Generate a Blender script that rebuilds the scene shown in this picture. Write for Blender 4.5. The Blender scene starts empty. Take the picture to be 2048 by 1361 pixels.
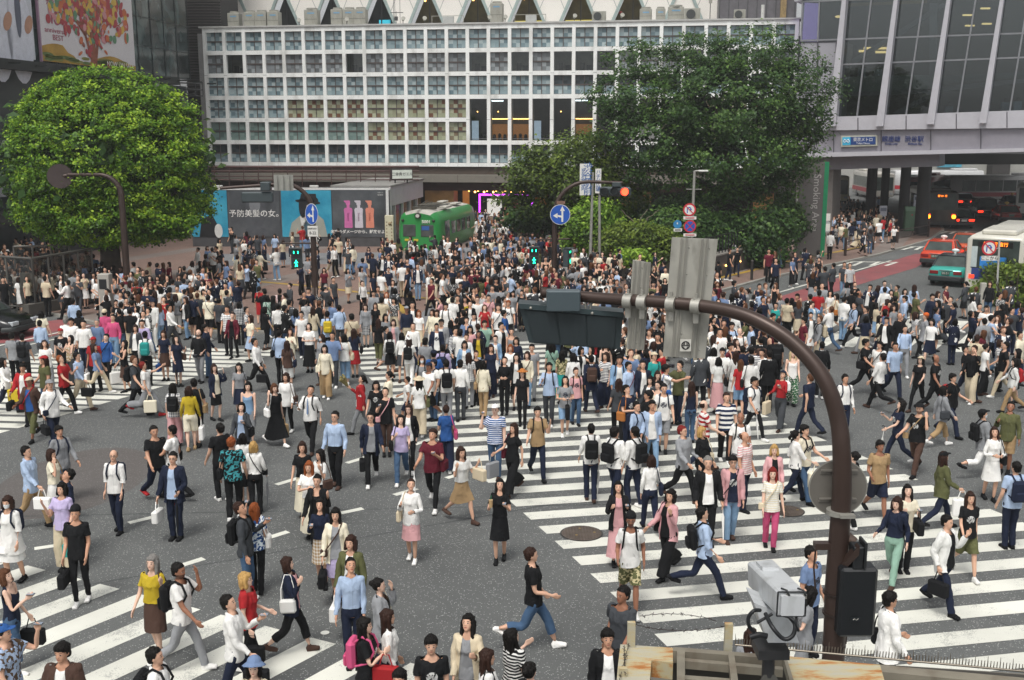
import bpy, bmesh, math, random
import numpy as np
from mathutils import Vector, Matrix, noise
R = math.radians
random.seed(7); rng = np.random.default_rng(7)
S = bpy.context.scene
COL = S.collection
# ---------------------------------------------------------------- camera, sky, sun, exposure
CAM_H, PITCH, FPX = 7.7, R(11), 2150.0
cam = bpy.data.cameras.new('camera'); camo = bpy.data.objects.new('camera', cam); COL.objects.link(camo)
cam.sensor_width = 36; cam.lens = FPX / 2048 * 36; cam.clip_start = 0.1; cam.clip_end = 1500
camo.location = (0, 0, CAM_H); camo.rotation_euler = (R(90) - PITCH, 0, 0); S.camera = camo
S.render.resolution_x = 1024; S.render.resolution_y = 680
W = bpy.data.worlds.new("World"); S.world = W; W.use_nodes = True
nt = W.node_tree; nt.nodes.clear()
sky = nt.nodes.new('ShaderNodeTexSky'); sky.sky_type = 'NISHITA'; sky.sun_disc = False
SUN_EL, SUN_ROT = R(62), R(200)
sky.sun_elevation = SUN_EL; sky.sun_rotation = SUN_ROT; sky.air_density = 1.0; sky.dust_density = 4.0
hs = nt.nodes.new('ShaderNodeHueSaturation'); hs.inputs['Saturation'].default_value = 0.12
bg = nt.nodes.new('ShaderNodeBackground'); bg.inputs['Strength'].default_value = 0.11
wo = nt.nodes.new('ShaderNodeOutputWorld')
nt.links.new(sky.outputs[0], hs.inputs['Color']); nt.links.new(hs.outputs[0], bg.inputs[0]); nt.links.new(bg.outputs[0], wo.inputs[0])
sl = bpy.data.lights.new('sun', 'SUN'); sl.energy = 1.35; sl.angle = R(17); sl.color = (1, .96, .90)
so = bpy.data.objects.new('sun', sl); COL.objects.link(so)
_d = Vector((math.sin(SUN_ROT) * math.cos(SUN_EL), math.cos(SUN_ROT) * math.cos(SUN_EL), math.sin(SUN_EL)))
so.rotation_euler = _d.to_track_quat('Z', 'Y').to_euler()
S.view_settings.view_transform = 'Standard'; S.view_settings.look = 'None'; S.view_settings.exposure = 0.55; S.view_settings.gamma = 1.0
S.cycles.max_bounces = 6; S.cycles.transparent_max_bounces = 12; S.cycles.use_denoising = True
try: S.cycles.denoiser = 'OPENIMAGEDENOISE'
except Exception: pass

# ---------------------------------------------------------------- surveying: photo point -> place
def ray(x, y):
    u = (x - 1024) / FPX; v = -(y - 680.5) / FPX
    return u, math.cos(PITCH) + v * math.sin(PITCH), -math.sin(PITCH) + v * math.cos(PITCH)
def G(x, y, z=0.0):
    d = ray(x, y); t = (z - CAM_H) / d[2]; return (d[0] * t, d[1] * t, z)
def P(x, y, Y):
    d = ray(x, y); t = Y / d[1]; return (d[0] * t, Y, CAM_H + d[2] * t)

# ---------------------------------------------------------------- materials
MATS = {}
def hexc(h):
    h = h.lstrip('#'); c = [int(h[i:i+2], 16) / 255 for i in (0, 2, 4)]
    return tuple(((v + .055) / 1.055) ** 2.4 if v > .04045 else v / 12.92 for v in c)
def M(name, col=None, rough=.6, metal=0, var=.12, scale=3.0, bump=0.0, emit=None, es=1.0, alpha=None, spec=None, trans=None, dirt=None):
    """plain procedural surface with a little tonal variation"""
    if name in MATS: return MATS[name]
    m = bpy.data.materials.new(name); m.use_nodes = True; t = m.node_tree; b = t.nodes['Principled BSDF']
    c = hexc(col) if isinstance(col, str) else col
    b.inputs['Roughness'].default_value = rough; b.inputs['Metallic'].default_value = metal
    if spec is not None: b.inputs['Specular IOR Level'].default_value = spec
    tc = t.nodes.new('ShaderNodeTexCoord'); n = t.nodes.new('ShaderNodeTexNoise')
    n.inputs['Scale'].default_value = scale; n.inputs['Detail'].default_value = 5; t.links.new(tc.outputs['Object'], n.inputs['Vector'])
    r = t.nodes.new('ShaderNodeMapRange'); r.inputs['From Min'].default_value = .25; r.inputs['From Max'].default_value = .75
    r.inputs['To Min'].default_value = 1 - var; r.inputs['To Max'].default_value = 1 + var
    t.links.new(n.outputs['Fac'], r.inputs['Value'])
    mx = t.nodes.new('ShaderNodeVectorMath'); mx.operation = 'SCALE'; mx.inputs[0].default_value = c
    t.links.new(r.outputs[0], mx.inputs['Scale']); out = mx.outputs[0]
    if dirt:
        dc, amt, ds = dirt
        n2 = t.nodes.new('ShaderNodeTexNoise'); n2.inputs['Scale'].default_value = ds; n2.inputs['Detail'].default_value = 8
        mp = t.nodes.new('ShaderNodeMapping'); mp.inputs['Scale'].default_value = (1, 1, .35)
        t.links.new(tc.outputs['Object'], mp.inputs[0]); t.links.new(mp.outputs[0], n2.inputs['Vector'])
        rr = t.nodes.new('ShaderNodeMapRange'); rr.inputs['From Min'].default_value = .5; rr.inputs['From Max'].default_value = .68; rr.inputs['To Max'].default_value = amt
        t.links.new(n2.outputs['Fac'], rr.inputs['Value'])
        mm = t.nodes.new('ShaderNodeMix'); mm.data_type = 'RGBA'; mm.inputs['B'].default_value = (*hexc(dc), 1)
        t.links.new(rr.outputs[0], mm.inputs['Factor']); t.links.new(out, mm.inputs['A']); out = mm.outputs['Result']
    t.links.new(out, b.inputs['Base Color'])
    if bump:
        bp = t.nodes.new('ShaderNodeBump'); bp.inputs['Strength'].default_value = bump; bp.inputs['Distance'].default_value = .02
        t.links.new(n.outputs['Fac'], bp.inputs['Height']); t.links.new(bp.outputs[0], b.inputs['Normal'])
    if emit:
        b.inputs['Emission Color'].default_value = (*hexc(emit), 1); b.inputs['Emission Strength'].default_value = es
    if alpha is not None: b.inputs['Alpha'].default_value = alpha
    if trans is not None: b.inputs['Transmission Weight'].default_value = trans
    MATS[name] = m; return m
def node_mat(name):
    m = bpy.data.materials.new(name); m.use_nodes = True; MATS[name] = m
    return m, m.node_tree, m.node_tree.nodes['Principled BSDF']
def N(t, kind, **kw):
    n = t.nodes.new('ShaderNode' + kind)
    for k, v in kw.items():
        if k in n.inputs.keys(): n.inputs[k].default_value = v
        else: setattr(n, k, v)
    return n
def mathn(t, op, a, b=None, c=None):
    n = t.nodes.new('ShaderNodeMath'); n.operation = op
    for i, v in enumerate((a, b, c)):
        if v is None: continue
        if isinstance(v, (int, float)): n.inputs[i].default_value = v
        else: t.links.new(v, n.inputs[i])
    return n.outputs[0]
def mixc(t, f, a, b):
    n = t.nodes.new('ShaderNodeMix'); n.data_type = 'RGBA'
    for k, v in (('Factor', f), ('A', a), ('B', b)):
        if isinstance(v, str): n.inputs[k].default_value = (*hexc(v), 1)
        elif isinstance(v, tuple): n.inputs[k].default_value = (*v, 1)
        elif isinstance(v, (int, float)): n.inputs[k].default_value = v
        else: t.links.new(v, n.inputs[k])
    return n.outputs['Result']

# ---------------------------------------------------------------- mesh builder
class MB:
    def __init__(s, mtx=None): s.v = []; s.f = []; s.m = []; s.sm = []; s.T = mtx or Matrix.Identity(4)
    def add(s, vs, fs, mi=0, smooth=False):
        o = len(s.v); s.v += [tuple(s.T @ Vector(p)) for p in vs]
        for f in fs: s.f.append([i + o for i in f]); s.m.append(mi); s.sm.append(smooth)
        return s
    def box(s, a, b, mi=0, bev=0):
        x0, y0, z0 = a; x1, y1, z1 = b
        if bev:
            e = bev; vs = []
            for z, k in ((z0, e), (z0 + e, 0), (z1 - e, 0), (z1, e)):
                vs += [(x0 + e, y0 + k, z), (x1 - e, y0 + k, z), (x1 - k, y0 + e, z), (x1 - k, y1 - e, z), (x1 - e, y1 - k, z), (x0 + e, y1 - k, z), (x0 + k, y1 - e, z), (x0 + k, y0 + e, z)]
            fs = [list(range(7, -1, -1)), list(range(24, 32))]
            for r in range(3):
                for i in range(8): j = (i + 1) % 8; fs.append([r*8+i, r*8+j, r*8+8+j, r*8+8+i])
            return s.add(vs, fs, mi)
        vs = [(x0,y0,z0),(x1,y0,z0),(x1,y1,z0),(x0,y1,z0),(x0,y0,z1),(x1,y0,z1),(x1,y1,z1),(x0,y1,z1)]
        return s.add(vs, [(3,2,1,0),(4,5,6,7),(0,1,5,4),(1,2,6,5),(2,3,7,6),(3,0,4,7)], mi)
    def quad(s, a, b, c, d, mi=0): return s.add([a, b, c, d], [(0,1,2,3)], mi)
    def poly(s, pts, mi=0): return s.add(pts, [tuple(range(len(pts)))], mi)
    def prism(s, pts, z0, z1, mi=0):
        n = len(pts); vs = [(p[0], p[1], z0) for p in pts] + [(p[0], p[1], z1) for p in pts]
        return s.add(vs, [tuple(range(n-1,-1,-1)), tuple(range(n, 2*n))] + [(i, (i+1)%n, n+(i+1)%n, n+i) for i in range(n)], mi)
    def tube(s, path, r, n=10, mi=0, cap=True):
        path = [Vector(p) for p in path]; k = len(path); rs = r if isinstance(r, (list, tuple)) else [r] * k; vs = []
        up = None
        for i, p in enumerate(path):
            t = (path[min(i+1, k-1)] - path[max(i-1, 0)]).normalized()
            if up is None: up = t.orthogonal().normalized()
            up = (up - t * up.dot(t)).normalized(); w = t.cross(up)
            for j in range(n):
                a = 2 * math.pi * j / n; vs.append(p + (up * math.cos(a) + w * math.sin(a)) * rs[i])
        fs = [(i*n+j, i*n+(j+1)%n, (i+1)*n+(j+1)%n, (i+1)*n+j) for i in range(k-1) for j in range(n)]
        s.add(vs, fs, mi, True)
        if cap:
            s.add(vs[:n], [tuple(range(n-1,-1,-1))], mi); s.add(vs[-n:], [tuple(range(n))], mi)
        return s
    def disc(s, c, nrm, r, n=28, mi=0, thick=0.0):
        c = Vector(c); q = Vector(nrm).normalized().to_track_quat('Z', 'Y')
        ring = [c + q @ Vector((math.cos(2*math.pi*i/n)*r, math.sin(2*math.pi*i/n)*r, 0)) for i in range(n)]
        if thick:
            w = q @ Vector((0, 0, thick)); back = [p - w for p in ring]
            s.add(ring + back, [tuple(range(n)), tuple(range(2*n-1, n-1, -1))] + [(i, n+i, n+(i+1)%n, (i+1)%n) for i in range(n)], mi)
        else: s.add(ring, [tuple(range(n))], mi)
        return s
    def sphere(s, c, r, n=12, m=8, mi=0, sc=(1,1,1)):
        vs = [(c[0], c[1], c[2] + r*sc[2])]
        for i in range(1, m):
            a = math.pi * i / m
            for j in range(n): b = 2*math.pi*j/n; vs.append((c[0]+r*sc[0]*math.sin(a)*math.cos(b), c[1]+r*sc[1]*math.sin(a)*math.sin(b), c[2]+r*sc[2]*math.cos(a)))
        vs.append((c[0], c[1], c[2] - r*sc[2])); L = len(vs)-1
        fs = [(0, 1+j, 1+(j+1)%n) for j in range(n)] + [(1+i*n+j, 1+(i+1)*n+j, 1+(i+1)*n+(j+1)%n, 1+i*n+(j+1)%n) for i in range(m-2) for j in range(n)] + [(L, 1+(m-2)*n+(j+1)%n, 1+(m-2)*n+j) for j in range(n)]
        return s.add(vs, fs, mi, True)
    def mesh(s, name, mats):
        me = bpy.data.meshes.new(name); me.from_pydata(s.v, [], s.f)
        for m in (mats if isinstance(mats, (list, tuple)) else [mats]): me.materials.append(m)
        me.polygons.foreach_set('material_index', s.m); me.polygons.foreach_set('use_smooth', s.sm); me.update(); return me
    def build(s, name, mats, parent=None):
        o = bpy.data.objects.new(name, s.mesh(name, mats)); COL.objects.link(o)
        if parent: o.parent = parent
        return o
def tag(o, label=None, cat=None, group=None, kind=None):
    if label: o['label'] = label
    if cat: o['category'] = cat
    if group: o['group'] = group
    if kind: o['kind'] = kind
    return o
def thing(name, label, cat, loc=(0,0,0), rz=0, group=None):
    o = bpy.data.objects.new(name, None); COL.objects.link(o); o.empty_display_size = .2
    o.location = loc; o.rotation_euler = (0, 0, rz); return tag(o, label, cat, group)
def copy_tree(o, parent=None):
    c = o.copy(); COL.objects.link(c)
    if parent: c.parent = parent
    for ch in list(o.children): copy_tree(ch, c)
    return c
def struct(mb, name, mats): return tag(mb.build(name, mats), kind='structure')
def text(body, size, mat, mtx, name='lettering', parent=None, align='CENTER', ext=.004, vert=False, xs=1.0, bold=0):
    cu = bpy.data.curves.new(name, 'FONT'); cu.body = body; cu.size = size; cu.extrude = ext; cu.offset = bold
    cu.align_x = align; cu.align_y = 'CENTER'; cu.space_line = .85; cu.resolution_u = 3
    o = bpy.data.objects.new(name, cu); COL.objects.link(o); bpy.context.view_layer.update()
    me = bpy.data.meshes.new_from_object(o.evaluated_get(bpy.context.evaluated_depsgraph_get()))
    bpy.data.objects.remove(o); me.transform(Matrix.Scale(xs, 4, (1, 0, 0))); me.transform(mtx); me.materials.clear(); me.materials.append(mat)
    o = bpy.data.objects.new(name, me); COL.objects.link(o)
    if parent: o.parent = parent
    return o
def frame(o, u, n=None):
    """matrix: local x along u, local z up, local -y outward (towards the viewer side)"""
    u = Vector(u).normalized(); z = Vector((0, 0, 1)); y = z.cross(u).normalized()
    return Matrix.Translation(Vector(o)) @ Matrix((( u.x, y.x, 0, 0), (u.y, y.y, 0, 0), (u.z, y.z, 1, 0), (0, 0, 0, 1)))
FLAT = Matrix.Rotation(R(90), 4, 'X')          # text drawn in xy -> stands in xz facing -y
# ================================================================ ground, roads, paving, markings
def asphalt():
    m, t, b = node_mat('asphalt'); tc = N(t, 'TexCoord').outputs['Object']
    big = N(t, 'TexNoise', Scale=.16, Detail=6.0, Roughness=.6); t.links.new(tc, big.inputs['Vector'])
    mid = N(t, 'TexNoise', Scale=1.7, Detail=6.0); t.links.new(tc, mid.inputs['Vector'])
    fine = N(t, 'TexVoronoi', Scale=42.0); t.links.new(tc, fine.inputs['Vector'])
    fn = N(t, 'TexNoise', Scale=70.0, Detail=2.0); t.links.new(tc, fn.inputs['Vector'])
    base = mixc(t, mathn(t, 'MULTIPLY_ADD', big.outputs['Fac'], 2.2, -.6), '#4d4f4f', '#6f716f')
    base = mixc(t, mathn(t, 'MULTIPLY_ADD', mid.outputs['Fac'], .9, -.25), base, '#535555')
    sp = mathn(t, 'GREATER_THAN', mathn(t, 'MULTIPLY', N(t, 'SeparateColor').outputs[0], 1.0), .86)
    sc = t.nodes['Separate Color']; t.links.new(fine.outputs['Color'], sc.inputs[0])
    near = mathn(t, 'LESS_THAN', fine.outputs['Distance'], .42)
    base = mixc(t, mathn(t, 'MULTIPLY', mathn(t, 'MULTIPLY', sp, near), .75), base, '#b9bcb8')
    dk = mathn(t, 'LESS_THAN', fn.outputs['Fac'], .44)
    base = mixc(t, mathn(t, 'MULTIPLY', dk, .55), base, '#393b3b')
    st_ = N(t, 'TexNoise', Scale=.9, Detail=8.0, Roughness=.75); mpp = N(t, 'Mapping'); mpp.inputs['Rotation'].default_value = (0, 0, R(35)); mpp.inputs['Scale'].default_value = (.35, 1.6, 1); t.links.new(tc, mpp.inputs[0]); t.links.new(mpp.outputs[0], st_.inputs['Vector'])
    base = mixc(t, mathn(t, 'MULTIPLY', mathn(t, 'MAXIMUM', mathn(t, 'MULTIPLY_ADD', st_.outputs['Fac'], 5.0, -2.7), 0.0), .35), base, '#3f4140')
    # old round patch with a brownish tone
    sx = N(t, 'SeparateXYZ'); t.links.new(tc, sx.inputs[0]); C0 = G(150, 960)
    dx = mathn(t, 'SUBTRACT', sx.outputs[0], C0[0]); dy = mathn(t, 'MULTIPLY', mathn(t, 'SUBTRACT', sx.outputs[1], C0[1]), .62)
    rr = mathn(t, 'SQRT', mathn(t, 'ADD', mathn(t, 'MULTIPLY', dx, dx), mathn(t, 'MULTIPLY', dy, dy)))
    inn = mathn(t, 'LESS_THAN', rr, 1.55)
    base = mixc(t, mathn(t, 'MULTIPLY', inn, .55), base, '#554b47')
    # long repair seams
    for (a, c, w) in ((.5, 3.1, .03), (-1.35, 26.5, .03), (.06, 21.4, .025)):
        ln = mathn(t, 'ABSOLUTE', mathn(t, 'SUBTRACT', mathn(t, 'SUBTRACT', sx.outputs[1], mathn(t, 'MULTIPLY', sx.outputs[0], a)), c + 18 if a == .5 else c))
        wob = mathn(t, 'MULTIPLY_ADD', mid.outputs['Fac'], .12, -.06)
        base = mixc(t, mathn(t, 'MULTIPLY', mathn(t, 'LESS_THAN', mathn(t, 'ADD', ln, wob), w), .6), base, '#34383a')
    t.links.new(base, b.inputs['Base Color']); b.inputs['Roughness'].default_value = .78
    bp = N(t, 'Bump', Strength=.35, Distance=.01); t.links.new(fine.outputs['Distance'], bp.inputs['Height']); t.links.new(bp.outputs[0], b.inputs['Normal'])
    return m
def paint(name, col, wear=.5, under='#5c6062'):
    m, t, b = node_mat(name); tc = N(t, 'TexCoord').outputs['Object']
    n = N(t, 'TexNoise', Scale=1.1, Detail=9.0, Roughness=.72); t.links.new(tc, n.inputs['Vector'])
    g = N(t, 'TexNoise', Scale=55.0, Detail=3.0); t.links.new(tc, g.inputs['Vector'])
    f = mathn(t, 'MULTIPLY', mathn(t, 'GREATER_THAN', mathn(t, 'ADD', n.outputs['Fac'], mathn(t, 'MULTIPLY', g.outputs['Fac'], .6)), .90), wear)
    n2 = N(t, 'TexNoise', Scale=.5, Detail=7.0); t.links.new(tc, n2.inputs['Vector'])
    c = mixc(t, mathn(t, 'MULTIPLY_ADD', n2.outputs['Fac'], 2.4, -.8), col, tuple(v * .70 for v in hexc(col)))
    t.links.new(mixc(t, f, c, under), b.inputs['Base Color']); b.inputs['Roughness'].default_value = .6
    return m
WHITE = paint('road_paint_white', '#e3e3d8', .45); YEL = paint('tactile_yellow', '#b8973a', .5, '#8a7a60'); REDP = paint('road_paint_red', '#965557', .55)
g = MB(); g.quad((-260, -60, 0), (260, -60, 0), (260, 420, 0), (-260, 420, 0)); struct(g, 'road', asphalt())
LZ = [.004]
def strip(mb, a, b, w, z=None, mi=0):
    z = z or .006; a = Vector((a[0], a[1], z)); b = Vector((b[0], b[1], z)); d = (b - a).normalized(); n = Vector((-d.y, d.x, 0)) * w / 2
    mb.quad(a - n, b - n, b + n, a + n, mi)
# right-hand crossing: bars at 11 degrees, clipped between its two slanting ends
ca, sa = math.cos(R(11)), math.sin(R(11))
def uv(u, v): return (u * ca - v * sa, u * sa + v * ca)
LE = [(9, 6.3), (13.9, 5.28), (15.16, 5.11), (16.8, 4.86), (18.42, 4.6), (20.8, 4.19), (23.09, 3.76), (29.79, 2.49), (34.5, 1.75), (41, 1.3)]
RE = [(9, 15.8), (18.75, 13.82), (21.05, 13.36), (24.24, 12.82), (26.5, 12.4), (30, 11.6), (34, 10.5), (41, 9.5)]
def itp(T, v): return float(np.interp(v, [a for a, _ in T], [b for _, b in T]))
cw = MB(); v = 9.65 - .92
k = 0
while v < 38.5:
    t0, t1 = v, v + .43
    p = [uv(itp(LE, t0), t0), uv(itp(RE, t0), t0), uv(itp(RE, t1), t1), uv(itp(LE, t1), t1)]
    cw.quad(*[(q[0], q[1], .006) for q in p]); v += .815
struct(cw, 'crosswalk', WHITE)
# left middle crossing
cw = MB(); d = Vector((1, -.10)).normalized(); E0, E1 = Vector((-14.6, 24.4)), Vector((-7.9, 38.0))
k = 0
for i in range(22):
    t = (i + .2) / 22; a = E0.lerp(E1, t); w = .42
    nrm = Vector((-d.y, d.x)) * w / 2
    r0 = a - nrm; r1 = a + nrm + (E1 - E0).normalized() * .02; L = 9.5 + 5 * t if i < 9 else 9.2 - (i - 9) * .12
    l0 = r0 - d * L; l1 = r1 - d * L; sh = (E1 - E0).normalized() * .46
    cw.quad((l0.x, l0.y, .006), (r0.x, r0.y, .006), (r0.x + sh.x, r0.y + sh.y, .006), (l0.x + .0, l0.y + sh.y, .006))
struct(cw, 'crosswalk', WHITE)
# near left crossing: bars run towards the lower left
cw = MB(); T0, T1 = Vector((-9.55, 18.67)), Vector((1.0, 13.4)); du = Vector((-.85, -1.17)).normalized(); e = (T1 - T0).normalized()
n = 13
for i in range(-3, 11):
    a = T0 + e * (i * .9); b2 = a + e * .47; L = 9.5
    cw.quad((a.x + du.x*L, a.y + du.y*L, .006), (b2.x + du.x*L, b2.y + du.y*L, .006), (b2.x, b2.y, .006), (a.x, a.y, .006))
struct(cw, 'crosswalk', WHITE)
# far right crossing: bars run away from the viewer
cw = MB()
for i in range(15):
    a = Vector((8.3 + i * .90, 39.2 - .40 * i * .55)); up = Vector((.62, 1.0)).normalized() * 7.2
    cw.quad((a.x, a.y, .006), (a.x + .47, a.y - .10, .006), (a.x + .47 + up.x, a.y - .1 + up.y, .006), (a.x + up.x, a.y + up.y, .006))
struct(cw, 'crosswalk', WHITE)
# dashed guide lines over the junction, lane lines, arrows
rm = MB()
for A, B in ((G(91,1095),G(118,1091)),(G(269,1044),G(306,1035)),(G(560,968),G(590,959)),(G(700,925),G(726,917)),(G(829,890),G(861,879)),
             (G(340,1139),G(413,1116)),(G(522,1081),G(576,1064)),(G(682,1027),G(715,1020)),(G(778,994),G(844,975)),(G(900,955),G(925,947))):
    A, B = Vector(A), Vector(B); c = (A + B) / 2; dd = (B - A).normalized() * .31; strip(rm, c - dd, c + dd, .16)
for pl in (((1330,640),(1500,602),(1782,522)), ((1610,682),(1750,650),(1900,618))):
    for q0, q1 in zip(pl, pl[1:]): strip(rm, G(*q0), G(*q1), .15, .012)
strip(rm, G(-60, 705), G(180, 652), .16, .012); strip(rm, G(60, 690), G(200, 660), .14, .012)
for (cx_, cy_) in ((1716, 528), (1838, 497), (1905, 466)):              # worn arrow and lettering strokes on the bus lane
    c = Vector(G(cx_, cy_))
    for k, (ox, L, ax) in enumerate(((-1.5, 2.2, 1.0), (-.6, 2.4, .75), (.4, 2.3, .75), (1.3, 2.2, .9))):
        dv = Vector((ax, 1.25, 0)).normalized(); strip(rm, c + Vector((ox, -1, 0)), c + Vector((ox, -1, 0)) + dv * L, .22, .012)
    strip(rm, c + Vector((-2.0, 1.2, 0)), c + Vector((2.4, .6, 0)), .24, .013)
struct(rm, 'road_marking', WHITE)
rr = MB()
rr.poly([(*G(1540, 600)[:2], .008), (*G(1600, 605)[:2], .008), (*G(1832, 536)[:2], .008), (*G(1870, 512)[:2], .008), (*G(1832, 508)[:2], .008), (*G(1782, 523)[:2], .008)])
rr.poly([(*G(-40, 690)[:2], .008), (*G(60, 684)[:2], .008), (*G(190, 652)[:2], .008), (*G(120, 640)[:2], .008), (*G(-40, 660)[:2], .008)])
struct(rr, 'road_red_lane', REDP)
# ---- paving of the station square, kerb 0.12 m high... laid as one raised slab
def paving():
    m, t, b = node_mat('paving'); tc = N(t, 'TexCoord').outputs['Object']
    br = N(t, 'TexBrick', Scale=3.2); br.inputs['Color1'].default_value = (*hexc('#8f7569'), 1); br.inputs['Color2'].default_value = (*hexc('#7d655b'), 1); br.inputs['Mortar'].default_value = (*hexc('#5d514b'), 1)
    br.inputs['Mortar Size'].default_value = .012; mp = N(t, 'Mapping'); mp.inputs['Rotation'].default_value = (0, 0, R(24)); t.links.new(tc, mp.inputs[0]); t.links.new(mp.outputs[0], br.inputs['Vector'])
    n = N(t, 'TexNoise', Scale=.35, Detail=5.0); t.links.new(tc, n.inputs['Vector'])
    sx = N(t, 'SeparateXYZ'); t.links.new(mp.outputs[0], sx.inputs[0])
    bands = mathn(t, 'LESS_THAN', mathn(t, 'FRACT', mathn(t, 'MULTIPLY', sx.outputs[0], .145)), .22)
    c = mixc(t, mathn(t, 'MULTIPLY', bands, .7), br.outputs['Color'], '#7f7b76')
    c = mixc(t, mathn(t, 'MULTIPLY_ADD', n.outputs['Fac'], 1.4, -.45), c, '#6b5c55')
    t.links.new(c, b.inputs['Base Color']); b.inputs['Roughness'].default_value = .75; return m
KZ = .1
KERB = [(-300, 600), (-40, 612), (104, 632), (200, 652), (330, 667), (520, 668), (720, 672), (900, 668), (1060, 655), (1200, 636), (1330, 612), (1431, 588), (1536, 559), (1640, 537), (1753, 513), (1861, 482), (1888, 462), (1880, 440)]
kp = [G(*q) for q in KERB]
far = [(34, 112), (24, 125), (-20, 130), (-90, 120), (-90, 60)]
pv = MB(); pts = [(p[0], p[1]) for p in kp]
pv.prism(pts + far, -.05, KZ); struct(pv, 'paving', paving())
kb = MB()
for a, b2 in zip(kp, kp[1:]):
    a = Vector((a[0], a[1], 0)); b2 = Vector((b2[0], b2[1], 0)); d = (b2 - a).normalized(); n_ = Vector((-d.y, d.x, 0)) * .18
    kb.add([a - n_*.1 , b2 - n_*.1, b2 + n_, a + n_, (a - n_*.1) + Vector((0,0,KZ+.006)), (b2 - n_*.1) + Vector((0,0,KZ+.006)), b2 + n_ + Vector((0,0,KZ+.006)), a + n_ + Vector((0,0,KZ+.006))], [(0,1,5,4),(4,5,6,7),(1,2,6,5),(3,0,4,7),(2,3,7,6)])
struct(kb, 'kerb', M('kerb_stone', '#8f8d86', .8, var=.15, scale=2))
ty = MB()
for line in (((500,566),(620,577),(716,589),(872,603),(960,613)), ((794,612),(812,632)), ((330,662),(520,663),(700,666)), ((1431,562),(1500,546),(1560,530),(1650,512),(1740,494)), ((410,556),(500,566))):
    for a, b2 in zip(line, line[1:]): strip(ty, G(*a), G(*b2), .32, KZ + .008 + .001 * (hash(a) % 3))
struct(ty, 'tactile_paving', YEL)
gp = MB(); gp.poly([(*G(930,560)[:2], KZ+.004), (*G(800,690 - 24)[:2], KZ+.004), (*G(905,664)[:2], KZ+.004), (*G(1010,560)[:2], KZ+.004)]); gp.poly([(*G(425,512)[:2], KZ+.004), (*G(425,536)[:2], KZ+.004), (*G(780,530)[:2], KZ+.004), (*G(800,508)[:2], KZ+.004)])
struct(gp, 'paving_band', M('grey_pavers', '#77787a', .8, var=.12, scale=1.5))
# manhole covers and street furniture in the road
def manhole(x, y, r, label):
    c = G(x, y); t = thing('manhole_cover', label, 'manhole cover', (c[0], c[1], 0))
    MB().disc((0,0,.010), (0,0,1), r, 32).build('frame_ring', M('mh_ring', '#3c3a38', .6, .3), t)
    mb = MB().disc((0,0,.014), (0,0,1), r * .93, 32)
    for i in range(-6, 7):
        for j in range(-6, 7):
            if math.hypot(i, j) < 6.2: mb.box((i*r*.14 - r*.05, j*r*.14 - r*.03, .014), (i*r*.14 + r*.05, j*r*.14 + r*.03, .022), 0)
    mb.build('lid', M('mh_lid', '#6a6058', .55, .4, var=.25, scale=6), t)
    st = MB()
    for (i, j) in ((-.25, -.3), (-.05, .55), (.6, .05)): st.disc((i*r, j*r, .026), (0,0,1), .03, 8)
    st.build('stud', M('brass_stud', '#a8905a', .4, .6), t)
manhole(1163, 1068, .42, 'large round iron manhole cover set beside the white crossing bars')
manhole(1575, 1023, .35, 'round manhole cover lying between crossing bars behind pink trousers')
w = MB(); c = G(650, 1267); w.disc((c[0], c[1], .012), (0,0,1), .07, 16); tag(w.build('road_stud', M('stud_white', '#d8d8d0', .5)), 'small white round stud set in the asphalt near left crossing', 'road stud')
# ================================================================ the white gridded store
def checker(name, c1, c2, c3):
    m, t, b = node_mat(name); tc = N(t, 'TexCoord').outputs['Object']
    mp = N(t, 'Mapping'); mp.inputs['Scale'].default_value = (1, 0, 1); t.links.new(tc, mp.inputs[0])
    wn = N(t, 'TexWhiteNoise'); wn.noise_dimensions = '3D'
    sn = t.nodes.new('ShaderNodeVectorMath'); sn.operation = 'SNAP'; sn.inputs[1].default_value = (.3425, 1, .3425); t.links.new(mp.outputs[0], sn.inputs[0]); t.links.new(sn.outputs[0], wn.inputs['Vector'])
    oi = N(t, 'ObjectInfo'); ad = t.nodes.new('ShaderNodeVectorMath'); ad.operation = 'ADD'; t.links.new(sn.outputs[0], ad.inputs[0]); cb = N(t, 'CombineXYZ'); t.links.new(mathn(t, 'MULTIPLY', oi.outputs['Random'], 50.0), cb.inputs[1]); t.links.new(cb.outputs[0], ad.inputs[1]); t.links.new(ad.outputs[0], wn.inputs['Vector'])
    ch = N(t, 'TexChecker', Scale=1 / .3425); t.links.new(mp.outputs[0], ch.inputs['Vector'])
    f = mathn(t, 'MULTIPLY_ADD', wn.outputs['Value'], .7, mathn(t, 'MULTIPLY', ch.outputs['Fac'], .45))
    r = N(t, 'ValToRGB'); e = r.color_ramp.elements; e[0].color = (*hexc(c1), 1); e[0].position = .1; e[1].color = (*hexc(c3), 1); e[1].position = .95
    k = e.new(.55); k.color = (*hexc(c2), 1); t.links.new(f, r.inputs[0]); t.links.new(r.outputs[0], b.inputs['Base Color'])
    b.inputs['Roughness'].default_value = .25; return m
FW = M('panel_white', '#f0f2ef', .5, var=.05, scale=.6, dirt=('#a9a8a2', .5, 1.2))
FWJ = M('panel_joint', '#77777a', .6)
MUL = M('mullion_brown', '#4e4643', .5)
GL1 = checker('glass_block_blue', '#5f757d', '#84979c', '#a3b1b3'); GL2 = checker('glass_block_brown', '#6a4634', '#8f947a', '#a3a68e')
GL3 = checker('glass_block_dim', '#5a5f61', '#74797c', '#8f9598'); GL4 = checker('glass_block_dark', '#252c30', '#2f383c', '#3a4448'); GL5 = checker('glass_block_green', '#5f7470', '#728782', '#82958f')
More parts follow.
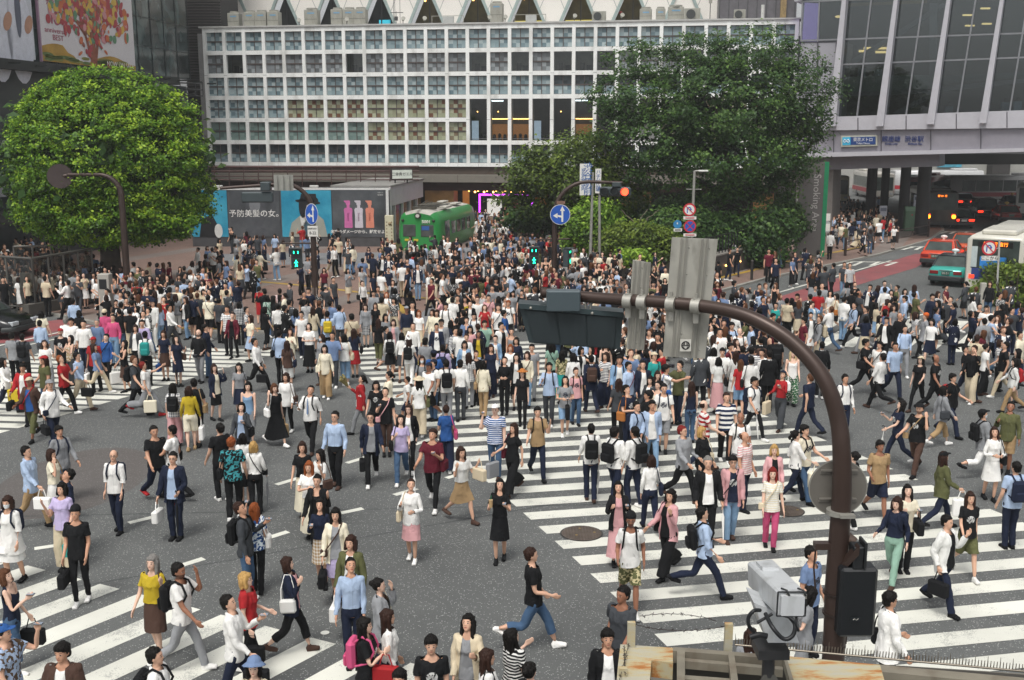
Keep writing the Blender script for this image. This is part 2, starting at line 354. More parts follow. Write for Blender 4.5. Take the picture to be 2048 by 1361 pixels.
A0, A1 = Vector((-24.46, 88.7, 0)), Vector((20.9, 81.8, 0)); UL = (A1 - A0).length; FT = frame(A0, A1 - A0)
Z0, Z1 = 4.96, 15.72; NC, NR = 28, 6; PX = UL / NC; PZ = (Z1 - Z0 - .3) / NR
store = thing('department_store', 'long white department store faced with a grid of glass block windows', 'building', (0,0,0))
m = MB(FT)
MW, BH = .27, .32
OPEN = {(c, r) for c in range(13, 22) for r in (1, 2)}                    # the tall clear shop windows (rows counted from the bottom)
for c in range(NC + 1):
    x = c * PX; m.box((x - MW/2, -.22, Z0), (x + MW/2, .1, Z1), 0)
for r in range(NR + 1):
    z = Z0 + .12 + r * PZ
    for c in range(NC):
        if r == 2 and (c, 1) in OPEN: continue
        zz0 = z - BH/2 if r else Z0; zz1 = z + BH/2 if r < NR else Z1
        m.box((c*PX + MW/2, -.2, zz0), ((c+1)*PX - MW/2, .1, zz1), 0)
for r in (2, 4):
    z = Z0 + .12 + r * PZ
    for c in range(NC + 1): m.box((c*PX - MW/2 - .003, -.225, z - .012), (c*PX + MW/2 + .003, -.2, z + .012), 1)
for c in range(NC): m.box((c*PX + PX*.5 - .008, -.205, Z0 + .0), (c*PX + PX*.5 + .008, -.198, Z0 + .25), 1)
m.build('facade_grid', [FW, FWJ], store)
m = MB(FT); m.box((-.35, .9, Z0), (UL + .3, 14, Z1 - .02), 0); m.box((-.6, -.1, Z0 + 0), (-.2, 14, Z1 - .4), 0)
m.build('wall', [M('store_side', '#8b8b89', .8, var=.15)], store)
m = MB(FT); m.box((-.4, -.3, Z1), (UL + .4, .25, Z1 + .12), 0); m.box((-.4, .25, Z1), (UL + .4, 14, Z1 + .06), 0); m.build('roof', [M('roof_edge', '#b5b5b2', .6)], store)
def win_mesh(kind):
    w, h = PX - MW, PZ - BH; mb = MB(); mb.quad((0, .0, 0), (w, .0, 0), (w, .0, h), (0, .0, h), 0)
    if kind < 5:
        mb.box((w/2 - .028, -.04, 0), (w/2 + .028, -.002, h), 1); mb.box((0, -.045, h*.5 - .05), (w, -.003, h*.5 + .05), 1); mb.box((0, -.03, h - .04), (w, -.004, h), 1); mb.box((0, -.03, 0), (w, -.004, .03), 1)
    if kind in (3,):
        mb.quad((0, -.004, h/2), (w, -.004, h/2), (w, -.004, h), (0, -.004, h), 2)
    return mb.mesh('window', [[GL1, GL2, GL3, GL1, GL5][kind], MUL] + ([GL4] if kind == 3 else []))
WM = [win_mesh(k) for k in range(5)]
def kind_of(c, r):
    if r == 0: return 3
    if r == 1: return 4 if c < 8 else 1
    if r == 2: return 0 if c < 4 else 1
    if r == 3 and c >= 17: return 3
    if r == 4: return 2
    return 0
clear = {(1, 4), (7, 4), (13, 4), (15, 4), (17, 4), (18, 4), (19, 4)}
restv = MB(FT); restmats = [GL1, GL2, GL3, GL1, GL5, MUL, GL4]; nwin = 0
NZ = [(c, r) for r in range(NR) for c in range(NC) if (c, r) not in OPEN and (c, r) not in clear]
def seen_first(cr):   # those hidden behind the trees come last
    c, r = cr; return (c >= 19 and r < 5) or (c >= 17 and r < 3), -(c)
for c, r in sorted(NZ, key=seen_first):
    p = (c*PX + MW/2, .02, Z0 + .12 + r*PZ + BH/2); k = kind_of(c, r)
    if nwin < 93:
        o = bpy.data.objects.new('window', WM[k]); COL.objects.link(o); o.matrix_world = FT @ Matrix.Translation(p); o.parent = store; nwin += 1
    else:
        w, h = PX - MW, PZ - BH; x, y, z = p
        restv.quad((x, y, z), (x+w, y, z), (x+w, y, z+h), (x, y, z+h), k); restv.box((x+w/2-.028, y-.04, z), (x+w/2+.028, y-.002, z+h), 5); restv.box((x, y-.045, z+h/2-.05), (x+w, y-.003, z+h/2+.05), 5)
        if k == 3: restv.quad((x, y-.004, z+h/2), (x+w, y-.004, z+h/2), (x+w, y-.004, z+h), (x, y-.004, z+h), 6)
tag(restv.build('glass_block_windows', restmats, store), kind='stuff')
# clear windows with a room behind
def glassy(name, tint=(.8,.85,.85), rough=.02, dens=.25):
    m, t, b = node_mat(name); out = t.nodes['Material Output']
    tr = N(t, 'BsdfTransparent', Color=(*tint, 1)); gl = N(t, 'BsdfGlossy', Roughness=rough); gl.inputs['Color'].default_value = (.8,.85,.88,1)
    fr = N(t, 'Fresnel', IOR=1.5); mx = N(t, 'MixShader'); f = mathn(t, 'MULTIPLY_ADD', fr.outputs[0], .8, dens * .2)
    t.links.new(f, mx.inputs[0]); t.links.new(tr.outputs[0], mx.inputs[1]); t.links.new(gl.outputs[0], mx.inputs[2]); t.links.new(mx.outputs[0], out.inputs[0]); return m
CLG = glassy('clear_glass', (.62,.68,.66))
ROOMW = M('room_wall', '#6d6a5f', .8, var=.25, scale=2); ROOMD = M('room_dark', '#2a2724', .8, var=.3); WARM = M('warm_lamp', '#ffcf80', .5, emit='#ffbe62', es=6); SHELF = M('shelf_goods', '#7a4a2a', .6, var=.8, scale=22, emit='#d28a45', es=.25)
rm_ = MB(FT)
w, h = PX - MW, PZ - BH
for c, r in sorted(clear):
    x, z = c*PX + MW/2, Z0 + .12 + r*PZ + BH/2
    rm_.box((x, .88, z), (x+w, .9, z+h), 0); rm_.box((x, .1, z-.02), (x+w, .88, z), 2); rm_.box((x+.3, .6, z), (x+.62, .8, z+.62), 1); rm_.box((x+.8, .6, z), (x+1.15, .8, z+.45), 2)
for c in range(13, 20):
    x, z = c*PX + MW/2, Z0 + .12 + PZ + BH/2; H = 2*PZ - BH
    rm_.box((x, .86, z), (x+w, .9, z+H), 1); rm_.box((x, .1, z-.02), (x+w, .88, z), 2)
    if c in (14, 15, 18): rm_.box((x, .7, z), (x+w, .84, z+1.25), 3); rm_.box((x, .66, z+1.62), (x+w, .7, z+1.68), 4)
    if c in (13, 16): rm_.box((x+.08, .3, z+.05), (x+.62, .34, z+1.5), 5)
    if c in (13, 17, 14): rm_.sphere((x+.5, .5, z+2.2), .05, 8, 6, 4)
    if c in (14, 18): rm_.box((x, .4, z+H-.18), (x+.9, .6, z+H-.1), 6)
    for q in range(3): rm_.sphere((x+.2+q*.42, .45, z+.32+.05*(q%2)), .14, 8, 6, 2, (1,1,1.2)); rm_.box((x+.05+q*.42, .4, z), (x+.36+q*.42, .55, z+.22), 2)
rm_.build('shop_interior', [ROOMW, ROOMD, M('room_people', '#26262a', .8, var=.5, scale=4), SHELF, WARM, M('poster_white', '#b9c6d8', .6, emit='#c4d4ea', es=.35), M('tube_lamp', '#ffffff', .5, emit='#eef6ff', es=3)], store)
gl = MB(FT)
for c, r in sorted(clear): x, z = c*PX + MW/2, Z0 + .12 + r*PZ + BH/2; gl = MB(FT); gl.quad((x, .02, z), (x+w, .02, z), (x+w, .02, z+h), (x, .02, z+h)); gl.build('shop_window', CLG, store)
for c in range(13, 20):
    x, z = c*PX + MW/2, Z0 + .12 + PZ + BH/2; H = 2*PZ - BH; gl = MB(FT); gl.quad((x, .02, z), (x+w, .02, z), (x+w, .02, z+H), (x, .02, z+H)); gl.build('shop_window', CLG, store)
hr = MB(FT)
for c in range(13, 20): x = c*PX + MW/2; hr.box((x, -.06, Z0+.12+PZ+BH/2+.12), (x+w, -.03, Z0+.12+PZ+BH/2+.15))
hr.build('handrail', M('rail_grey', '#8c8e8c', .4, .6), store)
# undercroft: fascia beams and the shop fronts below
BR = M('fascia_brown', '#4f433b', .7, var=.12); BG_ = M('fascia_beige', '#77736a', .7, var=.08); DKR = M('beam_red_brown', '#3f2a26', .7, var=.3, scale=1)
m = MB(FT); m.box((-1, .0, 4.35), (UL + 2, 3, Z0), 0); m.box((-1, -.5, 3.75), (UL + 2, -.2, 4.3), 1); m.box((-1, -.2, 3.7), (UL + 2, .2, 4.36), 1); m.box((-1, .4, 3.05), (UL + 2, 1.2, 3.72), 2)
for i in range(12): m.box((i*4.1, -.53, 3.72), (i*4.1 + .03, -.5, 4.32), 0)
m.build('fascia', [BR, BG_, DKR], store)
m = MB(FT)
m.box((-1, 6, 0), (UL + 2, 6.3, 4.4), 0)
for x in (17.6, 33.2, 42.5): m.box((x, .6, 0), (x + 2.35, 2.2, 3.2), 1)
m.box((10, 1.2, 0), (17.6, 1.6, 3.2), 2); m.box((13.0, 1.1, 1.6), (14.9, 1.15, 2.9), 3); m.box((15.2, 1.1, 0), (16.6, 1.15, 2.8), 4)
m.build('shop_front', [ROOMD, M('column_tile', '#9a7440', .5, var=.25, scale=1.5), M('dark_shopfront', '#23262b', .35, var=.2), M('store_sign_black', '#14161a', .3), M('timber_warm', '#7d5a3a', .5, var=.3)], store)
m = MB(FT); m.box((20.2, 3.0, 0), (27.2, 3.1, 3.3), 0); m.box((20.8, 2.8, 1.2), (26.2, 2.9, 2.95), 1)
for k in range(26): m.sphere((20.8 + k*.25, 2.6, 2.95 + .12*math.sin(k*2.1)), .08, 6, 4, 3)
for a, b2 in (((21.6,2.7,1.0),(21.72,2.78,2.65)), ((21.6,2.7,2.55),(26.0,2.78,2.68)), ((25.9,2.7,1.0),(26.02,2.78,2.65))): m.box(a, b2, 2)
m.box((22.3, 2.6, .9), (23.5, 2.72, 2.3), 4); m.box((24.4, 2.6, .9), (24.9, 2.7, 2.2), 5)
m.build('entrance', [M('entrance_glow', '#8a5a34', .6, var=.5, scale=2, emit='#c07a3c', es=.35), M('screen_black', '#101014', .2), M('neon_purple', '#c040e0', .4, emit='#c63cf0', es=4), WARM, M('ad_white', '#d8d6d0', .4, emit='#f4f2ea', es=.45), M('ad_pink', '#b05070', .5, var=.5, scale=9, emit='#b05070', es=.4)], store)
text('Dior', .3, M('sign_white_glow', '#ffffff', .5, emit='#ffffff', es=1.6), FT @ Matrix.Translation((23.3, 2.55, 2.45)) @ FLAT, parent=store)
text('CELINE', .3, MATS['sign_white_glow'], FT @ Matrix.Translation((14.0, 1.08, 2.2)) @ FLAT, parent=store)
# roof plant: air conditioners, dishes, box units - each its own thing
ACM = M('unit_grey', '#9b9a90', .55, var=.08, scale=1.2, dirt=('#77766c', .5, 3)); ACD = M('unit_dark', '#3a3c3c', .5); ACL = M('unit_label', '#6f9ab8', .5)
def roofp(px, y=1.2): return FT @ Vector(((px - 410) / 1163 * UL * 1.0, y, Z1 + .06))
def sx_(px):           # photo column -> metres along the facade
    a = G(px, 300, 0); d = ray(px, 50); 
    # intersection of the viewing plane with the facade line
    q = d[0] / d[1]; U = (A1 - A0) / UL; return (q * A0.y - A0.x) / (U.x - q * U.y)
GR = 'air conditioning units on the store roof'
def ac_tower(px, w, h, ordn):
    t = thing('air_conditioner', ordn, 'air conditioner', FT @ Vector((sx_(px), 1.4, Z1 + .06)), math.atan2(A1.y-A0.y, A1.x-A0.x), GR)
    m = MB(); m.box((-w/2, -.35, .08), (w/2, .45, h), 0, .03); m.box((-w/2 + .03, -.358, h*.45), (w/2 - .03, -.352, h*.45 + .02), 1); m.box((-.06 - w*.3, -.2, 0), (-w*.3 + .06, .3, .1), 1); m.box((w*.3 - .06, -.2, 0), (w*.3 + .06, .3, .1), 1); m.build('casing', [ACM, ACD], t)
    MB().tube([(0, .05, h), (0, .05, h + .14)], w*.4, 16, 0).build('fan_shroud', ACM, t)
    MB().box((-w*.25, -.362, h - .32), (w*.28, -.352, h - .22)).build('maker_label', ACL, t)
ords = ['small grey', 'squat grey', 'grey']
pos = [(456,.95,1.2,'dented grey box unit at the far left end of the store roof'),(488,.95,1.25,'grey fan unit second from the left on the store roof'),(511,.95,1.25,'grey fan unit, middle of the left trio on the store roof'),(536,.95,1.25,'grey fan unit just left of the first dark triangle window'),
       (613,1.1,1.35,'plain grey cabinet between first and second dark triangle windows'),(665,.95,1.35,'leftmost fan unit of the trio below second triangle'),(689,.95,1.35,'middle fan unit of the trio below second triangle'),(712,.95,1.35,'rightmost fan unit of the trio below second triangle'),
       (988,.95,1.6,'tallest single grey fan unit standing right of the wire frame'),(1290,.9,1.0,'low pale unit right of the last triangle window'),(1320,.7,1.0,'narrow pale unit beside low unit on the right of roof'),(1351,1.2,1.1,'wide pale cabinet on the right part of store roof')]
for a in pos: ac_tower(*a)
def ac_fan(px, label, w=1.05, h=.85):
    t = thing('air_conditioner', label, 'air conditioner', FT @ Vector((sx_(px), 1.0, Z1 + .06)), math.atan2(A1.y-A0.y, A1.x-A0.x), GR)
    m = MB(); m.box((-w/2, -.2, .08), (w/2, .2, h), 0, .02); m.box((-w/2, -.15, 0), (-w/2 + .1, .15, .09), 1); m.box((w/2 - .1, -.15, 0), (w/2, .15, .09), 1); m.build('casing', [ACM, ACD], t)
    MB().disc((-.1, -.3425, h*.54), (0, -1, 0), h*.36, 20, 0, .01).build('fan_grille', ACD, t)
ac_fan(1196, 'boxy unit with dark round fan right of the last triangle but one')
ac_fan(1384, 'boxy unit with dark round fan near right end of roof', 1.2, .95)
ac_fan(1480, 'white unit with round fan at the foot of grey roof shed', .85, .8)
def dish(px, label):
    t = thing('spotlight', label, 'floodlight', FT @ Vector((sx_(px), .5, Z1 + .12)), 0, 'floodlights along the store roof edge')
    MB().tube([(0,0,0),(0,0,.32)], .03, 6).build('stand', ACD, t); m = MB(); m.tube([(0,0,.3),(.05,-.28,.44)], [.08,.17], 10); m.build('lamp_head', ACM, t)
for px, l in ((594,'floodlight left of the plain grey cabinet on roof'),(690,'floodlight in front of the unit trio below second triangle'),(803,'floodlight at the foot of thin antennas on roof'),(846,'floodlight left of the wire cage on roof'),(976,'floodlight left of tallest grey fan unit'),(1008,'floodlight right of tallest grey fan unit'),(1147,'floodlight between the two yellow lit triangle windows'),(1242,'floodlight below the last triangle window')): dish(px, l)
def cage(px, w, label):
    t = thing('equipment_rack', label, 'equipment rack', FT @ Vector((sx_(px), 1.0, Z1 + .06)), math.atan2(A1.y-A0.y, A1.x-A0.x), 'wire racks on the store roof')
    m = MB()
    for x in (-w/2, 0, w/2):
        m.box((x - .02, -.02, 0), (x + .02, .02, .72))
    m.box((-w/2, -.02, .68), (w/2, .02, .72)); m.box((-w/2, -.02, .03), (w/2, .02, .07)); m.build('frame', ACM, t)
    MB().box((-w*.15, -.05, .05), (w*.2, .1, .66), 0, .01).build('panel_box', M('rack_panel', '#a9aba8', .5), t)
cage(890, 2.5, 'open wire rack with a pale box, left one on store roof'); cage(1057, 2.4, 'open wire rack with a pale box, right one on store roof')
t = thing('antenna', 'cluster of thin rod antennas on the store roof below third triangle', 'antenna', FT @ Vector((sx_(787), .9, Z1 + .06)))
m = MB(); [m.tube([(dx,0,0),(dx,0,hh)], .018, 5) for dx, hh in ((-.2,2.6),(-.1,3.2),(0,1.1),(.3,3.0))]; m.build('rods', ACD, t); m = MB(); m.tube([(-.45,0,1.0),(.55,0,1.0)], .03, 5); m.box((-.15,-.1,.4),(.12,.1,.7)); m.build('crossbar', ACD, t)
t = thing('antenna', 'thin pole with a small white box on the roof at far right', 'antenna', FT @ Vector((sx_(1420), .9, Z1 + .06))); MB().tube([(0,0,0),(0,0,1.5)], .03, 6).build('pole', ACD, t); MB().box((-.12,-.08,1.3),(.12,.08,1.6)).build('box', ACM, t)
t = thing('bollard_post', 'white cylindrical post on the roof at far right end', 'post', FT @ Vector((sx_(1526), .8, Z1 + .06))); MB().tube([(0,0,0),(0,0,1.1)], .13, 10).build('post', M('post_white', '#c8c8c4', .5), t)

# ---- pale building with a zigzag of triangular windows behind the roof
B0 = FT @ Vector((-2, 9, 0)); BT = frame(B0, A1 - A0); back = thing('white_panel_building', 'pale panelled building with zigzag row of triangular windows behind store', 'building')
TRI = [565, 659, 756, 853, 950, 1053, 1157, 1262]                   # apexes in the photo
WP = M('panel_cream', '#dedad3', .55, var=.04, scale=.4); TRM = M('trim_grey_green', '#9aa9a6', .45, .3); SEAM = M('panel_seam', '#8e9290', .6)
def bx(px):
    d = ray(px, 20); q = d[0]/d[1]; U = (A1-A0)/UL; return (q*B0.y - B0.x) / (U.x - q*U.y)
zb = Z1 - .5; zt = zb + 6.5
xs = [bx(p) for p in TRI]; pitch = (xs[-1] - xs[0]) / 7; hw = pitch * .5; za = Z1 + 4.35
wl = MB(BT)
pts = []
x0, x1 = bx(415), bx(1400)
outline = [(x0, zb)]
for x in xs: outline += [(x - hw*.96, zb), (x, za), (x + hw*.96, zb)]
outline += [(x1 + 3, zb), (x1 + 3, zt), (x0, zt)]
# wall pieces between the windows, as solid prisms in local xz
def xz(mb, pts, y0, y1, mi=0):
    n = len(pts); a = sum(pts[i][0]*pts[(i+1)%n][1] - pts[(i+1)%n][0]*pts[i][1] for i in range(n))
    if a < 0: pts = pts[::-1]
    mb.add([(p[0], y0, p[1]) for p in pts] + [(p[0], y1, p[1]) for p in pts], [tuple(range(n)), tuple(range(2*n-1, n-1, -1))] + [((i+1)%n, i, n+i, n+(i+1)%n) for i in range(n)], mi)
xz(wl, [(x0, zb), (xs[0]-hw, zb), (xs[0], za), (xs[0], zt), (x0, zt)], 0, .4)
for a, b2 in zip(xs, xs[1:]): xz(wl, [((a+b2)/2, zb), (b2, za), (b2, zt), (a, zt), (a, za)], 0, .4)
xz(wl, [(xs[-1], za), (xs[-1]+hw, zb), (x1+3, zb), (x1+3, zt), (xs[-1], zt)], 0, .4)
wl.build('wall', WP, back)
tr = MB(BT)
for i, x in enumerate([xs[0] - pitch] + xs + [xs[-1] + pitch]):
    for sx2 in (-1, 1):
        if i == 0 and sx2 < 0: pass
        a = Vector((x, 0, za)); b2 = Vector((x + sx2*hw, 0, zb)); d = (b2-a).normalized(); nn = Vector((-d.z, 0, d.x))*.12
        tr.add([a-nn+Vector((0,-.12,0)), b2-nn+Vector((0,-.12,0)), b2+nn+Vector((0,-.12,0)), a+nn+Vector((0,-.12,0)), a-nn, b2-nn, b2+nn, a+nn], [(0,1,2,3),(0,4,5,1),(3,2,6,7)], 0); 
tr.build('window_trim', TRM, back)
sm_ = MB(BT)
for x in [xs[0]-pitch*1.5] + [x + hw for x in xs] + [xs[-1]+pitch*1.5]:
    for s1 in (-1, 1):
        a = Vector((x + s1*hw*.5, -.008, zb + (za-zb)*.5)); b2 = Vector((x, -.008, za)); d = (b2-a).normalized(); nn = Vector((-d.z,0,d.x))*.022; sm_.quad(a-nn, b2-nn, b2+nn, a+nn)
        a = b2; b2 = Vector((x + s1*hw, -.008, za + (za-zb)*.5)); d = (b2-a).normalized(); nn = Vector((-d.z,0,d.x))*.022; sm_.quad(a-nn, b2-nn, b2+nn, a+nn)
sm_.build('panel_seams', SEAM, back)
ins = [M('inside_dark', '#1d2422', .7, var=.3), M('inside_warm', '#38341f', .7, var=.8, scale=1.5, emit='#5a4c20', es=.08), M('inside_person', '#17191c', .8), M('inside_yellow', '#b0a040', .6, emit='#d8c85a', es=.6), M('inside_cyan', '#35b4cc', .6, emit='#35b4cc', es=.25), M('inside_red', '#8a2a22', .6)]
for i, x in enumerate(xs):
    q = MB(BT); k = 1 if i >= 3 else 0
    xz(q, [(x-hw, zb), (x+hw, zb), (x, za)], 1.6, 1.7, k); q.box((x-hw, .4, zb-.1), (x+hw, 1.6, zb+.9), 2)
    q.box((x+.1, .5, zb), (x+.18, .6, za-.6), 2)
    if i in (5, 6): q.box((x-1.2, 1.2, zb+1), (x+1.4, 1.3, zb+1.7), 3)
    if i == 2: q.box((x-.1, .6, zb+.9), (x+.9, .7, zb+1.9), 4)
    if i == 7: q.sphere((x-.9, .9, zb+2.2), .16, 8, 6, 5)
    for j in range(4): q.sphere((x - 1.1 + j*.7 + .2*(i%2), .9, zb + 1.02), .16, 8, 6, 2)
    f = q.build('window', ins, back)
    if i in (5, 6, 7, 3, 4): qq = MB(BT); qq.sphere((x - .3, .9, za - 1.4), .07, 6, 5); qq.build('ceiling_lamp', WARM, f)
# grey service shed on the right of the roof
t = thing('roof_shed', 'dark grey service shed with timber strip on store roof at right', 'shed'); m = MB(FT); m.box((sx_(1440), 3, Z1), (sx_(1600), 8, Z1 + 3.4), 0)
for k in range(9): m.box((sx_(1440) + k*.7, 2.96, Z1 + .1), (sx_(1440) + k*.7 + .05, 3, Z1 + 3.3), 1)
m.build('shed_wall', [M('shed_grey', '#5c5a5e', .6, var=.2), ACD], t); m = MB(FT); m.box((sx_(1566), 2.7, Z1), (sx_(1578), 3, Z1 + 4)); m.build('timber_strip', M('old_timber', '#8f7a55', .8, var=.3, scale=8), t)
t = thing('wall_panel', 'grey ribbed end wall between white store and glass station building', 'wall'); m = MB(); a, b2 = P(1574, 90, 82), P(1604, 90, 82)
for k in range(8): m.box((a[0] + k*.15, 82 + .1, 3), (a[0] + k*.15 + .1, 84, 14.6))
m.build('ribs', M('rib_grey', '#8e8d92', .6, var=.1), t); MB().box((a[0] - .1, 82.3, 3), (b2[0] + .2, 84.5, 14.4)).build('backing', M('rib_back', '#6d6c72', .7), t)

# ================================================================ left glass building with two posters
L0, L1 = Vector((-27.9, 60.5, 0)), Vector((-24.6, 84.7, 0)); LT = frame(L0 - (L1-L0)*.35, L1 - L0); LLen = (L1-L0).length*1.35; lo = (L1-L0).length*.35
gb = thing('glass_building', 'dark green glass building with two big posters behind round tree', 'building')
def lx(px, py=90):
    q = ray(px, py); q = q[0]/q[1]; o = LT.translation; U = (L1-L0).normalized(); return (q*o.y - o.x) / (U.x - q*U.y)
def lz(px, py):
    s = lx(px, py); p = LT @ Vector((s, 0, 0)); return P(px, py, p.y)[2]
gm, t_, b_ = node_mat('green_facade_glass'); tc = N(t_, 'TexCoord').outputs['Object']; n1 = N(t_, 'TexNoise', Scale=.55, Detail=6.0, Distortion=1.2); t_.links.new(tc, n1.inputs['Vector'])
rp = N(t_, 'ValToRGB'); e = rp.color_ramp.elements; e[0].color = (*hexc('#16201f'), 1); e[0].position = .42; e[1].color = (*hexc('#4d605f'), 1); e[1].position = .68; t_.links.new(n1.outputs['Fac'], rp.inputs[0]); t_.links.new(rp.outputs[0], b_.inputs['Base Color']); b_.inputs['Roughness'].default_value = .12
m = MB(LT); zz = 11.55; m.box((0, 0, zz), (LLen - .3, 10, 26), 0); m.build('glass_wall', gm, gb)
m = MB(LT)
k = 0
for i in range(int(LLen/2.05) + 1): m.box((i*2.05 - .03, -.05, zz), (i*2.05 + .03, 0, 26))
for j in range(9): m.box((0, -.06, zz + j*1.95 - .025), (LLen - .3, -.003, zz + j*1.95 + .025))
m.build('glazing_bars', M('bar_dark', '#2c3536', .4, .4), gb)
m = MB(LT); m.box((0, -.9, zz - .55), (LLen - 4, 0, zz - .02)); 
for i in range(14): m.box((i*2.6, -1.6, zz - .3), (i*2.6 + .12, -.9, zz - .2))
m.build('ledge', M('ledge_dark', '#1f2422', .6), gb)
m = MB(LT); m.box((0, .4, 0), (LLen, 9, zz - .5), 0); m.box((0, -.6, 4.2), (lx(60), .4, 5.6), 1); m.box((0, -.2, 6.6), (LLen - 6, .35, 7.0), 0); m.box((0, -1.0, 2.7), (lx(120), .4, 3.4), 2)
m.build('lower_wall', [M('lower_dark', '#20282a', .4, var=.4, scale=.8), M('canopy_pale', '#8f9297', .5), M('canopy_dark', '#2c2a2a', .6)], gb)
text('STATION STORE', .01, ACD, LT, parent=gb) if False else None
# poster 1: two figures in white jackets (generic) ; poster 2: anniversary sheet with a fruit tree
PW = M('poster_paper', '#c9ccd4', .5, var=.03); SK = M('poster_skin', '#b98a70', .6); HR = M('poster_hair', '#241d1b', .6)
p1 = thing('poster', 'huge poster of two figures in white jackets at upper left corner', 'poster'); xa, xb = lx(-40), lx(62); zA = zz + .15; zB = 24
m = MB(LT); m.box((xa, -.22, zA), (xb, -.1, zB)); m.build('sheet', PW, p1)
def blob(mb, cx_, cz_, rx, rz, y, mi=0, rot=0, n=22):
    mb.add([(cx_ + rx*math.cos(a)*math.cos(rot) - rz*math.sin(a)*math.sin(rot), y, cz_ + rx*math.cos(a)*math.sin(rot) + rz*math.sin(a)*math.cos(rot)) for a in [2*math.pi*i/n for i in range(n)]], [tuple(range(n))], mi)
W1 = xb - xa
for fx, fh in ((.30, .62), (.72, .66)):
    m = MB(LT)
    cx_ = xa + W1*fx; top = zA
    blob(m, cx_, zA + 1.2, W1*.26, 2.6, -.232, 0); blob(m, cx_ + .1, zA + 3.7, W1*.05, .7, -.236, 1); blob(m, cx_, zA + 4.9, W1*.095, .85, -.24, 1); blob(m, cx_ - .05, zA + 5.45, W1*.10, .55, -.244, 2); blob(m, cx_ - W1*.08, zA + 4.9, W1*.03, .7, -.245, 2)
    blob(m, cx_ + W1*.18, zA + 1.9, W1*.12, .35, -.247, 1, 1.0); blob(m, cx_ - W1*.02, zA + 2.5, W1*.06, 1.4, -.243, 3)
    m.build('printed_figure', [M('jacket_white_print', '#d8dae4', .6), SK, HR, M('suit_shadow_print', '#5a5f70', .6)], p1)
p2 = thing('poster', 'huge white anniversary poster with a colourful fruit tree', 'poster'); xa, xb = lx(76), lx(262); m = MB(LT); m.box((xa, -.22, zA), (xb, -.1, zB), 0); m.box((xa-.12, -.24, zA-.05), (xa, -.1, zB), 1); m.build('sheet', [M('poster_pink_white', '#d8d4d6', .5, var=.02), M('poster_edge', '#9a7a90', .5)], p2)
m = MB(LT); W2 = xb - xa
hp = [(xa, zA)] + [(xa + W2*i/20, zA + .55 + .22*math.sin(i*.55) + (.3 if i < 5 else 0) - (.2 if 6 < i < 10 else 0)) for i in range(21)] + [(xb, zA)]
m.add([(p[0], -.226, p[1]) for p in hp[::-1]], [tuple(range(len(hp)))[::-1]], 0)
for k in range(26): u_ = random.random(); blob(m, xa + W2*u_, zA + .12 + .35*random.random(), .4 + .7*random.random(), .1, -.23, 1 if k % 2 else 2)
m.build('printed_hills', [M('hill_gold', '#b0892c', .6, var=.3, scale=1), M('hill_green', '#5c6f2c', .6), M('hill_dark', '#7d7a2a', .6)], p2)
m = MB(LT); tx = xa + W2*.52
def twig(x, z, a, L, w, d):
    x2, z2 = x + L*math.cos(a)*1.5, z + L*math.sin(a); dx, dz = -math.sin(a)*w, math.cos(a)*w
    m.add([(x-dx, -.235-.001*d, z-dz), (x+dx, -.235-.001*d, z+dz), (x2+dx*.6, -.235-.001*d, z2+dz*.6), (x2-dx*.6, -.235-.001*d, z2-dz*.6)], [(0,1,2,3)], 0)
    if d > 3: 
        for _ in range(6): blob(m, x2 + random.uniform(-.8,.8), z2 + random.uniform(-.5,.5), random.uniform(.12,.34), random.uniform(.15,.4), -.244 - random.random()*.004, random.choice([1,2,3,4,5,1]), random.uniform(0,3))
        return
    for s1 in (-1, 0, 1) if d < 2 else (-1, 1): twig(x2, z2, a + s1*random.uniform(.35,.75), L*.72, w*.6, d+1)
twig(tx, zA, R(90), 1.45, .34, 0); twig(tx + .1, zA + .3, R(76), 1.7, .2, 1); twig(tx - .2, zA + .2, R(106), 1.7, .2, 1); [blob(m, tx + q_.gauss(0, 1.5), zA + 2.6 + q_.gauss(0, .75), q_.uniform(.08,.26), q_.uniform(.1,.3), -.25 - q_.random()*.006, q_.choice([0,1,1,2,3,4,5]), q_.uniform(0,3)) for q_ in [random.Random(4)] for _ in range(150)]
m.build('printed_tree', [M('bark_print', '#8c4a30', .6, var=.5, scale=4), M('fruit_red', '#a8323c', .6), M('fruit_green', '#5d8a68', .6), M('fruit_yellow', '#cfae44', .6), M('fruit_orange', '#c4683a', .6), M('fruit_pink', '#c98a90', .6)], p2)
CR = M('poster_crimson', '#9c3350', .5); LF = lambda px, py, y=-.235: LT @ Matrix.Translation((lx(px, py), y, lz(px, py))) @ FLAT
XS = 2.0
text('1', 1.0, CR, LF(96, 37), parent=p2, xs=1.5); text('0', 1.15, CR, LF(106, 39), parent=p2, xs=1.4); text('T\nH', .42, CR, LF(116, 38), parent=p2, xs=1.9)
text('anniversary', .42, CR, LF(108, 63), parent=p2, xs=1.45); text('BEST', .44, CR, LF(109, 77), parent=p2, xs=1.3); text('病音', .62, CR, LF(101, 4), parent=p2, xs=1.5)
text('NOW ON SALE', .42, M('poster_white_ink', '#e8e4dc', .5), LF(234, 131, -.262), parent=p2, xs=1.25)
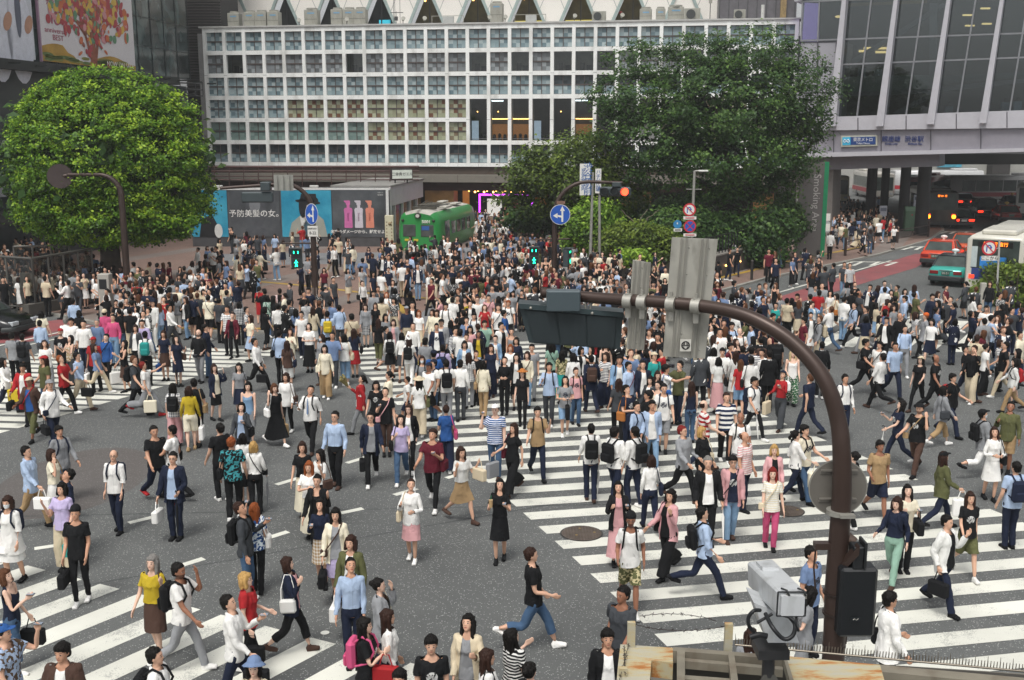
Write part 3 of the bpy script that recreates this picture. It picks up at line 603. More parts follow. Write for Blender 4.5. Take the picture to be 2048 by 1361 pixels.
# ribbed grey tower and plain end wall between glass building and store
t = thing('ribbed_building', 'dark ribbed metal facade between glass building and white store', 'building'); m = MB(); a, b2 = P(366, 40, 90), P(416, 40, 90)
m.box((a[0], 90.2, 0), (b2[0] + 1, 96, 26), 1)
for j in range(70): m.box((a[0], 90.0, 10 + j*.22), (b2[0] + 1, 90.2, 10.11 + j*.22), 0)
m.build('ribs', [M('rib_dark', '#45413f', .5, .3), M('rib_gap', '#1e1c1c', .7)], t)
t = thing('steel_walkway', 'thin dark steel railing bridge between glass building and store', 'railing'); a, b2 = P(330, 165, 84), P(405, 168, 84); m = MB()
for z in (0, .45, .9): m.tube([(a[0], 84, a[2]-z), (b2[0], 84, b2[2]-z)], .05, 6)
for k in range(6): x = a[0] + (b2[0]-a[0])*k/5; m.tube([(x, 84, a[2]), (x, 84, a[2]-.95)], .035, 5)
m.build('railing', ACD, t)
# ================================================================ glass station building bridging the road on the right
SY0, SY1 = 80.0, 72.0
def SP(px, py):                       # a point of the station front seen at this photo place
    d = ray(px, py); q = d[0]/d[1]; a = P(1560, 200, SY0); b = P(2060, 200, SY1)
    ax, ay, bx_, by = a[0], SY0, b[0], SY1; t = (q*ay - ax) / ((bx_-ax) - q*(by-ay)); Y = ay + (by-ay)*t
    return Vector(P(px, py, Y))
st = thing('station_building', 'grey glazed station building bridging the road at upper right', 'building')
GP = M('station_grey', '#9d9ca3', .45, .1, var=.05, scale=.5, dirt=('#6e6a70', .5, .6)); GPL = M('station_light', '#b7b6bc', .45, var=.05); GPB = M('station_band', '#8d8a92', .5, .1, var=.06); SDK = M('seam_dark', '#4c4a52', .6)
SN = Vector((-(SY1-SY0), (SP(2060,200).x - SP(1560,200).x), 0)).normalized()     # pointing away from the viewer
if SN.y < 0: SN = -SN
def slab(mb, corners, d0, d1, mi=0):            # photo corners (clockwise from top left), pushed in from d0 to d1 metres
    f = [SP(*c) + SN*d0 for c in corners]; b = [SP(*c) + SN*d1 for c in corners]; n = len(f)
    mb.add(f + b, [tuple(range(n-1,-1,-1)), tuple(range(n, 2*n))] + [(i, (i+1)%n, n+(i+1)%n, n+i) for i in range(n)], mi)
m = MB()
slab(m, [(1602,84),(1688,84),(1670,262),(1586,262)], 0, 3, 0)         # solid panel bay at the left
slab(m, [(1586,237),(2080,220),(2080,256),(1586,262)], -.35, 3, 1)      # sill band
slab(m, [(1586,262),(2080,256),(2080,300),(1586,309)], -.1, 3, 2)       # sign band
slab(m, [(1586,307),(2080,296),(2080,303),(1586,316)], -.45, 3, 1)      # bottom lip
slab(m, [(1586,-80),(2080,-100),(2080,-96),(1590,4)], -.2, 3, 1)
for a, b in (((1630,262),(1630,310)),((1668,262),(1668,309)),((1763,261),(1763,307)),((1862,260),(1862,304)),((1962,258),(1962,302)),((1636,84),(1636,262)),((1673,84),(1673,236)),((1718,236),(1718,261)),((1814,232),(1814,259)),((1914,228),(1914,258)),((2015,224),(2015,256))):
    slab(m, [(a[0]-1,a[1]),(a[0]+1,a[1]),(b[0]+1,b[1]),(b[0]-1,b[1])], -.37 if a[1] in (236,232,228,224) else -.13, .0, 3)
for y in (84, 135, 185): slab(m, [(1602,y),(1676,y-1),(1676,y+1),(1602,y+2)], -.03, .0, 3)
m.build('cladding', [GP, GPL, GPB, SDK], st)
# piers and glazing
PIER = [((1694,-10),(1666,236),15),((1797,-10),(1761,236),14),((1902,-10),(1862,232),14),((2008,-12),(1966,230),13)]
m = MB()
for (tx, ty_), (bx2, by2), w in PIER: slab(m, [(tx-w/2*.55,ty_),(tx+w/2*.55,ty_),(bx2+w/2+2,by2+17),(bx2-w/2+1,by2+17)], -.75, .0)
m.build('pier', GPL, st)
BAYS = [(1606,1690),(1688,1792),(1792,1896),(1896,2003),(2003,2070)]
def px_at(i, y):                        # pier axis
    if i < 0: return 1604
    if i > 3: return px_at(3, y) + 104
    (a, b), (c, d), w = PIER[i]; return a + (c-a)*(y-b)/(d-b)
HB = [(80,66),(130,114),(183,168)]       # transoms left/right pixel rows
m = MB()
for i in range(-1, 4):
    if i >= 0:
        for f in (.5,):
            t = (px_at(i,0)*(1-f)+px_at(i+1,0)*f, 0); b = (px_at(i,230)*(1-f)+px_at(i+1,230)*f, 232); slab(m, [(t[0]-1.6,-10),(t[0]+1.6,-10),(b[0]+1.6,b[1]),(b[0]-1.6,b[1])], -.08, .06)
    else: slab(m, [(1638,0),(1641,0),(1637,84),(1634,84)], -.08, .06); slab(m, [(1604,0),(1607,0),(1604,84),(1601,84)], -.08, .06)
def row(y0, y1, x0=1676, x1=2080): slab(m, [(x0,y0-1.6),(x1,y1-1.6),(x1,y1+1.6),(x0,y0+1.6)], -.09, .05)
row(82, 66, 1602); row(130, 114); row(4, -14, 1602)
m.build('glazing_bars', M('bar_grey', '#8d8e92', .4, .5), st)
m = MB(); slab(m, [(1604,0),(2080,-16),(2080,222),(1676,236),(1604,86)], .02, .03); m.build('glass', glassy('station_glass', (.5,.55,.55), .02, .35), st)
# interior: floor edge, diagonal braces, lamps
m = MB(); slab(m, [(1596,-60),(2090,-60),(2090,240),(1596,250)], 6, 6.2, 0)
slab(m, [(1672,153),(1864,148),(1864,176),(1672,184)], 1.2, 1.5, 1); slab(m, [(1672,184),(1864,177),(1864,186),(1672,192)], 1.0, 1.6, 2)
slab(m, [(1864,150),(2080,140),(2080,150),(1864,166)], 1.8, 2.0, 3); slab(m, [(1864,174),(2080,152),(2080,160),(1864,184)], 1.2, 1.5, 2)
slab(m, [(1688,118),(1876,0),(1888,4),(1690,128)], 2.0, 2.3, 2); slab(m, [(1776,226),(1850,186),(1864,190),(1796,228)], 1.6, 1.9, 2)
slab(m, [(1606,4),(1636,6),(1634,84),(1600,84)], .5, .6, 4); slab(m, [(1852,2),(1868,2),(1864,220),(1852,225)], 1.5, 1.8, 2)
for x, y in ((1925,22),(1930,44),(1962,8),(1965,40)): c = SP(x, y) + SN*3; m.box((c.x-.3, c.y, c.z-.05),(c.x+.3, c.y+.2, c.z+.05), 5)
for x, y, w in ((1712,98,.3),(1722,92,.3),(1750,92,.6),(1755,100,.6)): c = SP(x, y) + SN*2.5; m.box((c.x-w, c.y, c.z-.08),(c.x+w, c.y+.1, c.z+.08), 5)
slab(m, [(1690,5),(1850,-2),(1850,4),(1690,11)], .8, .9, 6)
c = SP(1664, 28) + SN*2.2; m.sphere(c, .3, 10, 6, 5, (1,1,.3))
c2 = SP(2008, 205)
for x, y in ((1890,218),(2005,210),(2030,208),(1712,140),(1745,142)): c = SP(x, y) + SN*2; m.sphere((c.x, c.y, c.z+.35), .14, 8, 6, 8); m.box((c.x-.25, c.y-.1, c.z-.6),(c.x+.25, c.y+.15, c.z+.2), 7)
m.build('interior', [M('int_dark', '#22211e', .8, var=.5, scale=.4), M('int_parapet', '#8fa39a', .5), M('int_steel', '#7d8286', .5), M('int_teal', '#32504e', .5), M('int_lilac', '#a48ac8', .5, emit='#b79be6', es=.7), M('int_lamp', '#ffe0a0', .5, emit='#ffd890', es=1.6), M('int_ochre', '#8a7438', .6), M('int_cloth', '#7c8c9c', .8), M('int_hair', '#15130f', .8)], st)
# underside wall, piers below
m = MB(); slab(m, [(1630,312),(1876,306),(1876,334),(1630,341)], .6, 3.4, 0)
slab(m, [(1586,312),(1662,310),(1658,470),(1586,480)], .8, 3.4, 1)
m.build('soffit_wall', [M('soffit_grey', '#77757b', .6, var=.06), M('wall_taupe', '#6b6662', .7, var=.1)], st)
for x, w, Y, yb in ((1745,20,86,455),(1772,16,90,450),(1812,20,84,455),(1850,26,80,458)):
    a = P(x, 345, Y); r = w*Y/2150/2; m = MB(); m.tube([(a[0], Y, 0), (a[0], Y, 6.2)], r, 14); m.build('support_column', M('column_dark', '#2d2b2b', .7, var=.15), st)
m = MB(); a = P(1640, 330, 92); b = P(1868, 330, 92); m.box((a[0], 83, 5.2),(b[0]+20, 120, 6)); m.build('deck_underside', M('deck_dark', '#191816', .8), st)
sg = MB(); slab(sg, [(1684,272),(1756,271),(1756,292),(1684,294)], -.3, -.1, 0); slab(sg, [(1687,275),(1703,274.5),(1703,290),(1687,291)], -.33, -.3, 1); slab(sg, [(1703,274.5),(1753,273.5),(1753,289),(1703,290)], -.33, -.3, 2)
sgn = thing('station_sign', 'blue and white metro sign box on the grey band of station building', 'sign'); sg.build('sign_box', [M('sign_silver', '#b8b8a8', .4), M('sign_cyan', '#3fb4dc', .4), M('sign_navy', '#27457f', .4)], sgn)
WT = M('sign_white', '#e8e8e8', .5); SU = (SP(1900,280)-SP(1700,280)).normalized()
def ST(px, py, off=-.36): return frame(SP(px, py) + SN*off, (SU.x, SU.y, 0)) @ FLAT
text('東京メトロ', .3, WT, ST(1728, 280), parent=sgn, xs=.9); text('Tokyo Metro', .17, WT, ST(1728, 287), parent=sgn); text('ന', .01, WT, ST(1695, 283), parent=sgn) if False else None
mm = MB(frame(SP(1695,283)+SN*-.35, (SU.x,SU.y,0)))
mm.tube([(-.2,0,.0),(-.14,0,.14),(.0,0,.05),(.14,0,.14),(.2,0,.0),(.14,0,-.1),(0,0,.02),(-.14,0,-.1),(-.2,0,0)], .03, 5); mm.build('emblem', WT, sgn)
NV = M('letters_navy', '#2c3d78', .5); t2 = thing('station_lettering', 'raised dark blue station name characters on grey band', 'lettering')
text('銀座線', .42, NV, ST(1783, 279, -.13), parent=t2, ext=.04); text('渋谷駅', .42, NV, ST(1829, 279, -.13), parent=t2, ext=.04); text('Ginza Line', .2, NV, ST(1783, 288, -.13), parent=t2, ext=.03); text('Shibuya Sta.', .2, NV, ST(1831, 288, -.13), parent=t2, ext=.03)
# smoking area panel
t = thing('smoking_area_panel', 'tall taupe panel with green edge reading Smoking Area', 'sign panel'); Y = 66
a = P(1622, 325, Y); b = P(1650, 325, Y); gx = P(1659, 325, Y)
zt_ = a[2]; yb = 0
m = MB(); m.box((a[0]-.6, Y, 0), (b[0], Y+.25, zt_)); m.build('panel', M('panel_taupe', '#6f6b68', .5, var=.05), t); MB().box((b[0], Y-.02, 0), (b[0]+.26, Y+.27, zt_+.02)).build('green_edge', M('edge_green', '#17915f', .45), t)
text('Smoking Area', .62, M('letters_pale', '#c4c1bc', .5), Matrix.Translation((b[0]-.42, Y-.012, zt_*.58)) @ FLAT @ Matrix.Rotation(R(-90), 4, 'Z'), parent=t)
t = thing('notice_board', 'white panel with a small green sign left of Smoking Area panel', 'board'); a = P(1598, 385, 68); MB().box((a[0]-.1, 68, .1), (a[0]+.85, 68.15, 2.9+.6), 0).build('board', M('board_white', '#bdbcb8', .5), t); MB().box((a[0]+.02, 67.97, 1.3), (a[0]+.35, 68, 1.75), 0).build('green_sign', M('g_sign', '#1f8a4a', .5), t)
# distant things beyond the underpass
t = thing('distant_building', 'pale building with blue billboard far beyond the underpass', 'building'); m = MB(); a = P(1660, 300, 150); b = P(2300, 300, 150); m.box((a[0]-10, 150, 0), (b[0], 155, 12), 0); c, d = P(1876, 335, 149.5), P(1926, 304, 149.5); m.box((c[0], 149.6, c[2]),(d[0], 149.9, d[2]+1), 1)
c, d = P(1722, 374, 149.5), P(1744, 343, 149.5); m.box((c[0], 149.6, c[2]),(d[0], 149.9, d[2]), 2); m.box((P(1975,380,149)[0], 148, 0),(P(2010,380,149)[0], 149.8, 14), 3)
m.build('wall', [M('far_wall', '#a3a29c', .8, var=.2, scale=.3), M('far_billboard', '#4fa0b8', .6, var=.5, scale=.8), M('far_pink', '#c02858', .6, var=.5, scale=1), M('far_dark', '#33302e', .7, var=.3)], t)

# ================================================================ billboard wall, pavilion and the green tram car
BY = 72.0; t = thing('billboard', 'long low advertising billboard in blue and charcoal panels on the square', 'billboard')
a, b = P(380, 376, BY), P(777, 379, BY); zb_ = P(600, 474, BY)[2]; xL, xR, zT = a[0], b[0], a[2]
m = MB(); m.box((xL, BY, .1), (xR, BY+.6, zT), 0); m.box((xL-.1, BY-.08, zT-.14), (xR+.1, BY+.7, zT), 1); m.box((xR-.18, BY-.08, .1), (xR, BY+.0, zT-.14), 1); m.box((xL, BY-.05, .1), (xR-.2, BY, zb_), 2)
m.build('board_frame', [M('board_back', '#55565a', .7), M('board_trim', '#d6d6d4', .4), M('plinth_dark', '#4a4a4c', .5, var=.2)], t)
def bxz(px, py): p = P(px, py, BY); return p[0], p[2]
def printed(name, c1, c2, sc):
    m_, t3, b3 = node_mat(name); tc = N(t3, 'TexCoord').outputs['Object']; n = N(t3, 'TexNoise', Scale=sc, Detail=7.0, Roughness=.6); t3.links.new(tc, n.inputs['Vector'])
    rp = N(t3, 'ValToRGB'); e = rp.color_ramp.elements; e[0].color = (*hexc(c1), 1); e[0].position = .35; e[1].color = (*hexc(c2), 1); e[1].position = .7; t3.links.new(n.outputs['Fac'], rp.inputs[0]); t3.links.new(rp.outputs[0], b3.inputs['Base Color']); b3.inputs['Roughness'].default_value = .35; return m_
BLU = printed('print_blue', '#1f86a8', '#4fb3cc', .5); CHA = printed('print_charcoal', '#33363a', '#62666a', .45); SKB = M('print_skin', '#b79b90', .6); CT = M('print_coat', '#9a9c92', .6, var=.1); BKP = M('print_black', '#17181b', .5); TIE = M('print_tie', '#35515e', .6); FAINT = M('print_faint', '#4e5156', .5, var=.3, scale=2)
m = MB()
for x0, x1, mi in ((380,458,0),(459,562,1),(562,665,0),(665,770,1)):
    A, B = bxz(x0, 381), bxz(x1, 474); m.quad((A[0], BY-.085, B[1]), (B[0], BY-.085, B[1]), (B[0], BY-.085, A[1]), (A[0], BY-.085, A[1]), mi)
m.build('printed_sheet', [BLU, CHA], t)
m = MB(); yy = BY - .088
def bl(px, py, rx, rz, mi, rot=0, k=0): x, z = bxz(px, py); blob(m, x, z, rx*BY/2150, rz*BY/2150, yy - k*.003, mi, rot)
def pg(pts, mi, k=0): m.add([(bxz(*p)[0], yy - k*.003, bxz(*p)[1]) for p in pts], [tuple(range(len(pts)))[::-1]], mi)
pg([(578,474),(584,446),(600,432),(612,428),(634,428),(648,440),(656,474)], 1, 0); bl(614, 418, 13, 20, 2, 0, 1); bl(606, 414, 8, 22, 3, 0, 2); bl(622, 402, 15, 10, 3, 0, 2); bl(616, 404, 25, 4.5, 3, -.1, 3); pg([(600,403),(602,388),(632,388),(634,403)], 3, 3); pg([(608,448),(616,436),(622,448),(620,474),(612,474)], 4, 2); pg([(600,434),(608,430),(612,448),(604,452)], 5, 2)
FM_ = [CT, CT, SKB, BKP, TIE, M('print_white', '#cfd0cc', .6), FAINT, M('print_face_grey', '#75787c', .6)]; m.build('printed_figure', FM_, t); m = MB(); bl(512, 424, 21, 34, 6, 0, 0); bl(510, 410, 11, 15, 7, 0, 1); bl(512, 397, 15, 7, 6, 0, 2); pg([(488,473.5),(493,458),(512,452),(532,458),(537,473.5)], 6, 3)
m.build('printed_figure', FM_, t); m = MB(); pg([(400,474),(404,440),(424,428),(436,450),(440,474)], 3, 0); bl(438, 462, 8, 14, 5, 0, 1)
m.build('printed_figure', FM_, t)
bm = MB()
def bottle(px, mi):
    x = bxz(px, 430)[0]; k = BY/2150; z0, z1, z2, z3 = bxz(px,456)[1], bxz(px,416)[1], bxz(px,410)[1], bxz(px,403)[1]; y = yy-.004; r = 8.2*k
    bm.add([(x-r, y, z0+.05),(x-r*.9, y, z0),(x+r*.9, y, z0),(x+r, y, z0+.05),(x+r*.92, y, z1-.5),(x+r*1.05, y, z1-.12),(x+r*.8, y, z1),(x-r*.8, y, z1),(x-r*1.05, y, z1-.12),(x-r*.92, y, z1-.5)], [tuple(range(10))], mi)
    bm.add([(x-r*.35, y, z1),(x+r*.35, y, z1),(x+r*.35, y, z2),(x-r*.35, y, z2)], [(0,1,2,3)], mi); bm.add([(x-r*.5, y, z2),(x+r*.5, y, z2),(x+r*.5, y, z3+.04),(x+r*.2, y, z3+.06),(x-r, y, z3+.05),(x-r, y, z3),(x-r*.5, y, z2+.1)], [tuple(range(7))], mi)
bottle(697, 0); bottle(718, 1); bottle(740, 2)
bm.build('printed_bottles', [M('bottle_pink', '#c96ba4', .5), M('bottle_white', '#c9c3cc', .5), M('bottle_coral', '#d6866f', .5)], t)
LW = M('print_letters', '#eeeeea', .5)
def BF(px, py): x, z = bxz(px, py); return Matrix.Translation((x, yy-.012, z)) @ FLAT
text('予防美髪の女。', .52, LW, BF(513, 428), parent=t, bold=.0); text('未来のダメージから、解放せよ', .26, LW, BF(716, 464), parent=t, bold=.004)
text('ラサーナ', .1, LW, BF(761, 386), parent=t); text('Straine', .13, LW, BF(761, 390), parent=t)
for px, c in ((697,'#8f3a70'),(718,'#7d4a70'),(740,'#a0503c')): text('Straine', .2, M('blt'+c, c, .5), Matrix.Translation((bxz(px, 434)[0], yy-.012, bxz(px, 434)[1])) @ FLAT @ Matrix.Rotation(R(-90), 4, 'Z'), parent=t)
# pipes and clutter above the billboard
t = thing('pipe_rack', 'dark red pipes and conduits running above the long billboard', 'pipes'); m = MB()
for z, r_ in ((zT+.25,.05),(zT+.5,.04),(zT+.85,.06),(zT+1.15,.1)): m.tube([(xL-.5, 76+z*.5, z), (xR+1.5, 76+z*.5, z)], r_, 6)
for i in range(14): x = xL + i*1.05; m.tube([(x, 78, zT-.2), (x+.05, 78, zT+1.2)], .035, 5)
m.build('pipes', M('pipe_brown', '#4a2f2c', .6, var=.4), t)
for px, l in ((436,'small white lamp on top edge of billboard above blue panel'),(628,'small white lamp on top edge of billboard behind the signal pole')):
    q = P(px, 374, BY); m = MB(); m.box((q[0]-.28, BY-.1, zT), (q[0]+.28, BY+.2, zT+.16), 0, .02); m.box((q[0]-.04, BY-.05, zT-.02), (q[0]+.04, BY+.05, zT+.05)); tag(m.build('billboard_lamp', M('lamp_case', '#c9c9c4', .5)), l, 'lamp', 'lamps on top of the billboard')
# white pavilion right behind the billboard
t = thing('pavilion', 'low white pavilion with slanting roof edge between billboard and tram', 'pavilion')
A = Vector((P(778, 382, 72.6)[0], 72.6, 0)); B = Vector((P(846, 372, 84)[0], 84.0, 0)); PT = frame(A, B - A); L = (B-A).length
m = MB(PT); m.box((0, 0, 2.7), (L, 4, 4.0), 0); m.box((0,.2,.1),(L,4,2.7),1); m.box((0,-.06,.1),(.6,.2,2.75),0)
for x in (1.9, 4.4, 7.0, 9.4): m.box((x,.05,.1),(x+.25,.24,2.7),0)
m.build('wall', [M('pavilion_white', '#b9bcba', .5, var=.05, dirt=('#8d8f8c', .4, 1)), M('pavilion_glass', '#31393c', .15, var=.5, scale=1.5)], t); MB(PT).box((-.1,-.1,4.0),(L+.1,4,4.12)).build('roof', M('pav_roof', '#8c8a86', .6), t)
t = thing('signboard', 'white signboard in dark case standing on the pavilion roof', 'signboard'); p = P(802, 362, 76); Tm = frame((p[0]-.65, 76, 0), (1, .45, 0)); m = MB(Tm); m.box((0,0,4.35),(1.55,.3,5.1),0); m.box((.05,-.02,4.42),(1.5,0,5.02),1); m.tube([(.3,.15,4.1),(.3,.15,4.4)],.05,6); m.tube([(1.2,.15,4.1),(1.2,.15,4.4)],.05,6)
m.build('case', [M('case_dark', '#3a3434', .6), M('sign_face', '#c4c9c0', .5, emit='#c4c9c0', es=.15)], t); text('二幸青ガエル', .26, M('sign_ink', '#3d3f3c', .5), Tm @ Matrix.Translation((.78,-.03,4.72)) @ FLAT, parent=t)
t = thing('notice_pillar', 'cream notice pillar with rows of small dots beside green tram', 'pillar'); p = P(779, 470, 70.5); m = MB(); m.box((p[0]-.28, 70.4, .1),(p[0]+.28, 70.7, 2.3),0,.02)
m.build('pillar', M('pillar_cream', '#c9c3a8', .6), t); m = MB(); [m.box((p[0]-.2+.32*i, 70.39, .5+j*.22),(p[0]-.12+.32*i, 70.4, .58+j*.22)) for i in (0,1) for j in range(7)]; m.sphere((p[0]+.05,70.42,1.75),.12,10,8); m.build('symbols', M('pillar_brown', '#8a7a5a', .6), t)
# ---- tram: front faces the viewer, body runs back and to the right
TT = frame(P(790, 480, 69.5)[:2] + (0,), (1, -.03, 0)); TT = Matrix.Translation((P(794,480,69.5)[0], 69.5, .12)) @ Matrix.Rotation(R(-13), 4, 'Z')
TG = M('tram_green', '#2f8a45', .3, var=.05, scale=.8, dirt=('#26703a', .4, 1.5)); TGD = M('tram_glass', '#4a4e4c', .08, var=.5, scale=2); TR_ = M('tram_roof', '#b4b1a8', .7, var=.12, dirt=('#6f6b62', .7, 1.2)); TBK = M('tram_black', '#22251f', .5); TY = M('tram_yellow', '#c8b43a', .5)
tr_ = thing('tram', 'old green railway car with grey roof and number 5001 on the square', 'tram'); w, L, H = 2.9, 9.2, 2.85; TT = TT @ Matrix.Diagonal((1, 1, .86, 1))
def sec(y, k, hh=1.0):          # rounded bulging cross-section
    pts = []
    for x, z in ((.07,0),(0,.5),(0,1.25),(.05,2.1),(.17,2.6),(.45,2.85),(1.1,3.0),(1.45,3.02)): pts.append((x, z))
    pts += [(w - x, z) for x, z in pts[::-1]]
    return [((x - w/2)*k + w/2, y, z*hh) for x, z in pts]
secs = [sec(.0,.80,.93), sec(.1,.90,.97), sec(.35,.98,1.0), sec(.9,1,1), sec(L-.9,1,1), sec(L-.3,.97,.99), sec(L,.85,.95)]; m = MB(TT); n = len(secs[0])
vs = [p for s_ in secs for p in s_]; fs = []; 
for i in range(len(secs)-1):
    for j in range(n):
        k = (j+1) % n; fs.append((i*n+j, (i+1)*n+j, (i+1)*n+k, i*n+k)) 
roofj = {5,6,7,8,9}
m.add(vs, [f for q, f in enumerate(fs) if q % n not in roofj], 0, True); m.add(vs, [tuple(range(n)), tuple(range(len(vs)-1, len(vs)-n-1, -1))], 0)
body = m.build('body', [TG], tr_); m = MB(TT); m.add(vs, [f for q, f in enumerate(fs) if q % n in roofj], 0, True); rf = m.build('roof', [TR_], tr_)
m = MB(TT)
m.box((.7,3.2,3.0),(1.9,5.4,3.08)); [m.tube([(.75+i*.16,1.6,3.1),(.75+i*.16,4.4,3.45-.06*i)],.03,4) for i in range(8)]; [m.tube([(.7,y,3.25),(2.1,y,3.3)],.035,4) for y in (1.8,2.4,3.0,3.6,4.2)]; m.box((.6,1.4,3.0),(2.2,1.7,3.15)); m.build('pantograph', M('panto_grey', '#55524a', .5, .4), rf)
m = MB(TT); [m.box((x,y,3.02),(x+.5,y+1.3,3.16),0,.03) for x,y in ((1.9,5.6),(.5,7.2),(2.2,2.2))]; m.build('roof_vents', TR_, rf)
def front(a, b2, mi, mb, y=-.02): mb.box((a[0], y, a[1]), (b2[0], y+.12, b2[1]), mi, .015)
m = MB(TT); m.box((.42,-.03,1.05),(1.28,.05,1.95),0,.03); m.box((1.62,-.03,1.05),(2.48,.05,1.95),0,.03); m.build('windscreen', TGD, tr_)
m = MB(TT)
for y in (1.2,): m.box((w-.03,y,.25),(w+.02,y+1.0,2.15))
for k in range(4): m.box((w-.04,2.7+k*1.25,1.05),(w+.018,3.6+k*1.25,2.0),0)
m.build('side_window', TGD, tr_)
m = MB(TT); m.tube([(w/2,-.12,2.62),(w/2,.35,2.62)],[.2,.24],16,0); m.disc((w/2,-.13,2.62),(0,-1,0),.13,16,1); m.build('headlight', [TBK, M('lens_pale', '#c9c9c0', .1)], tr_)
for x in (.42, w-.42): mb = MB(TT); mb.sphere((x,.0,2.25),.11,10,8); mb.build('tail_lamp', TBK, tr_)
m = MB(TT); m.box((.55,-.06,.72),(.95,-.02,.88)); m.box((1.15,-.06,.72),(1.45,-.02,.88)); m.build('yellow_plate', TY, tr_)
m = MB(TT); m.box((1.7,-.045,1.55),(2.2,-.032,1.85)); m.build('sticker', M('sticker_blue', '#2b5a9c', .5), tr_)
text('5001', .3, M('tram_number', '#d8dcd0', .5), TT @ Matrix.Translation((2.0,-.0,2.17)) @ Matrix.Rotation(R(8),4,'X') @ FLAT, parent=tr_, ext=.05, bold=.01)
m = MB(TT); m.box((.2,.5,-.3),(w-.2,L-.5,.05)); m.build('underframe', TBK, tr_)
# ================================================================ trees, hedge, planters
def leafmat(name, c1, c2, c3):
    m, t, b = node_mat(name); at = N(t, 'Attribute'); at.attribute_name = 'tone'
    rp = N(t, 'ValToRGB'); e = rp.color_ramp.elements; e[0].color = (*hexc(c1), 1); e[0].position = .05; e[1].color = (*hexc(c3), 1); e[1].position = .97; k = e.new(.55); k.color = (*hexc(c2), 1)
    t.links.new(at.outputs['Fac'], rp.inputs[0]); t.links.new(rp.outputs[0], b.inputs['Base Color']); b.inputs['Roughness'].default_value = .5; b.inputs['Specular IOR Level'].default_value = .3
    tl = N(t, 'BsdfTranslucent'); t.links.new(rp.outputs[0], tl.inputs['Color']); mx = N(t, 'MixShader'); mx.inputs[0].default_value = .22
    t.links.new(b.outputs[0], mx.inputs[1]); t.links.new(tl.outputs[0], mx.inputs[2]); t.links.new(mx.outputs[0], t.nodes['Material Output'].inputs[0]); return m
def leaves(name, cen, nrm, size, tone, mat, parent, aspect=.55):
    n = len(cen); nrm = nrm / np.linalg.norm(nrm, axis=1, keepdims=True)
    a = np.cross(nrm, rng.normal(size=(n, 3))); a /= np.linalg.norm(a, axis=1, keepdims=True); b = np.cross(nrm, a)
    s = (size * rng.uniform(.6, 1.3, n))[:, None]; a = a*s; b = b*s*aspect; dro = nrm*s*.25
    V = np.stack([cen - a, cen - b*1.0 + dro, cen + a, cen + b*1.0 + dro], 1).reshape(-1, 3)
    me = bpy.data.meshes.new(name); me.vertices.add(4*n); me.vertices.foreach_set('co', V.ravel()); me.loops.add(4*n); me.loops.foreach_set('vertex_index', np.arange(4*n)); me.polygons.add(n)
    me.polygons.foreach_set('loop_start', np.arange(0, 4*n, 4)); me.polygons.foreach_set('loop_total', np.full(n, 4)); me.update(calc_edges=True)
    at = me.attributes.new('tone', 'FLOAT', 'FACE'); at.data.foreach_set('value', np.clip(tone, 0, 1)); me.materials.append(mat)
    o = bpy.data.objects.new(name, me); COL.objects.link(o); o.parent = parent; return o
BARK = M('bark', '#3d342d', .9, var=.35, scale=5, bump=.5); BARKL = M('bark_pale', '#6f6558', .85, var=.3, scale=6, bump=.3)
def crown(parent, lobes, Y, mat, clumps, per, lsize, csize, fill=.5, up=.5, tonebase=.5, depth=1.0, tight=False):
    """lobes: (px, py, rx, ry, dY) ellipses seen in the photo, given a depth like their width"""
    C, Nn, T = [], [], []; k = Y / FPX
    tot = sum(l[2]*l[3] for l in lobes)
    for (px, py, rx, ry, dy) in lobes:
        c = np.array(P(px, py, Y + dy)); r = np.array([rx*k, (rx+ry)/2*k*depth, ry*k]); nc = max(4, int(clumps * rx*ry/tot))
        d = rng.normal(size=(nc, 3)); d /= np.linalg.norm(d, axis=1, keepdims=True); d[:, 1] = np.where(rng.random(nc) < .75, -abs(d[:, 1]), d[:, 1])
        rad = np.where(rng.random(nc) < .72, rng.uniform(.84 if not tight else .93, 1.06 if not tight else 1.01, nc), rng.uniform(.5, .85, nc))
        cc = c + d*r*rad[:, None]; ct = rng.normal(0, .16, nc)
        for i in range(nc):
            m_ = int(per * rng.uniform(.6, 1.4)); cs = csize * rng.uniform(.6, 1.35)
            o = rng.normal(size=(m_, 3)) * [cs, cs, cs*.55]; C.append(cc[i] + o)
            Nn.append(d[i]*.6 + [0, -.15, up] + rng.normal(size=(m_, 3))*.55)
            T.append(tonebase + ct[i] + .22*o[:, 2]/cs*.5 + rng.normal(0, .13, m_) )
    C = np.concatenate(C); Nn = np.concatenate(Nn); T = np.concatenate(T)
    return leaves('foliage', C, Nn, lsize, T, mat, parent)
def limb(mb, a, b, r0, r1, wob=.25, n=6):
    a, b = Vector(a), Vector(b); pts = []
    for i in range(n+1):
        t = i/n; p = a.lerp(b, t); w = math.sin(t*math.pi)*wob; pts.append(p + Vector((random.uniform(-w, w), random.uniform(-w, w), 0)))
    mb.tube(pts, [r0 + (r1-r0)*i/n for i in range(n+1)], 8, 0)
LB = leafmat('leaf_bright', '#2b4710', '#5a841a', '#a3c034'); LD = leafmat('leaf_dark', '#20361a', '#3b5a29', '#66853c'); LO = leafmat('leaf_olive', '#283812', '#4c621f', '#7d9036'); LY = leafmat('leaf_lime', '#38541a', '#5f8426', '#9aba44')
t = thing('tree', 'big clipped dome shaped bright green tree at left with dark trunk', 'tree')
L_ = [(217,312,182,146,0),(128,330,95,130,-.5),(308,330,100,124,-.5),(215,230,150,90,0),(98,245,60,56,.5),(340,260,65,75,0),(80,378,54,78,0),(365,400,58,75,0),(215,420,165,72,-.8),(130,430,90,48,-1),(310,440,95,45,-1)]
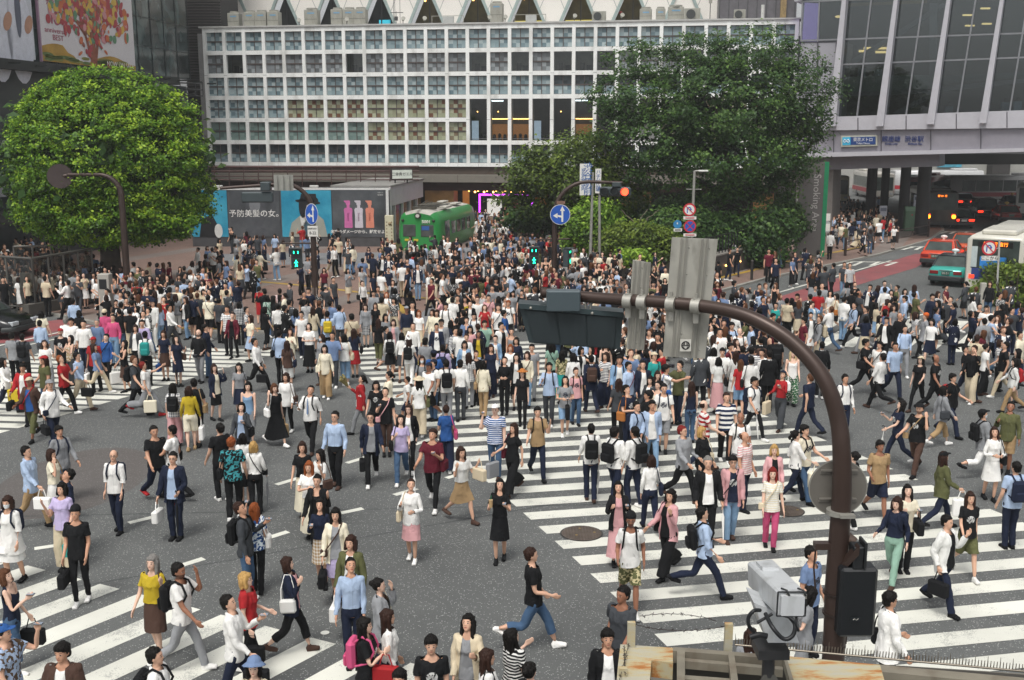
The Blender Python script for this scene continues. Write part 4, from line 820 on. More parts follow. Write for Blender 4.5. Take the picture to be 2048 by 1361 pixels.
crown(t, L_, 51, LB, 2300, 60, .078, .20, up=.7, tonebase=.54, tight=True)
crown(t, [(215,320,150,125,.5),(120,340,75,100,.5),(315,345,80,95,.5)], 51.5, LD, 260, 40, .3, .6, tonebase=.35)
mb = MB(); b0 = Vector(G(226, 596)); limb(mb, b0, b0 + Vector((0, 0, 3.4)), .55, .42, .08)
for dx, dy, dz in ((-2.6,0,6.2),(-1.2,-1,7.0),(.4,.5,7.4),(1.6,-.4,6.6),(3.0,.3,6.0),(-3.4,.6,5.2),(3.6,-.6,5.0)): limb(mb, b0 + Vector((0,0,3.0)), b0 + Vector((dx,dy,dz)), .24, .06, .3)
mb.build('trunk', BARK, t)
t = thing('tree', 'large dark green spreading tree in front of the store at right', 'tree')
L_ = [(1500,120,105,62,0),(1400,120,95,50,.5),(1300,125,85,42,1),(1580,190,85,85,0),(1440,210,150,85,-1),(1280,200,85,60,0),(1225,185,45,35,.5),(1230,250,50,40,0),(1320,270,100,60,-1),(1450,310,140,70,-1.2),(1560,300,75,60,-.5),(1612,235,42,50,0),(1340,340,80,45,-.5),(1535,372,62,34,0),(1450,385,100,30,0)]
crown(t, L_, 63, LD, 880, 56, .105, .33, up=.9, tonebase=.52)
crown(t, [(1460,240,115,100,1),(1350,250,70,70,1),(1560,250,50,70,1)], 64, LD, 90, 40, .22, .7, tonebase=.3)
mb = MB(); b0 = Vector(G(1478, 545)); b0.y = 63; b0.x = P(1478,500,63)[0]; b0.z = .1; limb(mb, b0, b0 + Vector((.3,0,4)), .5, .36, .15)
for dx, dy, dz in ((-4,0,8.5),(-2,-1,9.5),(1,0,10),(3,0,9),(4.2,.5,7),(-5.5,.3,6.5),(2,-1.2,6.5)): limb(mb, b0 + Vector((.3,0,3.4)), b0 + Vector((dx,dy,dz)), .24, .06, .5)
mb.build('trunk', BARK, t)
t = thing('tree', 'flat topped olive green tree left of the large dark tree', 'tree')
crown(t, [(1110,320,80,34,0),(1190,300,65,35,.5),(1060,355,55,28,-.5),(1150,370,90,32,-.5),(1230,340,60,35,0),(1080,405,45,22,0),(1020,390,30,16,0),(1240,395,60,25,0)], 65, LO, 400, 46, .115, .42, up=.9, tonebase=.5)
mb = MB(); b0 = Vector((P(1150,500,65)[0], 65, .1)); limb(mb, b0, b0 + Vector((0,0,3)), .2, .14, .1); [limb(mb, b0+Vector((0,0,2.6)), b0+Vector((dx,0,dz)), .1, .03, .3) for dx, dz in ((-3,4.5),(-1.4,6),(1,6.3),(2.6,5.2))]; mb.build('trunk', BARK, t)
t = thing('tree', 'slender lime green young tree behind the red traffic light', 'tree')
crown(t, [(1190,425,42,24,0),(1170,455,38,26,-.3),(1205,455,38,28,0),(1185,490,45,30,0),(1150,480,25,20,0)], 60, LY, 260, 44, .10, .26, up=.8, tonebase=.55)
mb = MB(); b0 = Vector((P(1192,520,60)[0], 60, .1)); limb(mb, b0, b0 + Vector((-.1,0,4.0)), .06, .03, .1); mb.build('trunk', BARKL, t)
t = thing('tree', 'small round topped green tree with thin pale trunk in planter', 'tree')
crown(t, [(1265,470,60,18,0),(1315,480,42,20,0),(1235,490,40,20,0),(1290,500,60,22,0),(1262,455,30,12,0)], 57.5, LO, 300, 42, .10, .27, up=.9, tonebase=.62)
mb = MB(); b0 = Vector((P(1270,545,57.5)[0], 57.5, .4)); limb(mb, b0, b0 + Vector((.1,0,2.6)), .06, .04, .12); [limb(mb, b0+Vector((.1,0,2.3)), b0+Vector((dx,0,3.2)), .03, .015, .1) for dx in (-.8,.6,1.2)]; mb.build('trunk', BARKL, t)
t = thing('shrub', 'low bright yellow green shrub at the foot of thin pale trunk', 'shrub'); crown(t, [(1262,510,28,10,0),(1245,522,20,9,0),(1282,516,22,8,0)], 56, LY, 90, 26, .11, .18, tonebase=.7); 
t = thing('shrub', 'dark evergreen shrubbery under the large tree behind the sign backs', 'shrub'); crown(t, [(1360,470,90,50,0),(1450,480,80,48,.5),(1530,462,50,45,0),(1530,500,40,28,0),(1280,520,60,30,1),(1180,525,60,26,1)], 61, LD, 700, 42, .12, .38, tonebase=.5)
t = thing('shrub', 'dense hanging bush behind the square under the flat topped tree', 'shrub'); crown(t, [(1110,445,50,30,0),(1060,440,40,22,0),(1250,440,90,32,0),(1340,430,70,30,0)], 68, LD, 420, 28, .18, .42, tonebase=.45)
t = thing('shrub', 'leafy bushes in front of the grey wall left of Smoking Area panel', 'shrub'); crown(t, [(1582,432,18,22,0),(1572,462,26,20,0),(1596,450,12,14,0),(1560,425,18,26,0)], 66, LD, 150, 36, .11, .28, tonebase=.6)
t = thing('hedge', 'olive green hedge with twigs at the right edge beside green taxi', 'hedge')
crown(t, [(2014,552,38,32,0),(1982,582,24,22,-.5),(2040,568,38,40,-.5),(2058,520,24,30,.5),(2020,603,40,20,-1)], 49, LO, 620, 36, .11, .26, up=.6, tonebase=.6)
mb = MB(); 
for i in range(14): b0 = Vector(G(1990 + i*8, 612 + (i % 3)*3)); limb(mb, b0, b0 + Vector((random.uniform(-.5,.5), random.uniform(-.3,.3), random.uniform(1.2,2.0))), .035, .012, .15, 4)
mb.build('stems', BARK, t)
# planters and low walls under the trees
ST_ = M('granite_dark', '#4a4643', .6, var=.2, scale=2); ST2 = M('granite_pale', '#7e7a74', .7, var=.15, scale=1.5)
t = thing('planter', 'long dark granite planter wall under the large tree', 'planter'); a, b = G(1436, 556, .1), G(1552, 520, .1); F = frame((a[0], a[1], .1), (b[0]-a[0], b[1]-a[1], 0)); L = math.hypot(b[0]-a[0], b[1]-a[1]); m = MB(F); m.box((-3,0,0),(L,.5,1.15),0); m.box((-3,-.04,1.15),(L,.55,1.22),1); m.build('wall', [ST_, ST2], t)
m = MB(F); [m.box((k,.2,1.22),(k+.05,.25,2.2)) for k in np.arange(-3, L, .45)]; m.box((-3,.2,2.15),(L,.25,2.2)); m.build('railing', M('rail_black', '#26262a', .5, .4), t); m = MB(F); [m.sphere((k,-.05,.55),.05,8,6) for k in (1.0, 3.2)]; m.build('garden_lamp', WARM, t)
t = thing('planter', 'curved pale granite planter beneath the small pale trunk tree', 'planter'); c = P(1230, 545, 57.5); m = MB(); pts = [(c[0] + 3.6*math.cos(a_), 58.6 + 1.9*math.sin(a_)) for a_ in [2*math.pi*i/28 for i in range(28)]]; m.prism(pts, .1, .75); m.build('wall', ST2, t)
soil = MB(); soil.prism([(c[0]+(p[0]-c[0])*.93, 58.6+(p[1]-58.6)*.9) for p in pts], .7, .78); soil.build('soil', M('soil', '#3a332b', .9), t)
# ================================================================ vehicles
TYRE = M('tyre', '#1d1d1e', .85); RIM = M('rim_silver', '#8f9295', .35, .7); CGL = M('car_glass', '#39423f', .06, var=.5, scale=1.5); CHR = M('chrome', '#b5b7b8', .2, .8); BMP = M('bumper_dark', '#2b2f30', .5)
RLT = M('tail_red', '#7d1a1c', .25); RLO = M('tail_red_on', '#c02018', .3, emit='#ff3018', es=2.2); AMB = M('indicator_on', '#e08018', .3, emit='#ff8a1c', es=5); HLT = M('headlamp_glass', '#b9bec2', .1, .2); PLT = M('plate_green', '#2c5244', .5); PLW = M('plate_white', '#c9c9c2', .5)
def loft_x(mb, secs, mi=0, smooth=True, cap=True):
    """secs: list of (x, [(y, z) ...]) cross-sections along the length"""
    n = len(secs[0][1]); vs = [(x, y, z) for x, s in secs for y, z in s]
    fs = [(i*n+j, i*n+(j+1)%n, (i+1)*n+(j+1)%n, (i+1)*n+j) for i in range(len(secs)-1) for j in range(n)]
    mb.add(vs, fs, mi, smooth)
    if cap: mb.add(vs[:n], [tuple(range(n-1,-1,-1))], mi); mb.add(vs[-n:], [tuple(range(n))], mi)
def rsec(hw, z0, z1, r=.12, tum=.0):
    return [(-hw, z0+r), (-hw+r*.5, z0), (hw-r*.5, z0), (hw, z0+r), (hw, (z0+z1)/2), (hw-tum*.5, z1-r), (hw-tum-r, z1), (-hw+tum+r, z1), (-hw+tum*.5, z1-r), (-hw, (z0+z1)/2)]
def wheel(parent, x, y, r=.31, w=.2, side=1):
    t = bpy.data.objects.new('wheel', None); COL.objects.link(t); t.parent = parent; t.location = (x, y, r); t.empty_display_size = .1
    m = MB(); m.tube([(0,-w/2,0),(0,-w/2+.03,0),(0,w/2-.03,0),(0,w/2,0)], [r*.9, r, r, r*.9], 22, 0, True); m.build('tyre', TYRE, t)
    m = MB(); m.disc((0, side*(w/2+.004), 0), (0, side, 0), r*.66, 20, 0, .01)
    m.build('rim', RIM, t); m = MB()
    for k in range(5):
        a = k*2*math.pi/5; m.add([(r*.2*math.cos(a-.5), side*(w/2+.012), r*.2*math.sin(a-.5)), (r*.58*math.cos(a-.14), side*(w/2+.012), r*.58*math.sin(a-.14)), (r*.58*math.cos(a+.14), side*(w/2+.012), r*.58*math.sin(a+.14)), (r*.2*math.cos(a+.5), side*(w/2+.012), r*.2*math.sin(a+.5))], [(0,1,2,3) if side < 0 else (3,2,1,0)], 0)
    m.build('spokes', CHR, t); return t
def sedan(label, col, loc, rz, L=4.6, Wd=1.7, H=1.48, roofcol=None, sign=None, lights='off', plate=PLT, ptxt=None, grp=None, name='car', van=False, roofm=None):
    t = thing(name, label, 'taxi' if sign else 'car', loc, rz, grp); hw = Wd/2; pm = M('paint_' + col, col, .22, .15, var=.03, spec=.6); x0, x1 = -L/2, L/2
    belt = .92 if not van else 1.05; m = MB()
    secs = [(x0, rsec(hw*.86,.42,.72,.1)), (x0+.06, rsec(hw*.95,.3,.88,.1)), (x0+.45, rsec(hw,.2,belt+.02,.08,.03)), (x0+1.2, rsec(hw,.18,belt+.03,.08,.05)), (0, rsec(hw,.17,belt+.02,.08,.05)), (x1-1.35, rsec(hw,.18,belt,.08,.05)), (x1-.5, rsec(hw*.97,.2,belt-.12,.1,.08)), (x1-.1, rsec(hw*.88,.26,belt-.24,.1,.06)), (x1, rsec(hw*.78,.34,.58,.08))]
    loft_x(m, secs); m.build('body', pm, t)
    # cabin: glass box with a painted roof and pillars
    rb, fb = (x0+.75, x1-1.35) if not van else (x0+.12, x1-1.1); rt, ft = (rb+.55, fb-.75) if not van else (rb+.18, fb-.7); tw = hw-.2; bw = hw-.05; z0, z1 = belt-.01, H-.06
    m = MB(); vs = [(rb,-bw,z0),(fb,-bw,z0),(fb,bw,z0),(rb,bw,z0),(rt,-tw,z1),(ft,-tw,z1),(ft,tw,z1),(rt,tw,z1)]; m.add(vs, [(0,1,5,4),(1,2,6,5),(2,3,7,6),(3,0,4,7)], 0); m.build('window', CGL, t)
    rp = roofm or pm; m = MB(); loft_x(m, [(rt-.03, rsec(tw*.97, z1-.02, z1+.03, .03)), (rt+.25, rsec(tw+.02, z1-.02, H, .04, .05)), (ft-.2, rsec(tw+.02, z1-.02, H, .04, .05)), (ft+.04, rsec(tw*.95, z1-.02, z1+.03, .03))]); 
    def bar(a, b, r): m.tube([a, b], r, 6)
    for s in (-1, 1):
        bar((rb-.0, s*bw, z0), (rt, s*tw, z1), .045); bar((fb, s*bw, z0), (ft, s*tw, z1), .04); mx = (rt+ft)/2; bar((mx, s*(bw+.005), z0), (mx, s*(tw+.005), z1), .035); q = rt+.1; bar((rb+.5, s*(bw), z0), (q+.1, s*tw, z1), .05)
    m.build('roof', rp, t)
    for s in (-1, 1):
        for x in (x0+.85, x1-.85): wheel(t, x, s*(hw-.1), side=s)
    m = MB(); loft_x(m, [(x0-.1, rsec(hw*.84,.32,.5,.05)), (x0-.05, rsec(hw*.96,.28,.54,.06)), (x0+.35, rsec(hw+.015,.26,.5,.05))]); m.build('rear_bumper', BMP if not lights == 'sameb' else pm, t)
    m = MB(); loft_x(m, [(x1-.35, rsec(hw+.01,.26,.48,.05)), (x1-.02, rsec(hw*.9,.28,.5,.06)), (x1+.06, rsec(hw*.74,.32,.46,.05))]); m.build('front_bumper', BMP, t)
    on = lights == 'on'
    for s in (-1, 1):
        m = MB(); m.box((x0-.035, min(s*hw*.42, s*hw*.9), .62), (x0+.1, max(s*hw*.42, s*hw*.9), .79), 0, .02); m.build('tail_light', RLO if on else RLT, t)
        m = MB(); m.box((x1-.2, min(s*hw*.4, s*hw*.8), .52), (x1+.01, max(s*hw*.4, s*hw*.8), .68), 0, .02); m.build('headlight', HLT, t)
        m = MB(); m.box((fb-.35, min(s*(hw), s*(hw+.16)), z0), (fb-.25, max(s*hw, s*(hw+.16)), z0+.13), 0, .02); m.build('mirror', pm, t)
    m = MB(); m.box((x0-.05,-.2,.6), (x0-.02,.2,.76)); pl = m.build('number_plate', plate, t)
    m = MB(); m.box((x0-.03,-.34,.8),(x0+.02,.34,.83)); m.build('chrome_strip', CHR, t)
    m = MB(); m.box((x1-.03,-.32,.5),(x1+.012,.32,.64)); m.build('grille', BMP, t)
    if ptxt: text(ptxt, .15, PLW, Matrix.Translation((x0-.055, 0, .68)) @ Matrix.Rotation(R(-90), 4, 'Z') @ FLAT, parent=pl, name='plate_number')
    if sign:
        m = MB(); cx = (rt+ft)/2 + .2; m.box((cx-.1,-.05,H),(cx+.1,.05,H+.06)); m.sphere((cx,0,H+.14),.13,12,8,0,(.7,1.5,.8)); m.build('roof_sign', M('roofsign_'+sign, sign, .4), t)
    return t
def heading(dx, dy): return math.atan2(dy, dx)
hd = heading(math.sin(R(33)), math.cos(R(33)))
def put(px, py, rz, L):      # photo point under the middle of the rear bumper -> car centre
    a = G(px, py); return (a[0] + math.cos(rz)*L/2, a[1] + math.sin(rz)*L/2, .01)
sedan('orange red taxi with dark bumper and white roof lamp, behind the teal taxi', '#d2482a', put(1868, 537, hd, 4.7), hd, 4.7, sign='#d8d2cc', ptxt='1234' if False else '28-91')
sedan('teal green taxi with dark roof waiting nearest the crowd at right', '#3aa79a', put(1889, 574, hd, 4.7), hd, 4.7, sign='#d6e0de', ptxt='26-51', roofm=M('taxi_roof_dark', '#2b3234', .25, .2, spec=.6))
sedan('black limousine with silver wheel standing by the glass fence at left edge', '#0d0f13', (G(21,672)[0] - 1.65, G(21,672)[1] + .35, .01), R(-14), 4.95, 1.88, 1.46, lights='sameb')
hd2 = heading(math.sin(R(12)), math.cos(R(12)))
sedan('black sedan with both tail lamps glowing, between dark bus and white bus', '#15151a', put(1927, 459, hd2, 4.6), hd2, lights='on', plate=PLW)
sedan('black van with dim tail lights right of the black sedan', '#17181b', put(1974, 440, hd2, 4.6), hd2, 4.6, 1.75, 1.85, lights='on', van=True)
sedan('white car with red lamps farther back behind the dark bus', '#a9abac', put(1932, 418, hd2, 4.5), hd2, lights='on')
sedan('red taxi partly hidden above the white bus roof', '#8f2a22', put(2022, 448, hd2, 4.6), hd2, sign='#c9a95a')
sedan('dark car with a glowing amber lamp at the right edge of the underpass', '#1d1e22', put(2032, 424, hd2, 4.6), hd2, sign='#d8a040')
sedan('orange car mostly hidden between orange taxi and white bus', '#b9502a', put(1922, 520, hd, 4.3), hd, 4.3, lights='on')
def bus(label, loc, rz, L, body, band, H=3.0, Wd=2.45, dest=None, lights=True, low=None, grp=None):
    t = thing('bus', label, 'bus', loc, rz, grp); hw = Wd/2; x0, x1 = -L/2, L/2; pm = M('paint_'+body, body, .3, .05, var=.03, dirt=('#8a8880', .25, .6)); m = MB()
    loft_x(m, [(x0, rsec(hw*.95,.4,H-.12,.16)), (x0+.08, rsec(hw,.32,H,.18)), (x1-.1, rsec(hw,.32,H,.18)), (x1, rsec(hw*.95,.4,H-.1,.16))]); m.build('body', pm, t)
    m = MB(); m.box((x0-.02,-hw*.82,1.5),(x0+.04,hw*.82,H-.18),0,.02); m.build('rear_window', CGL, t)
    m = MB(); m.box((x1-.04,-hw*.88,1.05),(x1+.02,hw*.88,H-.45),0,.02); m.build('windscreen', CGL, t)
    for s in (-1, 1):
        m = MB(); y0, y1 = sorted((s*hw, s*(hw+.012)))
        n = int((L-1.2)/1.45)
        for k in range(n): m.box((x0+.6+k*1.45, y0, 1.35),(x0+.6+k*1.45+1.38, y1, H-.5))
        m.build('side_windows', CGL, t)
        if band: m = MB(); m.box((x0+.02, y0, .75),(x1-.02, y1, 1.2)); m.box((x0-.012,-hw*.9,.95),(x0+.03,hw*.9,1.35)); m.build('stripe', M('stripe_'+band, band, .4), t)
        for x in (x0+2.3, x1-2.2): wheel(t, x, s*(hw-.12), .46, .26, s)
        m = MB(); m.box((x0-.03, min(s*hw*.66,s*hw*.86), 1.02),(x0+.03, max(s*hw*.66,s*hw*.86), 1.2),0,.01); m.build('tail_light', RLO if lights else RLT, t)
        m = MB(); m.box((x1-.03, min(s*hw*.6,s*hw*.88), .6),(x1+.03, max(s*hw*.6,s*hw*.88), .8),0,.01); m.build('headlight', HLT, t)
    m = MB(); m.box((x0+.6,-.75,H-.02),(x0+3.4,.75,H+.24),0,.08); m.build('roof_unit', pm, t)
    m = MB(); m.box((x0-.05,-hw*.95,.32),(x0+.1,hw*.95,.6),0,.02); m.build('rear_bumper', BMP, t)
    if dest:
        b = MB(); b.box((x0-.035,-hw*.6,H-.5),(x0-.02,hw*.6,H-.26)); bb = b.build('destination_board', M('dest_black', '#111111', .3), t)
        text(dest, .2, M('led_orange', '#ff7a1c', .5, emit='#ff7a1c', es=3), Matrix.Translation((x0-.04, 0, H-.38)) @ Matrix.Rotation(R(-90), 4, 'Z') @ FLAT, parent=bb)
    return t
bl_ = put(1982, 604, hd, 10.3)
b1 = bus('white city bus seen from behind with orange destination lights at right', bl_, hd, 10.3, '#cfccc0', None, dest='渋谷駅 直行')
m = MB(); x0 = -5.15; m.box((x0-.025,-.95,1.0),(x0-.01,.95,1.5),0); m.box((x0-.03,-.5,1.5),(x0-.022,.62,2.05),1); m.box((x0-.03,.75,1.55),(x0-.024,1.0,2.5),2); m.build('rear_advert', [M('ad_navy','#2c3f7c',.4), M('ad_blue','#2f7fc8',.4,var=.5,scale=3), M('ad_pale','#b8c4c4',.4)], b1)
b2 = bus('dark bus seen from behind with orange lamps glowing under the bridge', put(1880, 459, hd2, 9.5), hd2, 9.5, '#26211d', None, dest='都 01 渋')
m = MB(); [m.sphere((-4.8, s*.95, 1.0), .16, 10, 8) for s in (-1, 1)]; m.build('indicator', AMB, b2)
bus('white and red bus standing side on beyond the underpass', (P(1990,380,118)[0], 118, .01), R(178), 10.5, '#b9b6b4', '#9a2c34', lights=False)
bus('red and white bus half hidden behind the dark bus', (P(1880,390,112)[0], 116, .01), R(-120), 10.0, '#7d2024', '#c9c5c0', lights=False)
bus('silver bus with red stripe in the background lane', (P(1860,350,135)[0], 133, .01), R(176), 10.5, '#c2c2c2', '#b03038', lights=False)
bus('white bus cut off by the right edge under the bridge', (P(2062,400,96)[0]+1.5, 99, .01), R(64), 10.0, '#c4c4be', None, lights=False)
bus('pale bus seen through the gap beside Smoking Area panel', (P(1672,380,118)[0], 121, .01), R(-95), 10.0, '#c6c0a2', '#2c2f55', lights=False)
bus('cream and red bus front between the support columns', (P(1762,380,125)[0], 128, .01), R(-95), 10.0, '#bcb8b0', '#a8323a', lights=False)
# ================================================================ signals, signs, posts
PB = M('pole_brown', '#41332d', .45, .3, var=.1, scale=4, dirt=('#2a211e', .5, 3)); GV = M('galvanised', '#a3a39c', .45, .5, var=.12, scale=5); SG = M('signal_grey', '#3c4649', .45, .1, var=.08); SBK = M('signal_black', '#191c1e', .5)
SBL = M('sign_blue', '#1f55b0', .35); SWH = M('sign_face_white', '#dddcd6', .4); SRD = M('sign_red', '#c02a35', .4)
def ring(mb, c, nrm, r0, r1, mi=0, n=32):
    q = Vector(nrm).normalized().to_track_quat('Z', 'Y'); c = Vector(c); a = [c + q @ Vector((math.cos(2*math.pi*i/n)*r0, math.sin(2*math.pi*i/n)*r0, 0)) for i in range(n)]; b = [c + q @ Vector((math.cos(2*math.pi*i/n)*r1, math.sin(2*math.pi*i/n)*r1, 0)) for i in range(n)]
    mb.add(a + b, [(i, n+i, n+(i+1)%n, (i+1)%n) for i in range(n)], mi)
def shape(mb, c, pts, k, mi=0, yoff=0):     # flat shape facing -y at c, pts in (x, z)
    a = sum(pts[i][0]*pts[(i+1)%len(pts)][1] - pts[(i+1)%len(pts)][0]*pts[i][1] for i in range(len(pts)))
    if a < 0: pts = pts[::-1]
    mb.add([(c[0]+x*k, c[1]+yoff, c[2]+z*k) for x, z in pts], [tuple(range(len(pts)))], mi)
def turn_sign(parent, c, r, sx=1.0, name='sign_disc'):
    t = bpy.data.objects.new(name, None); COL.objects.link(t); t.parent = parent; t.location = c; t.scale = (sx, 1, 1)
    MB().disc((0, 0, 0), (0, -1, 0), r, 32, 0, .03).build('rim', SWH, t); MB().disc((0, -.006, 0), (0, -1, 0), r*.95, 32, 0).build('face', SBL, t)
    m = MB(); s = r; o = (0, -.012, 0)
    shape(m, o, [(.12,-.72),(.30,-.72),(.30,.38),(.12,.38)], s); shape(m, o, [(-.03,.36),(.21,.85),(.45,.36)], s); shape(m, o, [(.12,-.30),(.12,-.10),(-.30,-.02),(-.30,-.20)], s); shape(m, o, [(-.26,.16),(-.26,-.38),(-.72,-.11)], s); m.build('arrow', SWH, t)
def ped_signal(label, x, y, z, rz=0, side=False, grp='green walking-man signals'):
    t = thing('pedestrian_signal', label, 'pedestrian signal', (x, y, z), rz, grp); m = MB(); m.box((-.22,-.12,-.42),(.22,.14,.42),0,.03); m.build('housing', SG, t)
    m = MB(); m.box((-.17,-.14,.03),(.17,-.12,.36)); m.box((-.17,-.14,-.36),(.17,-.12,-.03)); m.build('lens', SBK, t)
    G2 = M('walk_green', '#20d8a0', .4, emit='#18e0a0', es=5); m = MB(); o = (0,-.15,-.2); k = .17
    for pts in ([(-.12,.55),(.12,.55),(.12,.85),(-.12,.85)], [(-.16,.5),(.2,.5),(.14,-.05),(-.14,-.05)], [(-.14,-.05),(.04,-.05),(-.1,-.8),(-.34,-.78)], [(0,-.05),(.14,-.05),(.4,-.7),(.2,-.8)], [(-.16,.5),(-.1,.4),(-.42,.05),(-.5,.15)], [(.2,.5),(.14,.4),(.42,.1),(.5,.2)]): shape(m, o, pts, k)
    shape(m, (0,-.15,.2), [(-.62,.05),(-.4,.05),(-.4,.7),(-.62,.7)], k); shape(m, (0,-.15,.2), [(.4,.05),(.62,.05),(.62,.7),(.4,.7)], k); m.build('walking_man', G2, t)
    m = MB(); m.box((-.24,-.3,.42),(.24,.1,.45)); m.build('hood', SG, t); return t
def tpole(label, base, top_z, curve, arm_end, r=.11, name='signal_pole'):
    """upright with a bend into a side arm; curve = radius"""
    t = thing(name, label, 'signal pole', (base[0], base[1], 0)); dx = arm_end[0]-base[0]; dy = arm_end[1]-base[1]; L = math.hypot(dx, dy); ux, uy = dx/L, dy/L
    pts = [(0,0,0),(0,0,1.2),(0,0,top_z-curve)]; rs = [r*1.15, r, r*.9]
    for i in range(1, 9): a = i/8*math.pi/2; pts.append((ux*curve*(1-math.cos(a)), uy*curve*(1-math.cos(a)), top_z-curve+curve*math.sin(a))); rs.append(r*(.9-.3*i/8))
    pts.append((dx, dy, arm_end[2])); rs.append(r*.5); MB().tube(pts, rs, 12).build('pole', PB, t); MB().tube([(0,0,0),(0,0,.35)], r*1.5, 12).build('base_sleeve', PB, t); return t
# pole 2: middle left
b = G(632, 628, .1); Y = b[1]; hz = P(600, 368, Y)[2]; e = P(440, 377, Y-.3)
t = tpole('brown curved signal pole with blue oval arrow sign, left of centre', b, hz, 1.15, (e[0], e[1], e[2]), .13)
c = P(625, 428, Y); turn_sign(t, (c[0]-b[0], -.2, c[2]), .44, .60)
c = P(627, 462, Y); m = MB(); m.box((c[0]-b[0]-.21,-.19,c[2]-.22),(c[0]-b[0]+.21,-.16,c[2]+.22)); pl = m.build('text_plate', SWH, t); INK = M('ink_black', '#1c1c1c', .6)
text('自転車を除く', .07, INK, Matrix.Translation((c[0]-b[0],-.195,c[2]+.10)) @ FLAT, parent=pl); text('8-22', .17, INK, Matrix.Translation((c[0]-b[0],-.195,c[2]-.08)) @ FLAT, parent=pl, xs=.9)
c = P(567, 366, Y-.2); t3 = thing('sign_back', 'pale grey back of a rectangular sign clamped on left curved arm', 'sign'); m = MB(); m.box((c[0]-.4,c[1],c[2]-.32),(c[0]+.4,c[1]+.04,c[2]+.32)); m.build('plate', GV, t3); m = MB(); [m.tube([(c[0]+dx,c[1]-.1,c[2]-.3),(c[0]+dx,c[1]-.1,c[2]+.3)],.03,6) for dx in (-.25,0,.25)]; m.build('bracket', GV, t3)
c = P(532, 373, Y-.2); c2 = P(515, 392, Y-.2); t3 = thing('traffic_light', 'dark back of a horizontal traffic light on left curved arm', 'traffic light'); m = MB(); m.box((c[0]-.2,c[1]-.2,c[2]-.18),(c[0]+.2,c[1]+.2,c[2]+.18),0,.03); m.build('mount_box', SG, t3); m = MB(); m.box((c2[0]-.66,c2[1]-.1,c2[2]-.28),(c2[0]+.66,c2[1]+.1,c2[2]+.16),0,.05); m.build('housing', SG, t3)
c = P(592, 518, Y-.25); ped_signal('green walking-man signal hanging left of the brown curved pole', c[0], Y-.1, c[2]); m = MB(); m.tube([(0,0,P(600,487,Y)[2]),(-1.3,0,P(600,487,Y)[2])], .035, 6); m.build('side_arm', PB, t)
m = MB(); m.box((-.1,-.12,P(632,595,Y)[2]),(.1,-.1,P(632,575,Y)[2])); m.build('sticker', M('sticker_grey','#6b625c',.7), t)
# pole 1: far left, in front of the round tree
b = G(258, 612, .1); Y = b[1]; hz = P(230, 350, Y)[2]; e = P(120, 350, Y)
t = tpole('dark brown signal pole standing in front of the round tree', b, hz, .9, e, .15)
c = P(120, 353, Y-.2); d_ = thing('round_sign', 'dark round sign seen from behind at the end of left arm', 'sign'); MB().disc(c, (.5,-1,0), .52, 28, 0, .08).build('disc', M('disc_dark', '#4d4240', .5, .2), d_); m = MB(); m.tube([Vector(c)+Vector((-.1,.1,0)), Vector(c)+Vector((.25,.15,.02))], .09, 8); m.build('clamp', PB, d_)
# pole 3: centre right with the red light
b = G(1108, 596, .1); Y = b[1]; hz = P(1160, 364, Y)[2]; e = P(1245, 366, Y)
t = tpole('brown signal pole with round blue arrow sign and red light on its arm', b, hz, 1.5, e, .13)
c = P(1120, 429, Y); turn_sign(t, (c[0]-b[0], -.2, c[2]), .46)
c = P(1121, 405, Y); MB().box((c[0]-b[0]-.18,-.2,c[2]-.07),(c[0]-b[0]+.2,-.17,c[2]+.07)).build('small_plate', M('plate_rusty', '#7d5f50', .6), t)
c = P(1230, 384, Y-.2); tl = thing('traffic_light', 'horizontal traffic light showing red above the small trees', 'traffic light', c, R(-14)); m = MB(); m.box((-.72,0,-.22),(.72,.2,.22),0,.08); m.box((-.14,-.05,.22),(.26,.22,.42),0,.02); m.build('housing', SG, tl)
RL = M('light_red', '#ff3020', .4, emit='#ff3a20', es=5); OFF = M('light_off', '#2a3236', .3)
for k, mm in ((-.46, OFF), (0, OFF), (.46, RL)): MB().disc((k,-.02,0),(0,-1,0),.17 if mm is RL else .15,20).build('lens', mm, tl); m = MB(); m.tube([(k,-.01,0),(k,-.26,.02)], .185, 18, 0, False); hood = m.build('visor', SG, tl)
c = P(1068, 512, Y); ped_signal('green walking-man signal beside the pole with round blue arrow sign', c[0], Y-.1, c[2]); c = P(1134, 515, Y); q = ped_signal('edge-on green pedestrian signal right of the brown signal pole', c[0], Y-.1, c[2], R(70))
m = MB(); zz_ = P(1110, 480, Y)[2]; m.tube([(-1.1,0,zz_),(.7,0,zz_+.04)], .035, 6); m.build('side_arm', PB, t)
# station name signs on grey poles
def banner(label, px0, py0, px1, py1, Y, body, sub, polex, polebot, topy, size):
    a = P(px0, py0, Y); b2 = P(px1, py1, Y); t = thing('station_name_sign', label, 'sign', (0,0,0)); m = MB(); m.box((a[0],Y,b2[2]),(b2[0],Y+.1,a[2])); p = m.build('panel', SWH, t)
    text('\n'.join(body), size, M('sign_text_blue', '#2a5fa0', .5), Matrix.Translation(((a[0]+b2[0])/2+(.14 if sub else 0), Y-.008, (a[2]+b2[2])/2)) @ FLAT, parent=p)
    if sub: text(sub, .24, MATS['sign_text_blue'], Matrix.Translation((a[0]+.16, Y-.008, (a[2]+b2[2])/2)) @ FLAT @ Matrix.Rotation(R(-90),4,'Z'), parent=p)
    c = P(polex, topy, Y+.15); g_ = P(polebot, 555, Y+.15); m = MB(); m.tube([(g_[0],Y+.15,.1),(c[0],Y+.15,c[2])],[.09,.06],10); m.tube([(c[0],Y+.15,a[2]-.1),(b2[0],Y+.05,a[2]-.1)],.03,6); m.build('pole', GV, t)
